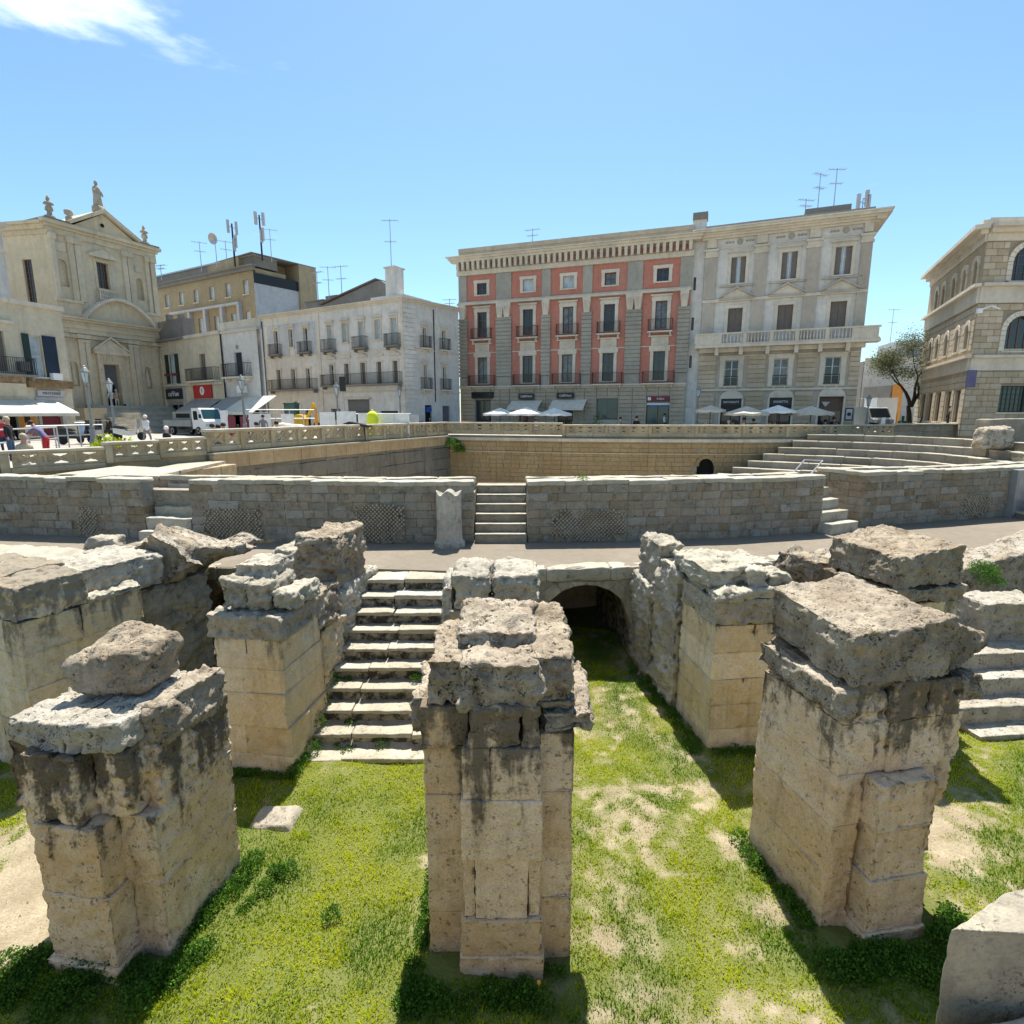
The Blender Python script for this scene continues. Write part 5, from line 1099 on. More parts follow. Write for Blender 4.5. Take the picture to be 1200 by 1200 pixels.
# roof structures of the white house
a=MB(); a.prism([(5.2,10.4),(14.0,10.4),(14.0,11.9),(13.3,12.8),(12.8,13.1),(12.2,13.15),(5.2,11.7)],3.0,3.4); W_.part('rooftop_gable',a,M['roofdark'])
a=MB(); a.hexa([(5.0,2.8,11.75),(12.3,2.8,13.22),(12.3,4.6,13.22),(5.0,4.6,11.75),(5.0,2.8,11.87),(12.3,2.8,13.34),(12.3,4.6,13.34),(5.0,4.6,11.87)]); W_.part('tiled_roof',a,M['tile'])
a=MB(); a.box(2.6,5.1,3.2,7,10.4,12.2); a.box(4.0,5.6,4.5,7,12.2,12.9); a.box(2.5,5.2,3.1,7.1,12.2,12.3); W_.part('rooftop_block',a,M['roofdark'])
a=MB(); a.box(14.6,15.6,1.6,2.8,10.4,13.6); a.box(14.5,15.7,1.5,2.9,13.6,13.72); a.box(13.2,16.8,1.2,5,10.4,11.3); W_.part('chimney_block',a,M['white'])
# ---------------- BROWN BLOCK far behind
Bk=Fac('tan_office_block','tall tan office block behind the low houses, flat roof crowded with antennas',(-43.02,70),(-26.51,60.26))
bc=[2.9,5.87,8.8,11.8,14.72,17.8]
ops=[(c-.42,c+.42,13.72,15.12) for c in bc]+[(c-.42,c+.42,10.4,12.0) for c in (9.2,12.2,15.3,17.8)]
Bk.wall(ops,-4,19.17,-.2,15.9,'brown')
for o_ in ops: Bk.window(o_[0],o_[1],o_[2],o_[3],'frame_w','glass_sky','trim',None,mull=0,bars=1)
a=MB()
Bk.cornice(15.9,[(0,.3),(.35,.5),(.5,.5)],'roofdark',u0=-4,name='cornice'); Bk.boxes('attic','roofdark',[(-4,19.1,16.4,17.4,-3,-.4)]); Bk.boxes('roof_edge','galv',[(-4,19.17,17.4,17.55,-3,-.2)])
Bk.body(4,16.2,'brown',u0=-4,u1=19.1); 
Y_=Bk.sub((-26.51,60.26),(-22.2,66.5))
Y_.wall([],0,5.2,-.2,14.7,'blueish',name='side_wall'); Y_.boxes('side_band','black',[(0,5.3,14.7,15.7,-.2,.06)]); Y_.boxes('side_body','blueish',[(0,5.2,-.2,14.68,-9,-.02)])
Y_.boxes('rear_wing','brown',[(5.2,7.4,-.2,17.5,-9,.3),(-.2,5.2,15.7,17.5,-9,-2.2)]); Y_.boxes('wing_roof','roofdark',[(-.25,7.45,17.5,17.58,-9,.32)])
# portico strip
Bk.boxes('portico','blueish',[(3.8,16.9,12.75,13.0,0,.45)]+[(u,u+.4,9.8,12.75,0,.4) for u in (7.4,10.4,13.5,16.5)])
# ---------------- CHURCH
C=Fac('church','tall honey-coloured baroque church front with pediment, arched gable, portal and roof statues',(-32.77,42),(-29.74,49),'church')
w_=C.L
C.wall([(3.0,3.85,10.95,12.85),(2.5,3.65,2.1,5.25),(.36,.98,10.6,12.45,1),(5.95,6.5,10.6,12.3,1),(.25,.8,3.5,5.3,1),(5.85,6.35,3.55,5.3,1)],0,w_,-.2,14.85,'church',rev=.35)
C.boxes('niche_back','church',[(.3,1.05,10.5,12.5,-.4,-.34),(5.9,6.55,10.5,12.4,-.4,-.34),(.2,.85,3.4,5.4,-.4,-.34),(5.8,6.4,3.5,5.4,-.4,-.34)])
C.body(16,14.6,'church_side',ins=.45); 
Win=C.window(3.0,3.85,10.95,12.85,'frame_b','glass','church','church',rec=.2,mull=3,bars=5,surw=.18)
a=MB(); a.prism([(2.5,13.15),(4.35,13.15),(4.45,13.3),(3.43,13.75),(2.4,13.3)],-.3,0); C.part('window_pediment',a,M['church'])
a=MB(); a.box(2.75,4.1,-.42,-.3,10.05,10.15); a.box(2.75,4.1,-.42,-.3,10.72,10.84); C.part('window_balustrade',a,M['church'])
for k in range(8): o=C.put(obj('baluster',bl,C.root),2.85+k*.16,10.13,.36); o.scale=(1,1,.85)
# doors
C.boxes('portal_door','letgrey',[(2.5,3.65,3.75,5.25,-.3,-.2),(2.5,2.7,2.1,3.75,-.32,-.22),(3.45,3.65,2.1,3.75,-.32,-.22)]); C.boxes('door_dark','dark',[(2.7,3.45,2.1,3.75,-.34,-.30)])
a=MB(); a.box(2.12,2.5,-.25,0,2.0,5.3); a.box(3.65,4.03,-.25,0,2.0,5.3); a.box(2.1,4.05,-.28,0,5.3,6.0); a.box(1.85,4.4,-.5,0,6.0,6.18)
a.prism([(1.85,6.18),(4.4,6.18),(4.4,6.28),(3.12,7.1),(1.85,6.28)],-.42,0); a.prism([(1.8,6.24),(3.12,7.2),(4.45,6.24),(4.45,6.38),(3.12,7.34),(1.8,6.38)],-.55,-.42)
C.part('portal_surround',a,M['church'])
a=MB()
for k in range(24): 
    u=2.18+random.uniform(0,.26)+(1.53 if k%2 else 0); a.lathe([(.0,-.05),(.07,-.02),(.05,.05)],u,-.27,6) if False else a.box(u-.04,u+.04,-.31,-.25,2.4+k*.12,2.48+k*.12)
for k in range(7): a.box(2.3+k*.22,2.42+k*.22,-.34,-.28,5.45,5.8)
C.part('portal_carving',a,M['church'])
for p,q in ((.95,1.35),(1.4,1.75),(4.6,4.95),(5.0,5.4),(-.05,.2),(6.6,6.95),(7.2,7.65)):
    C.boxes('pilaster','church',[(p,q,1.6,6.75,0,.2),(p-.06,q+.06,1.2,1.6,0,.28),(p-.05,q+.05,6.75,6.95,0,.28),(p-.08,q+.08,7.0,7.3,0,.34)])
a=MB(); rr_=random.Random(3)
for k in range(60): 
    u=.1+k*w_/61; a.lathe([(.02,0),(.09,.06),(.05,.16),(.1,.22),(.02,.3)],u,-.2-rr_.random()*.05,6)
o=C.part('carved_frieze',a,M['church'],0,7.0,0)
C.cornice(7.35,[(0,.2),(.35,.3),(.6,.25),(.85,.5),(1.0,.68),(1.12,.68)],'church')
# segmental gable
a=MB(); K=16; A_=[(1.45+5.2*i/K, 8.47+1.62*math.sin(PI*(.0+i/K))**.8) for i in range(K+1)]; 
a.prism([(x,z) for x,z in A_][::-1],-.28,0); C.part('arched_gable',a,M['church'])
a=MB()
for (x0,z0),(x1,z1) in zip(A_[:-1],A_[1:]): a.hexa([(x0,-.75,z0-.02),(x1,-.75,z1-.02),(x1,-.28,z1-.02),(x0,-.28,z0-.02),(x0,-.8,z0+.2),(x1,-.8,z1+.2),(x1,0,z1+.2),(x0,0,z0+.2)])
C.part('gable_moulding',a,M['trim'])
C.boxes('attic_plinth','church',[(-.1,1.5,8.47,9.5,0,.18),(6.4,7.65,8.47,9.5,0,.18),(1.5,6.3,8.47,9.0,0,.05)]); C.boxes('plinth_moulding','church',[(-.15,1.6,9.5,9.7,0,.3),(6.3,7.7,9.5,9.7,0,.3)])
for p,q in ((-.0,.3),(1.1,1.5),(1.55,1.95),(4.95,5.3),(5.35,5.7),(6.75,7.05),(7.2,7.6)):
    C.boxes('upper_pilaster','church',[(p,q,9.7,13.7,0,.16),(p-.05,q+.05,13.7,14.1,0,.28)])
C.boxes('panel_frame','church',[(.3,1.0,13.0,13.6,0,.08),(5.95,6.5,12.75,13.2,0,.08)])
C.cornice(14.1,[(0,.12),(.4,.25),(.6,.45),(.85,.45)],'church'); 
# pediment
a=MB(); a.prism([(1.6,14.95),(5.9,14.95),(5.9,15.0),(3.75,16.35),(1.6,15.0)],-.3,3); C.part('pediment',a,M['church'])
a=MB(); a.prism([(1.3,14.97),(3.75,16.4),(6.2,14.97),(6.4,15.12),(3.75,16.68),(1.1,15.12)],-.62,-.3); a.prism([(1.3,15.02),(3.75,16.42),(6.2,15.02),(6.3,15.14),(3.75,16.66),(1.2,15.14)],-.3,3.2); C.part('pediment_moulding',a,M['church'])
a=MB(); a.lathe([(.14,0),(.14,.03)],n=12); o=C.part('oculus',a,M['dark'],3.6,15.5,.33); o.rotation_euler=(PI/2,0,0)
C.boxes('roof_slope','roofdark',[(-.3,1.3,14.95,15.05,-12,.5),(6.2,7.9,14.95,15.05,-6,.5)])
# curved shoulders
def finial(u,v,h,name='urn_finial',d=0.):
    a=MB(); a.lathe([(.2*h,0),(.2*h,.12*h),(.1*h,.16*h),(.09*h,.3*h),(.16*h,.36*h),(.13*h,.5*h),(.07*h,.56*h),(.2*h,.6*h),(.16*h,.68*h),(.06*h,.72*h),(.08*h,.82*h),(.015*h,1.0*h)],n=10); return C.part(name,a,M['grey'],u,v,d,True)
finial(.3,15.05,1.6); finial(7.05,15.05,1.55)
a=MB(); a.box(-.45,.45,-.4,.4,0,.5); a.lathe([(.42,.5),(.40,.9),(.34,1.3),(.36,1.6),(.38,1.85),(.30,2.05),(.13,2.15),(.11,2.2),(.16,2.28),(.17,2.42),(.12,2.55),(.02,2.6)],n=12)
a.tube((.30,-.1,1.9),(.42,-.25,1.35),.11,.08,8); a.tube((-.30,-.1,1.9),(-.25,-.35,1.45),.11,.08,8); C.part('roof_statue',a,M['grey'],3.7,16.5,0,True).scale=(.72,.72,.86)
a=MB(); a.lathe([(.25,0),(.25,.4),(.1,.5),(.28,.6),(.3,.85),(.05,.95)],n=10); C.part('roof_block',a,M['grey'],1.9,15.3,-.6,True)
for u in (.5,6.1):
    a=MB(); a.lathe([(.2,0),(.22,.35),(.15,.8),(.17,1.05),(.07,1.18),(.11,1.3),(.03,1.42)],n=10); C.part('niche_statue',a,M['church'],u,3.6,-.15,True)
# side wall of the church facing the camera
Cs=C.sub((-37.6,42.9),(-32.77,42)); Cs.wall([(2.4,3.2,8.6,12.4)],0,4.9,-.2,14.6,'church_side',name='side_wall'); Cs.window(2.4,3.2,8.6,12.4,'frame_b','glass','church',None,mull=2,bars=8); Cs.cornice(14.0,[(0,.1),(.3,.3),(.6,.5),(.8,.5)],'church',u0=0,ret=False); Cs.boxes('side_body','church_side',[(0.01,4.9,-.2,14.5,-6,-.45)])
# church steps
t=empty('church_steps',(C.P0[0],C.P0[1],ST),C.an,'broad grey stone steps leading down from the church portal','steps')
for k in range(12):
    a=MB(); z=2.1-.175*k; a.box(-.3-.0*k+1.2,8.2,-.9-.36*k,0 if k==0 else -.9-.36*(k-1)+.0,z-.17 if k<11 else 0,z); a.build('step',M['coping'],t)
    if k: a=MB(); a.box(1.2,8.2,-.9-.36*(k-1)-.0+.001,0,z-.17 if k<11 else 0,z-.005); a.build('step_core',M['tier'],t)
a=MB(); a.box(-.4,1.15,-2.2,-.4,0,1.9); a.build('stair_cheek',M['church_side'],t)
# ---------------- LOW HOUSES
D=Fac('low_shop_house','low cream house right of the church with black sign and red banner',(-29.6,48.5),(-21.7,42.8))
L2=D.L
D.wall([(.35,3.1,3.95,6.3),(6.35,7.3,4.05,6.05),(.6,3.0,0,2.45),(5.0,8.6,0,2.4)],0,L2,-.2,7.4,'cream'); D.body(.5,7.2,'cream')
D.window(1.15,2.3,3.95,6.3,'frame_w','glass_sky','trim',None,shut='shut_g',opn=True,bars=1); D.window(6.35,7.3,4.05,6.05,'frame_b','glass','trim',None,shut='shut_t',closed=True,bars=1)
a=MB(); a.box(.35,1.15,0,.1,3.95,6.3); a.box(2.3,3.1,0,.1,3.95,6.3); D.part('wall_infill',a,M['cream'])
D.boxes('flower_box','maroon',[(.9,1.4,4.55,4.75,.1,.35),(2.3,2.8,4.55,4.75,.1,.35)]); D.balcony(5.0,9.4,4.0,.6,'iron','trim'); D.boxes('string_course','trim',[(0,L2,3.7,3.85,0,.2)])
D.boxes('parapet','roofdark',[(-.1,4.2,7.4,9.0,-.9,.0),(-.1,4.4,7.35,7.5,0,.35)]); D.boxes('cornice','trim',[(4.2,L2,7.3,7.55,0,.15)]); D.boxes('parapet_urn','roofdark',[(1.2,1.6,9.0,9.5,-.5,-.1),(3.3,3.6,9.0,9.3,-.5,-.1)])
D.boxes('shop_fascia','signgry',[(.2,3.6,2.5,3.65,0,.06)]); sign(D,1.75,3.1,2.9,.85,'ceVue','signblk','signwht',.62,.1,sx=1.25)
D.boxes('door_frame','galv',[(.6,3.0,2.2,2.45,-.2,.0),(1.7,1.85,0,2.2,-.2,-.1),(.6,.7,0,2.2,-.2,-.1),(2.9,3.0,0,2.2,-.2,-.1)]); D.boxes('shop_glass','dark',[(.6,3.0,0,2.2,-.26,-.22),(5.0,8.6,0,2.4,-.26,-.22)]); D.boxes('pale_panel','signwht',[(3.4,4.3,.2,2.2,0,.05)])
S=sign(D,6.55,3.25,2.9,1.15,'','signred'); obj('emblem',MB().lathe([(.34,0),(.34,.02)],n=20).mesh('emblem',M['signwht']),S,(0,-.052,0)).rotation_euler=(PI/2,0,0); obj('lettering',text_mesh('S',.4,'signred'),S,(0,-.085,0))
awning(D,4.6,9.2,1.75,2.6,1.3,'awng')
E3=Fac('small_white_house','small white house with one navy shuttered door over a shop awning',(-21.7,43),(-17.95,40.6))
E3.wall([(1.5,2.45,4.2,5.9),(.4,4.0,0,2.3)],0,E3.L,-.2,7.6,'white'); E3.body(.42,7.4,'white'); E3.window(1.5,2.45,4.2,5.9,'frame_b','glass',None,None,shut='shut_b',closed=True); E3.balcony(.6,3.6,4.15,.6,'iron','trim'); E3.boxes('cornice','trim',[(-.05,4.5,7.3,7.45,0,.14),(0,4.45,7.6,8.1,-.3,.02)]); E3.boxes('shop_glass','dark',[(.4,4.0,0,2.3,-.26,-.22)])
E3.boxes('roundel','grey',[(1.85,2.1,6.15,6.4,0,.06)]); awning(E3,.1,2.6,1.75,2.75,1.6,'awng'); awning(E3,2.5,6.2,1.6,2.75,1.9,'awn'); a=MB(); a.tube((.05,-.08,0),(.05,-.08,7.5),.06,n=6); E3.part('drainpipe',a,M['iron'])
E3.boxes('air_conditioner','signwht',[(2.1,2.9,3.0,3.5,.05,.4)])
# ---------------- LEFT CREAM HOUSE
K_=Fac('left_cream_house','cream house at the left picture edge with open green shutters and a shop awning',(-32.4,21.8),(-27.98,36.3))
sh=math.hypot(-30.2+32.4,29-21.8)
q_=lambda u:u+sh
K_.wall([(q_(3.2),q_(4.1),3.9,6.15),(q_(5.35),q_(6.05),3.7,6.1),(q_(.5),q_(4.2),0,2.3),(q_(5.4),q_(6.6),0,2.15)],0,q_(7.45),-.2,7.8,'cream'); K_.body(10,7.6)
K_.window(q_(3.2),q_(4.1),3.9,6.15,'frame_b','glass','trim',None,shut='shut_t',closed=True); K_.window(q_(5.35),q_(6.05),3.7,6.1,'frame_w','glass_sky','trim',None,bars=1,mull=0)
K_.boxes('shutter','shut_g',[(q_(5.0),q_(5.34),3.7,6.15,.02,.1)]); K_.boxes('shutter','shut_b',[(q_(6.1),q_(6.85),3.7,6.15,.02,.08)])
K_.boxes('cornice','trim',[(0,q_(7.5),7.75,8.0,0,.2),(q_(2.0),q_(4.6),6.6,6.75,0,.2)]); K_.balcony(q_(-1),q_(5.2),3.75,.7,'iron','roofdark'); K_.boxes('air_conditioner','letgrey',[(q_(4.5),q_(5.0),3.95,4.5,.05,.4)]); K_.boxes('air_conditioner','signwht',[(q_(6.2),q_(6.75),3.55,3.95,.1,.4)])
K_.boxes('stone_ledge','rubble',[(q_(4.9),q_(7.4),3.05,3.5,0,.25),(q_(0),q_(4.6),3.3,3.65,0,.2)]); K_.boxes('shop_fascia','cream',[(q_(0),q_(4.8),2.5,3.25,0,.12)])
S=sign(K_,q_(6.1),2.72,1.55,.35,'PINTERRÈ','signgry','letgrey',.24,.14); awning(K_,q_(-.5),q_(6.3),1.55,2.35,2.0,'awn')
K_.boxes('shop_frame','signgry',[(q_(5.25),q_(5.4),0,2.3,0,.12),(q_(6.6),q_(6.8),0,2.3,0,.12),(q_(5.25),q_(6.8),2.3,2.5,0,.12)]); K_.boxes('shop_dark','dark',[(q_(.5),q_(4.2),0,2.3,-.27,-.22),(q_(5.4),q_(6.6),1.3,2.15,-.27,-.22)]); K_.boxes('roller_shutter','maroon',[(q_(5.4),q_(6.6),0,1.3,-.2,-.1)])
K_.boxes('yellow_plaster','orange',[(q_(4.25),q_(5.1),0,2.3,0,.02)]); K_.boxes('small_frame','black',[(q_(4.5),q_(4.8),1.0,1.6,.02,.06)])
# its upper storey, set back
Fac.cornice(K_,12.0,[(0,.1),(.15,.3),(.3,.3)],'trim',u0=q_(1.5),u1=q_(5.3),ret=False) if False else None
U2=K_.sub((-31.1,27.6),(-29.1,34.2)); U2.wall([(4.9,5.6,8.3,10.3)],0,U2.L-.2,7.7,12.1,'white',name='upper_wall'); U2.boxes('upper_body','white',[(.01,U2.L-.21,7.7,12.0,-6,-.3)]); U2.cornice(11.9,[(0,.12),(.12,.26),(.3,.26)],'trim',u1=U2.L-.2); U2.boxes('string_course','trim',[(0,U2.L-.2,10.55,10.7,0,.12)]); U2.window(4.9,5.6,8.3,10.3,'frame_w','glass','trim','trim')
U2.boxes('roof_urn','roofdark',[(5.2,5.9,12.2,13.3,-.6,-.1)])
# ---------------- RIGHT STONE BUILDING
Q=Fac('arcaded_stone_building','tan ashlar corner building at the right with white bands and arched windows',(36.44,51),(30.22,37.8))
uu=[3.9,6.0,8.85,11.45,13.95]
ops=[(u-.5,u+.5,9.95,11.5,1) for u in uu]+[(u-.5,u+.5,5.8,7.4,1) for u in [4.0,6.2,8.9,11.7,14.0][:5]]+[(u-.6,u+.6,.9,3.1) for u in [3.6,6.0,8.6,11.4,13.7]]
ops=[(o[0]-.8,o[1]-.8)+o[2:] for o in ops]
Q.wall(ops,0,14.59,-.2,12.6,'quoin')
T=Q.sub((30.22,37.8),(40.5,37.2)); top=[(1.75,3.7,9.9,12.0,1),(5.6,7.5,9.9,12.0,1)]; mid=[(1.95,3.85,5.55,7.75,1),(5.8,7.7,5.55,7.75,1)]; low=[(2.2,3.9,1.6,3.3),(6.2,7.8,1.6,3.3)]
T.wall(top+mid+low,0,10.3,-.2,12.6,'quoinj',name='front_wall')
a=MB(); a.extr([(36.75,50.9),(30.62,38.12),(40.5,37.55),(46,50)],ST-.3,ST+12.8); o=a.build('body',M['roofdark'],Q.root); Mi=(Matrix.Translation((Q.P0[0],Q.P0[1],ST))@Matrix.Rotation(Q.an,4,'Z')).inverted(); o.data.transform(Mi)
for i,o_ in enumerate(ops): 
    Q.window(o_[0],o_[1],o_[2],o_[3],'frame_b','glass' if i>9 else 'glass','trim','trim' if i<10 else None,surw=.13,bars=1)
    if len(o_)>4:
        a=MB(); m=(o_[0]+o_[1])/2; R_=.5; K=8
        for k in range(K): A0,A1=PI*k/K,PI*(k+1)/K; a.hexa([(m+R_*math.cos(A1),-.1,o_[3]-.5+R_*math.sin(A1)),(m+R_*math.cos(A0),-.1,o_[3]-.5+R_*math.sin(A0)),(m+R_*math.cos(A0),0,o_[3]-.5+R_*math.sin(A0)),(m+R_*math.cos(A1),0,o_[3]-.5+R_*math.sin(A1)),(m+(R_+.28)*math.cos(A1),-.1,o_[3]-.5+(R_+.28)*math.sin(A1)),(m+(R_+.28)*math.cos(A0),-.1,o_[3]-.5+(R_+.28)*math.sin(A0)),(m+(R_+.28)*math.cos(A0),0,o_[3]-.5+(R_+.28)*math.sin(A0)),(m+(R_+.28)*math.cos(A1),0,o_[3]-.5+(R_+.28)*math.sin(A1))])
        Q.part('window_arch',a,M['trim'])
for F_,L_ in ((Q,14.59),(T,10.3)):
    F_.boxes('storey_band','trim',[(0,L_,8.55,9.55,0,.12),(-.0,L_+.3*(F_ is Q),9.55,9.75,0,.38),(0,L_,4.3,5.1,0,.12),(0,L_+.3*(F_ is Q),5.1,5.28,0,.38)]); F_.boxes('cornice','trim',[(0,L_,12.3,12.75,0,.1),(0,L_+.2,12.75,13.0,0,.4),(0,L_+.5,13.0,13.25,0,.8),(0,L_,13.25,13.6,-.8,.3)])
# courses of the left (long) face : joined, they recede
a=MB()
for r in range(22):
    z=0+r*.4
    for (z0,z1) in ((0,4.25),(5.3,8.5),(9.8,12.25)):
        if z0<=z<z1-.3: 
            us=[0]+sorted(sum([[o[0]-.3,o[1]+.3] for o in ops if o[2]-.2<z+.2<o[3]+.1],[]))+[14.59]
            for p,q in zip(us[0::2],us[1::2]):
                n_=max(1,round((q-p)/.9))
                for j in range(n_): x0=p+(q-p)*j/n_; x1=p+(q-p)*(j+1)/n_; a.box(x0+.015,x1-.015,-.045,0,z+.02,z+.38)
for r in range(8):
    z=9.8+r*.4
tag(Q.part('ashlar_stones',a,M['quoin']),kind='stuff')
# front face: every stone its own object
sm=[rockmesh('stone',box8(0,1,-.06,.02,0,1),M['quoin'],.5,.004,.012,seed=i,off=(i*3,0,0)) for i in range(5)]
for (z0,z1,ol) in ((0,4.25,low),(5.3,8.5,mid),(9.8,12.25,top)):
    nr=round((z1-z0)/.385); hh=(z1-z0)/nr
    for r in range(nr):
        z=z0+r*hh; us=[0]
        bl_=[]
        for o in ol:
            if o[2]-.05<z+hh/2<o[3]+(.0 if len(o)<5 else .2):
                e=.32 if len(o)>4 else .02; bl_.append((o[0]-e,o[1]+e))
        edges=[0]+sum([list(b) for b in bl_],[])+[10.3]
        for p,q in zip(edges[0::2],edges[1::2]):
            if p>6.0: continue
            n_=max(1,round((q-p)/.78)); cutsx=[0]+[(j+(.5 if r%2 else 0))/n_ for j in range(1 if not r%2 else 0,n_)]+[1]
            for c0,c1 in zip(cutsx[:-1],cutsx[1:]):
                x0=p+(q-p)*c0; x1=p+(q-p)*c1
                if x1-x0<.12: continue
                o=obj('stone',random.choice(sm),Q.root); T.put(o,x0+.012,z+.012,0); o.scale=(x1-x0-.024,1,hh-.024)
for o_ in top+mid:
    T.window(o_[0],o_[1],o_[2],o_[3],'frame_b','glass','trim',None,bars=3,mull=3,rec=.22)
    a=MB(); m=(o_[0]+o_[1])/2; R_=(o_[1]-o_[0])/2; K=12; sp=o_[3]-R_
    for k in range(K): A0,A1=PI*k/K,PI*(k+1)/K-.02; a.hexa([(m+R_*math.cos(A1),-.1,sp+R_*math.sin(A1)),(m+R_*math.cos(A0),-.1,sp+R_*math.sin(A0)),(m+R_*math.cos(A0),0,sp+R_*math.sin(A0)),(m+R_*math.cos(A1),0,sp+R_*math.sin(A1)),(m+(R_+.32)*math.cos(A1),-.1,sp+(R_+.32)*math.sin(A1)),(m+(R_+.32)*math.cos(A0),-.1,sp+(R_+.32)*math.sin(A0)),(m+(R_+.32)*math.cos(A0),0,sp+(R_+.32)*math.sin(A0)),(m+(R_+.32)*math.cos(A1),0,sp+(R_+.32)*math.sin(A1))])
    z=o_[2]
    while z<sp-.05: a.box(o_[0]-.32,o_[0],-.1,0,z,min(z+.3,sp)); a.box(o_[1],o_[1]+.32,-.1,0,z,min(z+.3,sp)); z+=.32
    T.part('window_arch',a,M['trim'])
for o_ in low:
    T.window(o_[0],o_[1],o_[2],o_[3],'shut_b','teal','trim',None,bars=0,mull=0); a=MB()
    for k in range(6): x=o_[0]+.15+k*(o_[1]-o_[0]-.3)/5; a.box(x,x+.03,.02,.05,o_[2]+.05,o_[3]-.05)
    for k in range(5): z=o_[2]+.2+k*.32; a.box(o_[0]+.05,o_[1]-.05,.0,.03,z,z+.03)
    T.part('window_bars',a,M['iron'])
T.boxes('roof_rail','galv',[(1.2,10,14.15,14.19,-1.6,-1.56),(1.2,10,13.85,13.88,-1.6,-1.56)]+[(u,u+.04,13.5,14.15,-1.6,-1.56) for u in (1.2,2.2,3.2,4.2,6)])
a=MB(); a.tube((.1,-.1,8.1),(.5,-.5,8.3),.06,.04,6); a.box(-.1,.2,-.25,-.05,7.9,8.2); a.tube((.5,-.5,8.3),(1.1,-.45,8.1),.05,.05,6); T.part('floodlight_bracket',a,M['signwht'])
# ---------------- street behind, between the palaces
Z1=Fac('distant_white_house','pale low house closing the side street beyond the tree',aty(1005,500,66).to_tuple()[:2],aty(1100,500,64).to_tuple()[:2])
Z1.wall([(1.0,4.0,0,2.2),(6.0,7,0,1.9)],0,Z1.L,-.2,7.6,'white'); Z1.body(8,7.4); Z1.boxes('upper_block','blueish',[(3.2,7.4,7.6,9.6,-6,-.6)]); Z1.boxes('cornice','trim',[(0,Z1.L,7.5,7.7,0,.2),(0,Z1.L,5.9,6.0,0,.1),(0,4,3.1,3.2,0,.6)]); Z1.boxes('shop_dark','dark',[(1.0,4.0,0,2.2,-.25,-.22),(6.0,7,0,1.9,-.25,-.22)])
Z2=Fac('orange_house','narrow orange plastered house beyond the side street, left of the tree trunk',aty(1041,500,60).to_tuple()[:2],aty(1053,500,60).to_tuple()[:2])
Z2.wall([(.3,.8,0,1.6)],0,Z2.L,-.2,4.6,'orange'); Z2.body(5,4.4); Z2.boxes('cornice','trim',[(0,Z2.L,4.5,4.65,0,.1)]); Z2.boxes('door','frame_b',[(.3,.8,0,1.6,-.2,-.15)])
# far white block behind the red palace corner
# ================================================================== VEGETATION
def leafcards(name,P,Nrm,size,mat,parent=None,asp=1.6,tint=None,seed=0):
    """many small pointed leaves (two triangles each, folded) at points P"""
    r=np.random.default_rng(seed); n=len(P); 
    a=r.uniform(0,2*PI,n); d=np.stack([np.cos(a),np.sin(a),r.uniform(-.4,.9,n)],-1)+Nrm*.6; d/=np.linalg.norm(d,axis=1,keepdims=True)
    u=np.cross(d,r.normal(size=(n,3))); u/=np.linalg.norm(u,axis=1,keepdims=True); w_=np.cross(d,u)
    s_=(size*r.uniform(.6,1.3,n))[:,None]
    V=np.stack([P,P+d*s_*.5+u*s_*.5/asp+w_*s_*.08,P+d*s_,P+d*s_*.5-u*s_*.5/asp+w_*s_*.08],1).reshape(-1,3)
    F=np.arange(n*4).reshape(-1,4); me=npmesh(name,V,F,mat,False)
    t=r.uniform(0,1,n) if tint is None else tint; at=me.attributes.new('tint','FLOAT','POINT'); at.data.foreach_set('value',np.repeat(t,4).astype(np.float32)); return me
FOOT=[(-.92,5.05,0,0,1.58,-.1,1.8),(3.62,5.55,.19,-.05,1.66,-.3,1.45),(-5.42,5.42,-.165,0,1.66,-.3,1.35),(-4.9,8.6,-.14,0,1.25,0,4.2),(-1.0,8.62,-.02,-.1,1.42,0,4.0),(3.5,9.05,.12,-.15,1.42,0,3.9),(6.55,9.08,.24,0,1.9,0,2.9),(-7.82,8.3,-.43,-2.6,0.02,0,3.8)]
def blocked(x,y,m=0.):
    b=np.zeros(len(x),bool)
    for X,Y,r,u0,u1,v0,v1 in FOOT:
        c,s=math.cos(r),math.sin(r); u=(x-X)*c+(y-Y)*s; v=-(x-X)*s+(y-Y)*c; b|=(u>u0-m)&(u<u1+m)&(v>v0-m)&(v<v1+m)
    b|=(x>-3.75)&(x<-1.25)&(y>8.7); b|=(y>12.6)&~((x>.65)&(x<2.95)&(y<16)); b|=(x>8.6)&(y>9.35); return b
NB=640000
x=rng.uniform(-10.5,11.5,NB); y=3.2+ (rng.uniform(0,1,NB)**1.25)*11.5
keep=(~blocked(x,y))&(np.abs(x)<(y*.95+2.0))&(rng.uniform(0,1,NB)<np.clip((cover(x,y)-.02)*1.25,0.03,1)**1.4)
x,y=x[keep],y[keep]; n=len(x); cv=cover(x,y)
hh=rng.uniform(.012,.040,n)*(.5+.8*np.clip(cv,0,1))*(1+.7*fbm(np.stack([x,y,0*x],-1)*5,2,91)); tall=rng.uniform(0,1,n)<.02; hh[tall]*=1.8
a=rng.uniform(0,2*PI,n); lean=rng.uniform(.2,1.1,n)*hh; wd=rng.uniform(.003,.0065,n)
z=gh(x,y)+.0; P0=np.stack([x,y,z],-1); ca,sa=np.cos(a),np.sin(a)
b2=a+rng.uniform(1.2,1.9,n); wx,wy=np.cos(b2)*wd,np.sin(b2)*wd
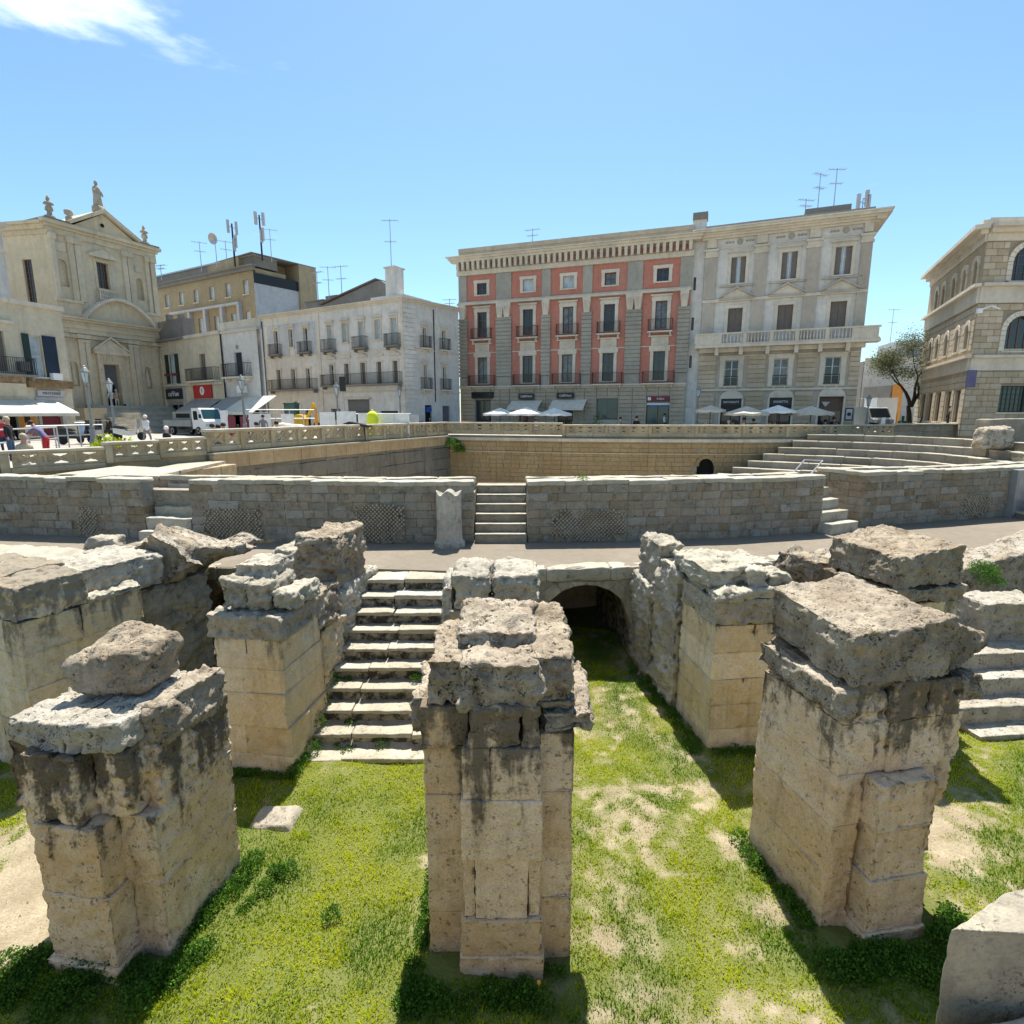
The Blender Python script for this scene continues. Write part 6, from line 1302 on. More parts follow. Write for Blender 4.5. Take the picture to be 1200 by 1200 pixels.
V=np.stack([P0+np.stack([wx,wy,0*x],-1),P0-np.stack([wx,wy,0*x],-1),P0+np.stack([ca*lean*.45-wx*.8,sa*lean*.45-wy*.8,hh*.6],-1),P0+np.stack([ca*lean*.45+wx*.8,sa*lean*.45+wy*.8,hh*.6],-1),P0+np.stack([ca*lean,sa*lean,hh],-1)],1).reshape(-1,3)
i0=(np.arange(n)*5)[:,None]; F=np.concatenate([i0+[0,1,2],i0+[0,2,3],i0+[3,2,4]]); me=npmesh('grass',V,F,M['grass'],False)
tn=np.clip(.5+1.5*fbm(np.stack([x,y,0*x],-1)*1.3,3,21)+rng.uniform(-.3,.3,n),0,1); at=me.attributes.new('tint','FLOAT','POINT'); at.data.foreach_set('value',np.repeat(tn,5).astype(np.float32))
tag(obj('grass',me),kind='stuff')
print('blades',n)
def weeds(name,lab,spots,seed,group='weed clumps at the pier feet',mat='weed',cat='weeds',n0=520,size=.030):
    """leafy weed clump as one thing: soft mounds of broad small leaves"""
    r=np.random.default_rng(seed); PP=[];NN=[]
    for (X,Y,Z,rad,h) in spots:
        k=int(n0*rad*rad/.03*.6)+60; p=r.normal(size=(k,3)); p/=np.linalg.norm(p,axis=1,keepdims=True); p[:,2]=np.abs(p[:,2]); rr=r.uniform(.25,1,k)**.5
        q=p*rr[:,None]*np.array([rad,rad,h]); PP.append(q+np.array([X,Y,Z])); NN.append(p+np.array([0,0,.5]))
    P=np.concatenate(PP); me=leafcards(name,P,np.concatenate(NN),size,M[mat],seed=seed,asp=1.25); o=obj(name,me); return tag(o,lab,cat,group)

def line_spots(p,q,n,rad,h,j=.08,r=random.Random(5)):
    return [(p[0]+(q[0]-p[0])*(i+.5)/n+r.uniform(-j,j),p[1]+(q[1]-p[1])*(i+.5)/n+r.uniform(-j,j),0,rad*r.uniform(.6,1.2),h*r.uniform(.5,1.2)) for i in range(n)]
weeds('weed_clump','dark leafy weeds in the shade at the foot of the left front pier',line_spots((-5.6,5.0),(-3.75,4.85),34,.20,.15,.22)+line_spots((-3.8,4.95),(-3.4,5.3),5,.18,.14),1)
weeds('weed_clump','bright weeds climbing along the right flank of the left front pier',line_spots((-3.75,5.3),(-3.45,6.6),12,.17,.18,.1)+line_spots((-3.3,5.8),(-2.9,6.6),6,.16,.13,.15),2)
weeds('weed_clump','low weeds left of the middle front pier in its shadow',line_spots((-1.1,4.9),(-1.0,6.5),14,.10,.13,.06)+line_spots((-1.2,4.75),(-.6,4.7),12,.16,.14,.15),3)
weeds('weed_clump','weeds along the very front foot of the middle front pier with a yellow flower',line_spots((-.5,4.8),(.3,4.78),16,.14,.13,.1)+line_spots((.35,5.1),(.6,5.0),3,.08,.1,.03),4)
tag(obj('flower',MB().lathe([(.005,0),(.004,.1),(.022,.105),(.02,.12)],n=7).mesh('flower',M['yel2']),None,(.28,4.83,.03)),'tiny yellow flower at the foot of the middle front pier','flower')
weeds('weed_clump','thick green weeds round the front foot of the right front pier',line_spots((3.6,5.2),(5.0,5.0),32,.19,.17,.17)+line_spots((4.9,5.3),(5.4,5.8),7,.2,.25,.08),5)
weeds('weed_clump','weeds along the left flank of the right front pier',line_spots((3.5,5.6),(3.2,7.0),12,.13,.16,.06),6)
weeds('weed_clump','weeds along the rough left flank of the right back pier',line_spots((3.35,9.0),(2.95,12.2),20,.16,.17,.08)+line_spots((3.55,8.95),(4.8,9.0),8,.14,.16,.05),7)
weeds('weed_clump','weeds at the foot of the left back pier beside the staircase',line_spots((-4.8,8.45),(-3.6,8.3),8,.12,.09,.05)+line_spots((-3.65,8.3),(-3.6,8.9),5,.14,.18,.05),8)
sp=[]
for k in range(10):
    sp.append((-3.62+.06*random.random(),ys[k]+.22,WK-.05-.25*k,.14+.08*random.random(),.2+.14*random.random()))
    if k in(0,5,7,8): sp.append((-3.7+random.uniform(.3,.7),ys[k]+.02,WK-.30-.25*k,.12,.07))
sp+=[(-2.35,ys[8]+.05,.05,.16,.2),(-2.9,ys[8]-.05,.02,.2,.08),(-1.6,ys[5]-.02,.85,.2,.1),(-1.5,ys[7],.35,.14,.2),(-1.9,ys[5]-.03,.85,.14,.09),(-1.5,ys[0]-.03,2.03,.14,.08)]
weeds('step_weeds','green weeds growing up the left edge and joints of the wide staircase',sp,9,'weed clumps on the stairs')
weeds('weed_clump','small dark dock plant alone in the sunny grass between left and middle piers',[(-2.18,5.75,0,.12,.09)],10)
weeds('weed_clump','small plant on top of the long podium wall right of the middle steps',[(2.0,15.6,4.02,.17,.30)],11,'plants growing on walls')
weeds('weed_clump','weeds growing on the sloping rubble cheek wall at the right',[(11.2,12.75,2.2,.35,.35),(11.35,12.7,1.95,.35,.35)],12,'plants growing on walls')
weeds('ivy','dark ivy hanging over the far left corner of the arena wall',[(-4.2,39.5,3.6,.6,.6),(-3.7,39.3,3.2,.45,.5)],13,'plants growing on walls',cat='ivy',size=.12,n0=40)
b_=aty(131,514,22.5); weeds('shrub','yellow-green shrub behind the left balustrade in front of the church steps',[(b_.x-.2,b_.y,4.4,.55,.75),(b_.x+.35,b_.y+.3,4.4,.45,.6),(b_.x-.6,b_.y,4.4,.4,.4)],14,'street plants',mat='grass',cat='shrub',size=.10,n0=45)
b_=aty(302,547,17.8); 
weeds('weed_clump','sprig of weeds hanging on the shaded grey retaining wall',[(aty(318,546,27.5).x,27.3,aty(318,546,27.5).z,.35,.6)],15,'plants growing on walls',size=.09,n0=30)
for i,(px,py,Y,rd) in enumerate(((700,486,48,.5),(715,508,38.0,.0),(957,493,44,.5))):
    if rd:
        b_=aty(px,py,Y); weeds('shrub',('clipped dark shrub right of the cream awnings by the red palace','','small green hedge plant beside the right shop door of the grey palace')[i],[(b_.x,b_.y,ST,rd,1.4 if i==0 else .9)],20+i,'street plants',cat='shrub',size=.12,n0=25)
NH=52000; x=rng.uniform(-9,10,NH); y=3.6+rng.uniform(0,1,NH)*9; P_=np.stack([x,y,0*x],-1)
kp=(~blocked(x,y))&(np.abs(x)<y*.95+2)&(fbm(P_*.9,3,77)>.16)&(cover(x,y)>.5); x,y=x[kp],y[kp]; P_=np.stack([x,y,gh(x,y)+rng.uniform(.01,.05,len(x))],-1)
tag(obj('low_herbs',leafcards('low_herbs',P_,P_*0+np.array([0,0,.6]),.026,M['weed'],seed=5,asp=1.3)),kind='stuff')
# scattered pebbles and small stones on the bare soil (nobody could count them)
r=np.random.default_rng(4); k=2600; x=r.uniform(-8,9,k); y=r.uniform(4,11,k); ok=(~blocked(x,y))&(cover(x,y)<.5); x,y=x[ok],y[ok]; a=MB()
for X,Y in zip(x[:1500],y[:1500]):
    s_=random.choice((.008,.01,.012,.02,.03 if random.random()<.3 else .01)); q=[(X+random.uniform(.6,1.2)*s_*math.cos(t),Y+random.uniform(.6,1.2)*s_*math.sin(t),float(gh(X,Y))) for t in (0,1.6,3.1,4.7)]
    a.add(q+[(X,Y,float(gh(X,Y))+s_*.9)],[(0,1,4),(1,2,4),(2,3,4),(3,0,4)])
tag(a.build('pebbles',M['tread']),kind='stuff')
# tree ---------------------------------------------------------------
tb=aty(1066,497,50.0); tb.z=ST
T_=empty('tree',tb,0,'gnarled tree with thin grey-green crown standing left of the arcaded stone building','tree')
a=MB(); rt=random.Random(11)
def limb(p,d,r,L,dep,tips):
    steps_=3; q=Vector(p)
    for i in range(steps_):
        d=(d+Vector((rt.uniform(-.25,.25),rt.uniform(-.25,.25),rt.uniform(-.05,.22)))).normalized(); n_=q+d*L/steps_; r1=r*(.84 if i<2 else .7); a.tube(q,n_,r,r1,7,cap=False); q=n_; r=r1
        if dep<=1: tips.append(q.copy())
    if dep>0:
        for k in range(rt.choice((2,3))): limb(q,(d+Vector((rt.uniform(-.9,.9),rt.uniform(-.7,.7),rt.uniform(-.15,.6)))).normalized(),r*.75,L*.72,dep-1,tips)
tips=[]
limb((0,0,0),Vector((-.08,0,1)),.28,2.2,0,tips); tips.clear()
limb((-.15,0,2.1),Vector((-.55,0,.8)),.18,2.0,3,tips); limb((-.1,0,2.1),Vector((.45,.2,.95)),.2,2.4,3,tips); limb((0,0,2.2),Vector((-.1,-.3,1)),.15,2.4,3,tips)
a.tube((1.0,.3,0),(.8,.2,2.4),.18,.14,8); a.tube((.8,.2,2.4),(.4,.2,4.2),.14,.08,8)
a.build('trunk',M['bark'],T_,smooth=True)
P=[];r=np.random.default_rng(8)
for t_ in tips:
    if t_.x>2.1: continue
    k=r.integers(60,150); P.append(np.array(t_)+r.normal(size=(k,3))*np.array([.55,.5,.38]))
for k in range(38):
    v_=r.normal(size=3); v_/=np.linalg.norm(v_); c_=np.array([-.45,0,5.9])+v_*r.uniform(.25,1)**.5*np.array([2.0,1.5,2.2])
    if c_[0]<-1.2 and c_[2]>6.8: continue
    k_=r.integers(70,190); P.append(c_+r.normal(size=(k_,3))*np.array([.36,.36,.26]))
P=np.concatenate(P); obj('crown',leafcards('crown',P,P*0,.14,M['leaf'],seed=3,asp=2.2),T_)
# ================================================================== STREET THINGS
def lamp(lab,px,py_top,Y,h=None,double=False):
    b_=aty(px,py_top,Y); H=b_.z-ST; t=empty('street_lamp',(b_.x,b_.y,ST),0,lab,'street lamp','old style street lamps')
    a=MB(); a.lathe([(.17,0),(.17,.25),(.12,.35),(.09,.9),(.11,.95),(.065,1.05),(.055,H*.55),(.07,H*.56),(.05,H*.58),(.04,H-1.0),(.07,H-.98),(.04,H-.9),(.05,H-.8)],n=10); a.build('pole',M['lampg'],t,smooth=False)
    a=MB(); a.lathe([(.09,H-.8),(.17,H-.34)],n=6); 
    a.build('lantern_glass',M['glass_sky'],t); a=MB(); a.lathe([(.23,H-.34),(.21,H-.28),(.10,H-.12),(.05,H-.08),(.06,H-.04),(.01,H)],n=6)
    for i in range(6): q=2*PI*i/6; a.tube((.095*math.cos(q),.095*math.sin(q),H-.8),(.175*math.cos(q),.175*math.sin(q),H-.34),.012,n=4)
    a.lathe([(.08,H-.86),(.13,H-.8)],n=6); a.build('lantern_frame',M['lampg'],t); return t
lamp('tall street lamp in front of the left pilasters of the church',98,428,26.5)
lamp('street lamp standing before the church door',127,443,33)
lamp('street lamp in front of the small white house with navy shutter',282,439,31)
lamp('street lamp in front of the long white house, beside a dark traffic light',394,448,36)
lamp('faint street lamp in front of the red banner shop',249,451,44)
lamp('wall lamp post near the corner of the long white house',468,452,46)
lamp('street lamp at the right corner of the grey palace',1019,462,42)
lamp('street lamp before the palace recess, between red and grey palaces',819,452,43)
# traffic light
b_=aty(404,497,36); t=empty('traffic_light',(b_.x,b_.y,ST),0,'dark traffic light on a pole right of the lamp by the white house','traffic light'); a=MB(); a.tube((0,0,0),(0,0,3.6),.05,n=8); a.build('pole',M['galv'],t); a=MB(); a.box(-.16,.16,-.12,.12,2.9,3.8); a.build('head',M['black'],t)
# parasols
def parasol(lab,px,py,Y,wpx,mat='paraw',hh=2.35,tilt=0,group='cafe parasols'):
    b_=aty(px,py,Y); R_=wpx/650*Y*.5; t=empty('parasol',(b_.x,b_.y,ST),random.uniform(0,.5),lab,'parasol',group); H=b_.z-ST
    a=MB(); a.lathe([(.25,0),(.25,.08),(.03,.1),(.03,H)],n=8); a.build('pole',M['black'] if mat=='paraw' else M['frame_b'],t)
    n=8; v=[(0,0,H+.02)]; f=[]
    for k,(rr,zz) in enumerate(((.3,.16),(.65,.38),(1.0,.55))):
        for i in range(n*2):
            an=2*PI*i/(n*2); sag=.0 if i%2==0 else .05*rr; v.append((R_*rr*math.cos(an)*(1 if i%2==0 else .96),R_*rr*math.sin(an)*(1 if i%2==0 else .96),H-zz*R_*.55-sag))
    m=n*2
    for i in range(m): f.append((0,1+i,1+(i+1)%m))
    for k in range(2):
        for i in range(m): f.append((1+k*m+i,1+(k+1)*m+i,1+(k+1)*m+(i+1)%m,1+k*m+(i+1)%m))
    b=len(v)
    for i in range(m): x_,y_,z_=v[1+2*m+i]; v.append((x_,y_,z_-.16))
    for i in range(m): f.append((1+2*m+i,b+i,b+(i+1)%m,1+2*m+(i+1)%m))
    obj('canopy',mesh('canopy',v,f,M[mat],False),t)
    a=MB(); 
    for i in range(8): an=2*PI*i/8; a.tube((.05*math.cos(an),.05*math.sin(an),H-.5),(R_*.6*math.cos(an),R_*.6*math.sin(an),H-.35*R_*.55),.012,n=4)
    a.build('ribs',M['iron'],t)
parasol('white parasol left of the cream awnings at the red palace',586,478,46,40)
parasol('wide white parasol in front of the left cream awning',617,477,45,46)
parasol('white parasol in front of the right cream awning',650,478,45,42)
parasol('small beige parasol before the narrow recess, left of the restaurant door','' and 0 or 833,475,41,34,'parab')
parasol('beige parasol between the recess and the left restaurant door',875,476,40,50,'parab')
parasol('whiter parasol in front of the middle shop door of the grey palace',912,475,40,40,'paraw')
parasol('beige parasol in front of the right shop door of the grey palace',951,476,40,48,'parab')
# cafe tables and chairs below the parasols
tm=cached('cafe_t',lambda: MB().lathe([(.2,0),(.2,.02),(.025,.04),(.025,.7),(.35,.71),(.35,.74)],n=10).mesh('cafe_table',M['cl_grey']))
def chairm():
    a=MB()
    for x_,y_ in ((-.2,-.2),(.2,-.2),(-.2,.2),(.2,.2)): a.box(x_-.015,x_+.015,y_-.015,y_+.015,0,.45 if y_<0 else .88)
    a.box(-.22,.22,-.22,.22,.43,.47); a.box(-.22,.22,.18,.22,.6,.88); return a.mesh('cafe_chair',M['cl_tan'])
cm=cached('cafe_c',chairm)
for i,(px,Y,lb) in enumerate(((586,45.5,'left white parasol'),(617,44.5,'wide white parasol'),(650,44.5,'right white parasol'),(833,40.5,'small beige parasol'),(875,39.6,'beige parasol by the restaurant'),(912,39.6,'whiter parasol at the grey palace'),(951,39.6,'rightmost beige parasol'))):
    b_=aty(px+6,500,Y); o=tag(obj('cafe_table',tm,None,(b_.x,b_.y-.6,ST)),'round cafe table under the '+lb,'table','cafe tables')
    for k,(dx,rz) in enumerate(((-.75,PI/2),(.75,-PI/2))): tag(obj('cafe_chair',cm,None,(b_.x+dx,b_.y-.6,ST),rz),'cafe chair '+('left' if k==0 else 'right')+' of the table under the '+lb,'chair','cafe chairs')
# planters / A-boards
for px,Y,h_,lb in ((660,44,1.3,'tall planter box right of the cream awnings'),):
    pass
# people -------------------------------------------------------------
def person_mesh(pose,shirt,pants,hairm,skinm='skin',hat=None):
    """continuous skinned body; pose = 'stand','walk','sit','lean'"""
    bend=dict(stand=0,walk=.05,sit=.1,lean=.7)[pose]
    J={};
    J['pel']=(0,0,.95); s_,c_=math.sin(bend),math.cos(bend)
    up=lambda h,x=0,y=0:(x,-s_*h+y*c_,.95+c_*h)
    J['sp']=up(.22);J['ch']=up(.42);J['nk']=up(.56);J['hd']=up(.68,0,-.01);J['tp']=up(.80)
    for sd,sg in (('l',-1),('r',1)):
        J['sh'+sd]=up(.47,sg*.19); 
        if pose=='lean': J['el'+sd]=(sg*.24,-.52,1.12); J['ha'+sd]=(sg*.16,-.72,.95)
        elif pose=='sit': J['el'+sd]=(sg*.25,-.06,1.15); J['ha'+sd]=(sg*.14,-.3,1.08)
        else: k_=sg*.12 if pose=='walk' else 0; J['el'+sd]=(sg*.27,k_,1.15); J['ha'+sd]=(sg*.27,-.1+k_,.90)
        J['hp'+sd]=(sg*.1,0,.90)
        if pose=='sit': J['kn'+sd]=(sg*.12,-.42,.92); J['an'+sd]=(sg*.12,-.44,.5); J['to'+sd]=(sg*.12,-.58,.46)
        else:
            k_=sg*.22 if pose=='walk' else 0; J['kn'+sd]=(sg*.11,-k_*.6-.03,.50); J['an'+sd]=(sg*.11,-k_*1.0+.03,.09); J['to'+sd]=(sg*.12,-k_-.13,.04)
    E=[('pel','sp'),('sp','ch'),('ch','nk'),('nk','hd'),('hd','tp')]
    for sd in 'lr': E+=[('ch','sh'+sd),('sh'+sd,'el'+sd),('el'+sd,'ha'+sd),('pel','hp'+sd),('hp'+sd,'kn'+sd),('kn'+sd,'an'+sd),('an'+sd,'to'+sd)]
    Rr=dict(pel=.145,sp=.13,ch=.15,nk=.06,hd=.095,tp=.07,sh=.07,el=.045,ha=.035,hp=.10,kn=.062,an=.045,to=.04)
    names=list(J); me=bpy.data.meshes.new('p'); me.from_pydata([J[k] for k in names],[(names.index(a_),names.index(b_)) for a_,b_ in E],[]); o=bpy.data.objects.new('p',me); COL.objects.link(o)
    md=o.modifiers.new('s','SKIN'); 
    for i,k in enumerate(names):
        key=k if k in Rr else k[:2]; me.skin_vertices[0].data[i].radius=(Rr[key],Rr[key]*(.75 if key in('pel','sp','ch') else 1)); me.skin_vertices[0].data[i].use_root=(k=='pel')
    sb=o.modifiers.new('u','SUBSURF'); sb.levels=1; sb.render_levels=1
    dg=bpy.context.evaluated_depsgraph_get(); m2=bpy.data.meshes.new_from_object(o.evaluated_get(dg)); bpy.data.objects.remove(o)
    m2.materials.clear(); [m2.materials.append(M[x_]) for x_ in (skinm,shirt,pants,'black')]
    hd=Vector(J['nk'])
    for p in m2.polygons:
        c=p.center; mi=1
        if (c-Vector(J['tp'])).length<.27 and c.z>hd.z-.02 and (pose!='lean' or c.y<hd.y+.03): mi=0
        elif any((c-Vector(J['ha'+q])).length<.13 for q in 'lr'): mi=0
        elif c.z<.93 or (pose=='sit' and c.z<.97 and c.y<-.1): mi=2
        if (pose!='sit' and c.z<.1) or (pose=='sit' and c.z<.52): mi=3
        p.material_index=mi; p.use_smooth=True
    a=MB(); tp=Vector(J['tp'])-Vector((0,0,.03)); a.lathe([(.108,-.05),(.115,.01),(.10,.07),(.06,.115),(.01,.13)],tp.x,tp.y+.015,10); hv=[(v[0],v[1],v[2]+tp.z) for v in a.v]
    hm=mesh('hair',hv,a.f,M[hat or hairm],True)
    return m2,hm
PM_={}
def person(lab,px,py_head,Y,pose='stand',shirt='cl_black',pants='cl_jean',hair='hair',rz=0,hat=None,h=None,base=None):
    """py_head is where the top of the head shows; base = ground height"""
    b_=aty(px,py_head,Y); base=ST if base is None else base
    key=(pose,shirt,pants,hair,hat)
    if key not in PM_: PM_[key]=person_mesh(pose,shirt,pants,hair,hat=hat)
    bm_,hm=PM_[key]; t=empty('person',(b_.x,b_.y,0),rz,lab,'person','people around the square')
    H=dict(stand=1.80,walk=1.79,sit=1.78,lean=1.62)[pose]
    if pose=='sit': off_=b_.z-1.8
    else: off_=base
    s_=1.0 if pose=='sit' else max(.8,min(1.15,(b_.z-base)/H))
    o=obj('body',bm_,t,(0,0,off_)); o.scale=(s_,)*3; o=obj('hair' if not hat else 'hat',hm,t,(0,0,off_)); o.scale=(s_,)*3; return t
person('person in black at the left edge holding a phone up, standing behind the balustrade',9,500,18.0,'stand','cl_black','cl_jean','hairgrey',PI*.6)
person('person in a red top behind the one in black at the left edge',1,488,20.5,'stand','cl_red','cl_navy','hair',.4)
person('fair haired person in a beige top sitting low behind the balustrade at the left',25,509,18.6,'sit','cl_beige','cl_white','hairgrey',1.2)
person('person in a dull purple shirt bending forward behind the left balustrade',52,503,19.4,'lean','cl_purple','cl_red','hair',-PI*.45)
person('worker in white shirt and white cap walking in front of the church steps',170,492,28,'walk','cl_white','cl_grey','hair',1.3,hat='cl_white')
person('crouching person in black with pale cap left of the truck',193,500,27.5,'sit','cl_black','cl_black','hair',1.5,hat='cl_white')
for i,(px,py,sh_,lb) in enumerate(((249,497,'cl_black','leftmost dark haired head in front of the truck cab'),(255,498,'cl_beige','dark haired person in a pink beige top sitting before the white board'),(263,496,'cl_black','person in black sitting at the right end of the truck cab'))):
    person(lb,px,py,26.5,'sit',sh_,'cl_jean','hair',random.uniform(-1,1))
person('person in dark clothes sitting left of the pale sand heap',300,495,30,'sit','cl_tan','cl_black','hair',.5)
person('person in grey shirt standing just left of the pale sand heap',308,490,30.5,'stand','cl_grey','cl_navy','hair',.2)
person('person in white sitting at the foot of the pale sand heap',324,494,29.5,'sit','cl_white','cl_jean','hair',.2)
person('dark haired person with red shirt by the maroon boards',278,498,30,'sit','cl_red','cl_jean','hair',.2)
person('person in black behind the far balustrade right of the yellow container',451,490,39,'sit','cl_black','cl_black','hair',.2)
person('person in dark red behind the far balustrade near the corner kiosk',467,489,40,'sit','cl_red','cl_black','hair',-.3)
person('person in white top in the church doorway',131,470,44.2,'stand','cl_white','cl_navy','hair',.9,base=ST+1.9)
person('person in a tan coat in the church doorway',137,468,44.4,'stand','cl_tan','cl_beige','hairgrey',.9,base=ST+1.9)
person('person in black in shade at the right side of the church door',146,474,45,'sit','cl_black','cl_black','hair',.9)
person('person in black before the red palace wall left of the bank shop',746,488,42,'sit','cl_black','cl_black','hair',0)
person('person in dark jacket before the red palace near the green shop window',726,489,42,'sit','cl_grey','cl_black','hair',1)
person('person in white standing at the glass bank door',779,485,47.5,'stand','cl_white','cl_navy','hair',1)
person('person in white shirt at the cafe table under the restaurant parasol',871,490,39.4,'sit','cl_white','cl_navy','hair',1)
person('person with pale hair at the small beige parasol',853,493,39.6,'sit','cl_grey','cl_navy','hairgrey',1)
person('person in black at the cafe between two beige parasols',884,491,39.3,'sit','cl_black','cl_navy','hair',-1)
person('person in white shirt under the rightmost beige parasol',968,492,39.2,'sit','cl_white','cl_navy','hair',-1)
person('person in navy under the rightmost beige parasol next to the hedge plant',978,489,39.6,'sit','cl_navy','cl_navy','hair',-1)
person('person in white at the white parasols of the red palace',628,491,43.5,'sit','cl_white','cl_navy','hair',0)
person('person in black walking at the foot of the arcaded building',1114,476,40.5,'walk','cl_black','cl_black','hair',1)
# vehicles -----------------------------------------------------------
b_=aty(226,508,40.0); t=empty('flatbed_truck',(b_.x,b_.y,ST),-.50,'white flatbed truck with grey loading bed parked before the church steps','truck')
a=MB(); a.prism([(1.55,.55),(3.15,.55),(3.2,1.15),(2.95,1.35),(2.62,2.1),(2.5,2.18),(1.55,2.18)],-.9,.9); a.build('cab',M['vwhite'],t)
for sy in (-.905,.905): a=MB(); a.prism([(1.75,1.25),(2.35,1.25),(2.3,1.95),(1.75,1.95)],sy-.006,sy+.006); a.build('side_window',M['glass'],t)
a=MB(); a.add([(3.0,-.8,1.32),(3.0,.8,1.32),(2.66,.75,2.08),(2.66,-.75,2.08),(2.94,-.8,1.32),(2.94,.8,1.32),(2.6,.75,2.08),(2.6,-.75,2.08)],[(0,1,2,3),(4,7,6,5),(0,3,7,4),(1,5,6,2),(0,4,5,1),(3,2,6,7)]); a.build('windscreen',M['teal'],t)
a=MB(); a.box(-2.6,1.45,-.95,.95,.72,.82); a.box(-2.6,1.45,-.95,-.91,.82,1.22); a.box(-2.6,1.45,.91,.95,.82,1.22); a.box(-2.6,-2.56,-.91,.91,.82,1.22); a.build('loading_bed',M['vgrey'],t)
a=MB(); a.box(1.38,1.45,-.85,.85,.83,2.1); a.box(-1.7,1.2,-.6,.6,.83,1.9) ; a.build('load_box',M['vgrey'],t); a=MB(); a.box(-1.2,.8,-.61,-.6,1.4,1.75); a.build('load_window',M['dark'],t)
a=MB(); a.box(-2.5,3.0,-.4,.4,.45,.7); a.build('chassis',M['black'],t)
for x_,y_ in ((2.3,-.82),(2.3,.82),(-1.4,-.82),(-1.4,.82)):
    a=MB(); a.lathe([(.12,-.11),(.34,-.11),(.37,-.07),(.37,.07),(.34,.11),(.12,.11)],n=18); w0=a.build('wheel',M['tyre'],t,(x_,y_,.37)); w0.rotation_euler=(PI/2,0,0); a=MB(); a.lathe([(.02,-.10),(.2,-.115),(.2,.115),(.02,.10)],n=12); a.build('rim',M['galv'],w0)
for y_ in (-.65,.65): a=MB(); a.box(3.16,3.2,y_-.14,y_+.14,.75,.92); a.build('headlight',M['glass_sky'],t)
for y_ in (-1.0,1.0): a=MB(); a.box(2.75,2.85,y_-.08,y_+.08,1.4,1.7); a.build('mirror',M['black'],t)
t.scale=(.82,.82,.86)
def scooter(lab,px,Y,rz,col='black',base=ST):
    b_=aty(px,500,Y); t=empty('scooter',(b_.x,b_.y,base),rz,lab,'scooter','parked scooters')
    a=MB(); a.prism([(-.75,.45),(-.35,.32),(.15,.28),(.45,.35),(.58,.85),(.5,.95),(.38,.5),(.1,.38),(-.1,.62),(-.75,.72)],-.16,.16); a.build('body',M[col],t)
    a=MB(); a.prism([(-.75,.72),(-.08,.66),(-.02,.72),(-.15,.8),(-.7,.84)],-.15,.15); a.build('seat',M['black'],t)
    for x_ in (-.6,.68): a=MB(); a.lathe([(.1,-.05),(.22,-.05),(.25,0),(.22,.05),(.1,.05)],n=14); w0=a.build('wheel',M['tyre'],t,(x_,0,.25)); w0.rotation_euler=(PI/2,0,0)
    a=MB(); a.tube((.68,0,.25),(.48,0,1.05),.03,n=6); a.tube((.45,-.33,1.08),(.45,.33,1.08),.02,n=6); a.build('handlebar',M['chrome'],t); a=MB(); a.box(.5,.58,-.16,.16,.75,1.2) ; a.build('front_shield',M[col],t)
scooter('dark scooter parked behind the left balustrade under the tall lamp',88,28,.3,'black')
scooter('silver scooter beside the dark one near the tall lamp',103,28.6,2.8,'chrome')
scooter('black motor scooter at the left side of the church steps',112,34,1.9,'black'); scooter('second black scooter left of the church door, nearer the pilasters',118,36,1.2,'black')
scooter('grey scooter lying low in front of the church steps left of the worker',150,32,.1,'chrome')
scooter('white fronted scooter on the side street before the van',1028,43,-1.5,'signwht'); scooter('black scooter by the tree foot',1068,44,-.3,'black'); scooter('scooter by the right corner of the long white house',497,47.5,.2,'black')
# van in the side street
b_=aty(1031,500,50); t=empty('van',(b_.x,b_.y,ST),-1.55,'grey blue van seen from the front in the side street','van')
a=MB(); a.prism([(-4.2,.35),(.3,.35),(.4,.95),(.0,1.15),(-.55,1.95),(-.8,2.05),(-4.2,2.05)],-.95,.95); a.build('body',M['vgrey'],t); a=MB(); a.add([(.03,-.85,1.16),(.03,.85,1.16),(-.5,.78,1.92),(-.5,-.78,1.92),(.06,-.85,1.14),(.06,.85,1.14),(-.47,.78,1.93),(-.47,-.78,1.93)],[(3,2,1,0),(4,5,6,7),(0,1,5,4),(2,3,7,6),(1,2,6,5),(3,0,4,7)]); a.build('windscreen',M['glass'],t)
for y_ in (-.7,.7): a=MB(); a.box(.36,.42,y_-.15,y_+.15,.7,.9); a.build('headlight',M['glass_sky'],t)
for x_,y_ in ((-.3,-.85),(-.3,.85),(-3.3,-.85),(-3.3,.85)): a=MB(); a.lathe([(.1,-.1),(.33,-.1),(.33,.1),(.1,.1)],n=14); w0=a.build('wheel',M['tyre'],t,(x_,y_,.33)); w0.rotation_euler=(PI/2,0,0)
b_=aty(1043,500,56); tag(obj('delivery_box',MB().box(-1,1,-1,1,.0,2.9).box(-1.04,1.04,-1.04,1.04,2.9,2.98).mesh('delivery_box',M['vwhite']),None,(b_.x-1.2,b_.y,ST)),'white box body of a lorry behind the grey blue van','lorry')
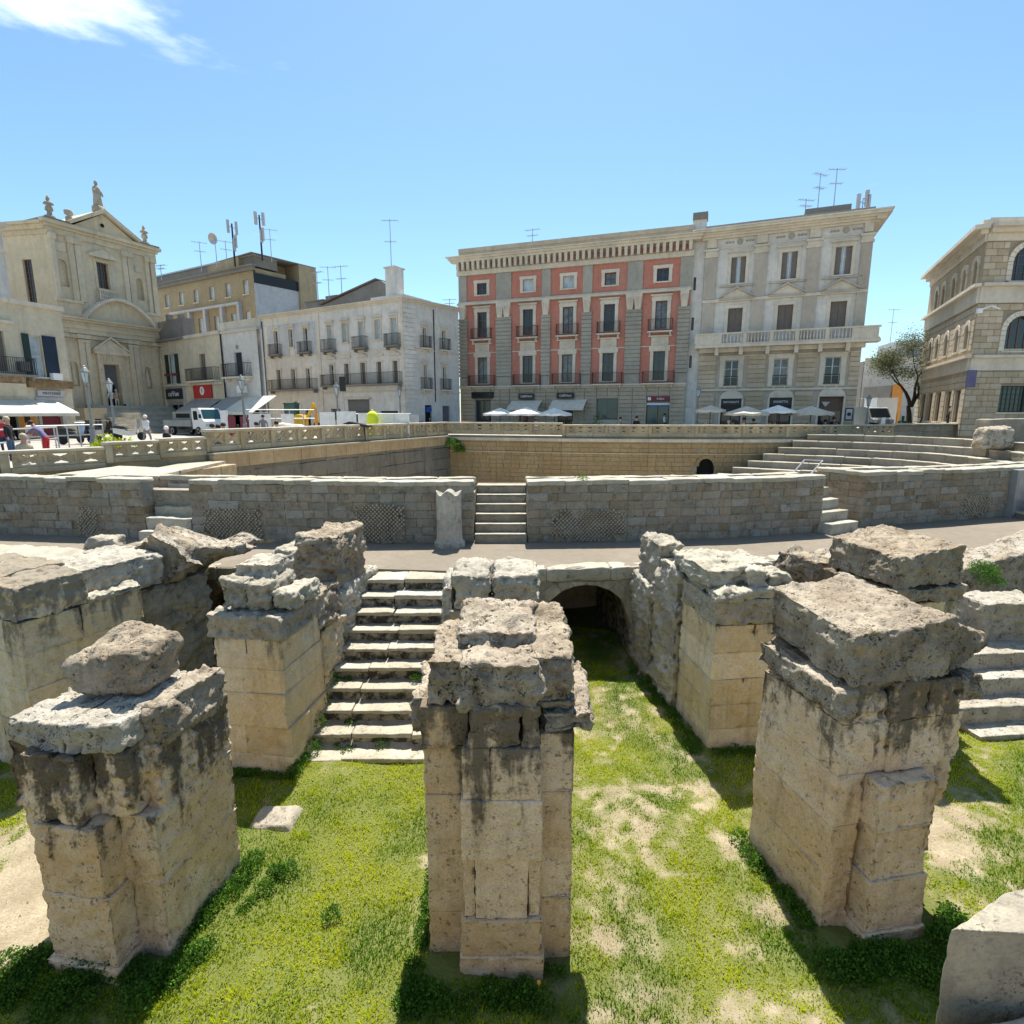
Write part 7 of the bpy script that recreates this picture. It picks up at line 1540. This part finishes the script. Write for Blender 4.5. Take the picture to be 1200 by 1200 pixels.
# works area -----------------------------------------------------------
def placed(name,lab,cat,px,Y,mb,mats,rz=0,group=None,z=ST,smooth=False):
    b_=aty(px,500,Y); o=mb.build(name,mats,None,(b_.x,b_.y,z),rz,smooth); return tag(o,lab,cat,group)
a=MB(); a.lathe([(.62,0),(.66,.1),(.66,1.35),(.6,1.6),(.42,1.78),(.2,1.85),(.02,1.86)],n=20); placed('bell_container','lime yellow rounded recycling bell behind the left balustrade','container',437,35.5,a,M['yellow'],smooth=True)
bells=bpy.data.objects['bell_container']; bells.scale=(.54,.54,.90); o=MB().lathe([(.12,1.86),(.12,1.95),(.02,1.97)],n=8).build('lifting_ring',M['yellow'],bells)
for i,(x0,x1,lb) in enumerate(((259,268,'narrow white board right of the truck cab'),(292,318,'long white hoarding left of the sand heap'),(330,345,'white hoarding panel behind the sand heap'),(375,393,'white hoarding left of the white house lamp'),(395,418,'white hoarding right of the white house lamp'),(420,431,'white hoarding just left of the yellow bell'),(444,480,'low white hoarding right of the yellow bell'))):
    Yb=33+i*.5; p=aty(x0,500,Yb); q=aty(x1,500,Yb); w2=q.x-p.x; h_=(1.7,1.5,1.5,1.6,1.65,1.55,1.5)[i]
    t=empty('site_hoarding',(p.x,Yb,ST),0,lb,'hoarding','white site hoardings')
    n_=max(1,round(w2/1.0))
    for k in range(n_): MB().box(w2*k/n_+.01,w2*(k+1)/n_-.01,0,.04,.08,h_).build('board',M['board'],t)
    a=MB(); a.box(0,w2,-.25,.25,0,.07); a.build('foot',M['galv'],t)
for k,(x0,lb) in enumerate(((275,'left maroon board leaning before the shops'),(284,'right maroon board leaning before the shops'))):
    a=MB(); a.box(-.35,.35,-.03,.03,.2,1.35); a.box(-.35,-.3,-.03,.25,0,.2); a.box(.3,.35,-.03,.25,0,.2); placed('notice_board',lb,'board',x0,32,a,M['maroon'],group='maroon boards')
# excavator
b_=aty(347,500,41); t=empty('mini_excavator',(b_.x,b_.y,ST),0,'small yellow excavator with dark green cab behind the sand heap','excavator')
a=MB(); a.box(-.95,1.05,-.7,.7,.75,1.0); a.prism([(.1,1.0),(1.05,1.0),(1.05,1.35),(.85,1.55),(.3,1.6),(.1,1.5)],-.65,.65); a.build('body',M['yel2'],t)
a=MB()
for x_ in (-.85,.15): 
    for y_ in (-.6,.54): a.box(x_,x_+.07,y_,y_+.06,1.0,2.45)
a.box(-.9,.3,-.65,.65,2.4,2.5); a.box(-.85,.2,-.6,.6,1.0,1.35); a.build('cab_frame',M['greenp'],t); MB().box(-.80,.16,-.57,.57,1.35,2.4).build('cab_glass',M['teal'],t)
for y_ in (-.85,.5): a=MB(); a.prism([(-1.0,.1),(-.85,0),(.95,0),(1.1,.1),(1.15,.3),(1.05,.5),(-.95,.5),(-1.1,.3)],y_,y_+.35); a.build('track',M['tyre'],t)
a=MB(); a.hexa([(1.05,-.12,.9),(2.0,-.12,2.3),(2.0,.12,2.3),(1.05,.12,.9),(.95,-.12,1.15),(1.85,-.12,2.55),(1.85,.12,2.55),(.95,.12,1.15)]); a.hexa([(1.85,-.1,2.3),(2.15,-.1,.9),(2.15,.1,.9),(1.85,.1,2.3),(2.05,-.1,2.55),(2.35,-.1,.95),(2.35,.1,.95),(2.05,.1,2.55)]); a.build('boom',M['yel2'],t)
a=MB(); a.prism([(1.95,.95),(2.5,.95),(2.4,.45),(2.0,.4),(1.8,.6)],-.25,.25); a.build('bucket',M['iron'],t); t.scale=(.72,.72,.9)
b_=aty(342,500,31.5); v=[];f=[];nn_=18
tag(obj('sand_heap',rockmesh('sand_heap',[(-1.6,-.8,0),(1.6,-.8,0),(1.7,.8,0),(-1.6,.8,0),(-.75,-.2,.98),(.55,-.2,.90),(.5,.3,.92),(-.7,.3,1.0)],M['sand'],.12,.05,.12,freq=2),None,(b_.x,b_.y,ST)),'pale heap of sand under a cover behind the left balustrade','heap')
a=MB(); a.tube((0,0,0),(0,0,1.9),.09,n=8); placed('traffic_post','orange and white site post right of the excavator','post',371,36.5,a,M['orange'])
a=MB()   # dark folded bin / barrow
a.prism([(-.7,.95),(.75,.75),(.8,.85),(-.3,1.08)],-.4,.4); a.box(-.5,-.45,-.3,-.25,0,.97); a.box(.5,.55,-.3,-.25,0,.8); a.box(-.5,-.45,.25,.3,0,.97); a.box(.5,.55,.25,.3,0,.8); placed('plank_table','dark tilted board on legs left of the yellow bell','table',418,32,a,M['black'])
# pipe railings at the left street edge
def pipe_rail(lab,p,q,h=1.0,n_=5,rows=(1.0,.55)):
    t=empty('pipe_railing',(p.x,p.y,ST),math.atan2(q.y-p.y,q.x-p.x),lab,'railing','metal pipe railings'); L=math.hypot(q.x-p.x,q.y-p.y)
    for r_ in rows: MB().tube((0,0,r_),(L,0,r_),.03,n=6).build('rail',M['galv'],t)
    for i in range(n_+1): MB().tube((L*i/n_,0,0),(L*i/n_,0,h),.03,n=6).build('rail_post',M['galv'],t)
def bp_(px,Y): v=aty(px,500,Y); return v
pipe_rail('metal pipe railing at the left edge behind the people',bp_(-10,19),bp_(66,23),n_=4)
pipe_rail('metal pipe railing before the shop with the cream awning',bp_(30,24),bp_(120,27.5),n_=6)
pipe_rail('thin site fence rail before the long white house, left of the lamp',bp_(290,35),bp_(372,37),1.75,5,(1.75,1.2))
pipe_rail('thin site fence rail before the long white house, right of the lamp',bp_(396,36),bp_(482,39),1.5,6,(1.5,.9))
# rooftop antennas ------------------------------------------------------
def antenna(lab,px,py_top,py_bot,Y,kind='yagi',group='rooftop antennas'):
    p=aty(px,py_bot,Y); q=aty(px,py_top,Y); H=q.z-p.z; t=empty('antenna',(p.x,p.y,p.z),random.uniform(-.6,.6),lab,'antenna',group)
    MB().tube((0,0,-.6),(0,0,H),.045 if kind!='mast' else .10,.03 if kind!='mast' else .08,6).build('mast',M['galv'] if kind!='mast' else M['iron'],t)
    a=MB()
    if kind=='yagi':
        for zz,L in ((H-.1,1.4),(H*.6,1.0)):
            a.tube((-L/2,0,zz),(L/2,0,zz),.025,n=4)
            for i in range(6): x_=-L/2+i*L/5; a.tube((x_,-.3,zz),(x_,.3,zz),.015,n=4); None
        a.build('aerial',M['galv'],t)
    elif kind=='dish': a.lathe([(.05,-.1),(.4,.02),(.55,.2),(.5,.2),(.05,-.05)],n=14); o=a.build('dish',M['galv'],t,(0,-.1,H)); o.rotation_euler=(PI/2+.3,0,0)
    else:
        for zz,x_ in ((H-.9,-.35),(H-1.0,.4),(H-2.6,.1),(H*.35,.25)): a.box(x_-.13,x_+.13,-.15,.05,zz,zz+1.2); a.tube((0,0,zz+.6),(x_,0,zz+.6),.04,n=4)
        a.build('panel_antenna',M['signgry'],t)
antenna('short mast with a round dish on the tan office block',254,280,306,60,'dish'); antenna('left phone mast with panels on the tan office block',275,262,305,60,'mast'); antenna('tall phone mast with panels at the right of the tan office block',307,252,298,60,'mast')
antenna('faint aerial left on the tan office block roof',236,283,312,62); antenna('thin aerial between dish and phone mast on the tan block',266,282,308,62); antenna('small aerial at the left end of the tan office block',189,310,322,64); antenna('thin aerial right of the tall phone mast',318,268,300,61)
antenna('left thin aerial on the gable roof of the white house',373,318,352,57); antenna('middle thin aerial above the tiled gable',386,312,352,57); antenna('right thin aerial above the tiled gable',401,311,350,57)
antenna('very tall aerial on the chimney block of the white house',459,257,322,52); antenna('short pipe aerial at the right end of the white house roof',527,350,364,60); antenna('aerial on the red palace roof',624,268,288,56)
antenna('leftmost aerial on the grey palace roof',943,233,254,50); antenna('middle aerial on the grey palace roof',958,203,246,50); antenna('tall forked aerial at the right of the grey palace roof',977,197,242,50); antenna('thin mast behind the side street house',1043,362,402,70); antenna('small chimney like pole on the grey palace roof',1010,232,248,48,'none')
# litter / signs at street
a=MB(); a.box(-.4,.4,-.02,.02,.5,1.4); a.box(-.42,-.38,-.03,.03,0,1.5); a.box(.38,.42,-.03,.03,0,1.5); placed('notice_board','grey framed notice board at the corner of the long white house','board',485,44,a,M['signgry'])
b_=aty(1057,500,46)
a=MB(); a.tube((0,0,0),(0,0,1.3),.1,n=8); a.box(-.25,.25,-.2,.2,.0,.9); o=a.build('waste_bin',M['greenp'],None,(b_.x,b_.y,ST)); tag(o,'green street bin at the foot of the tree','bin')
a=MB(); a.box(-.3,.3,-.06,0,0,1.1); o=T.put(a.build('hanging_banner',M['cl_purple'],Q.root),-.2,3.2,.6)
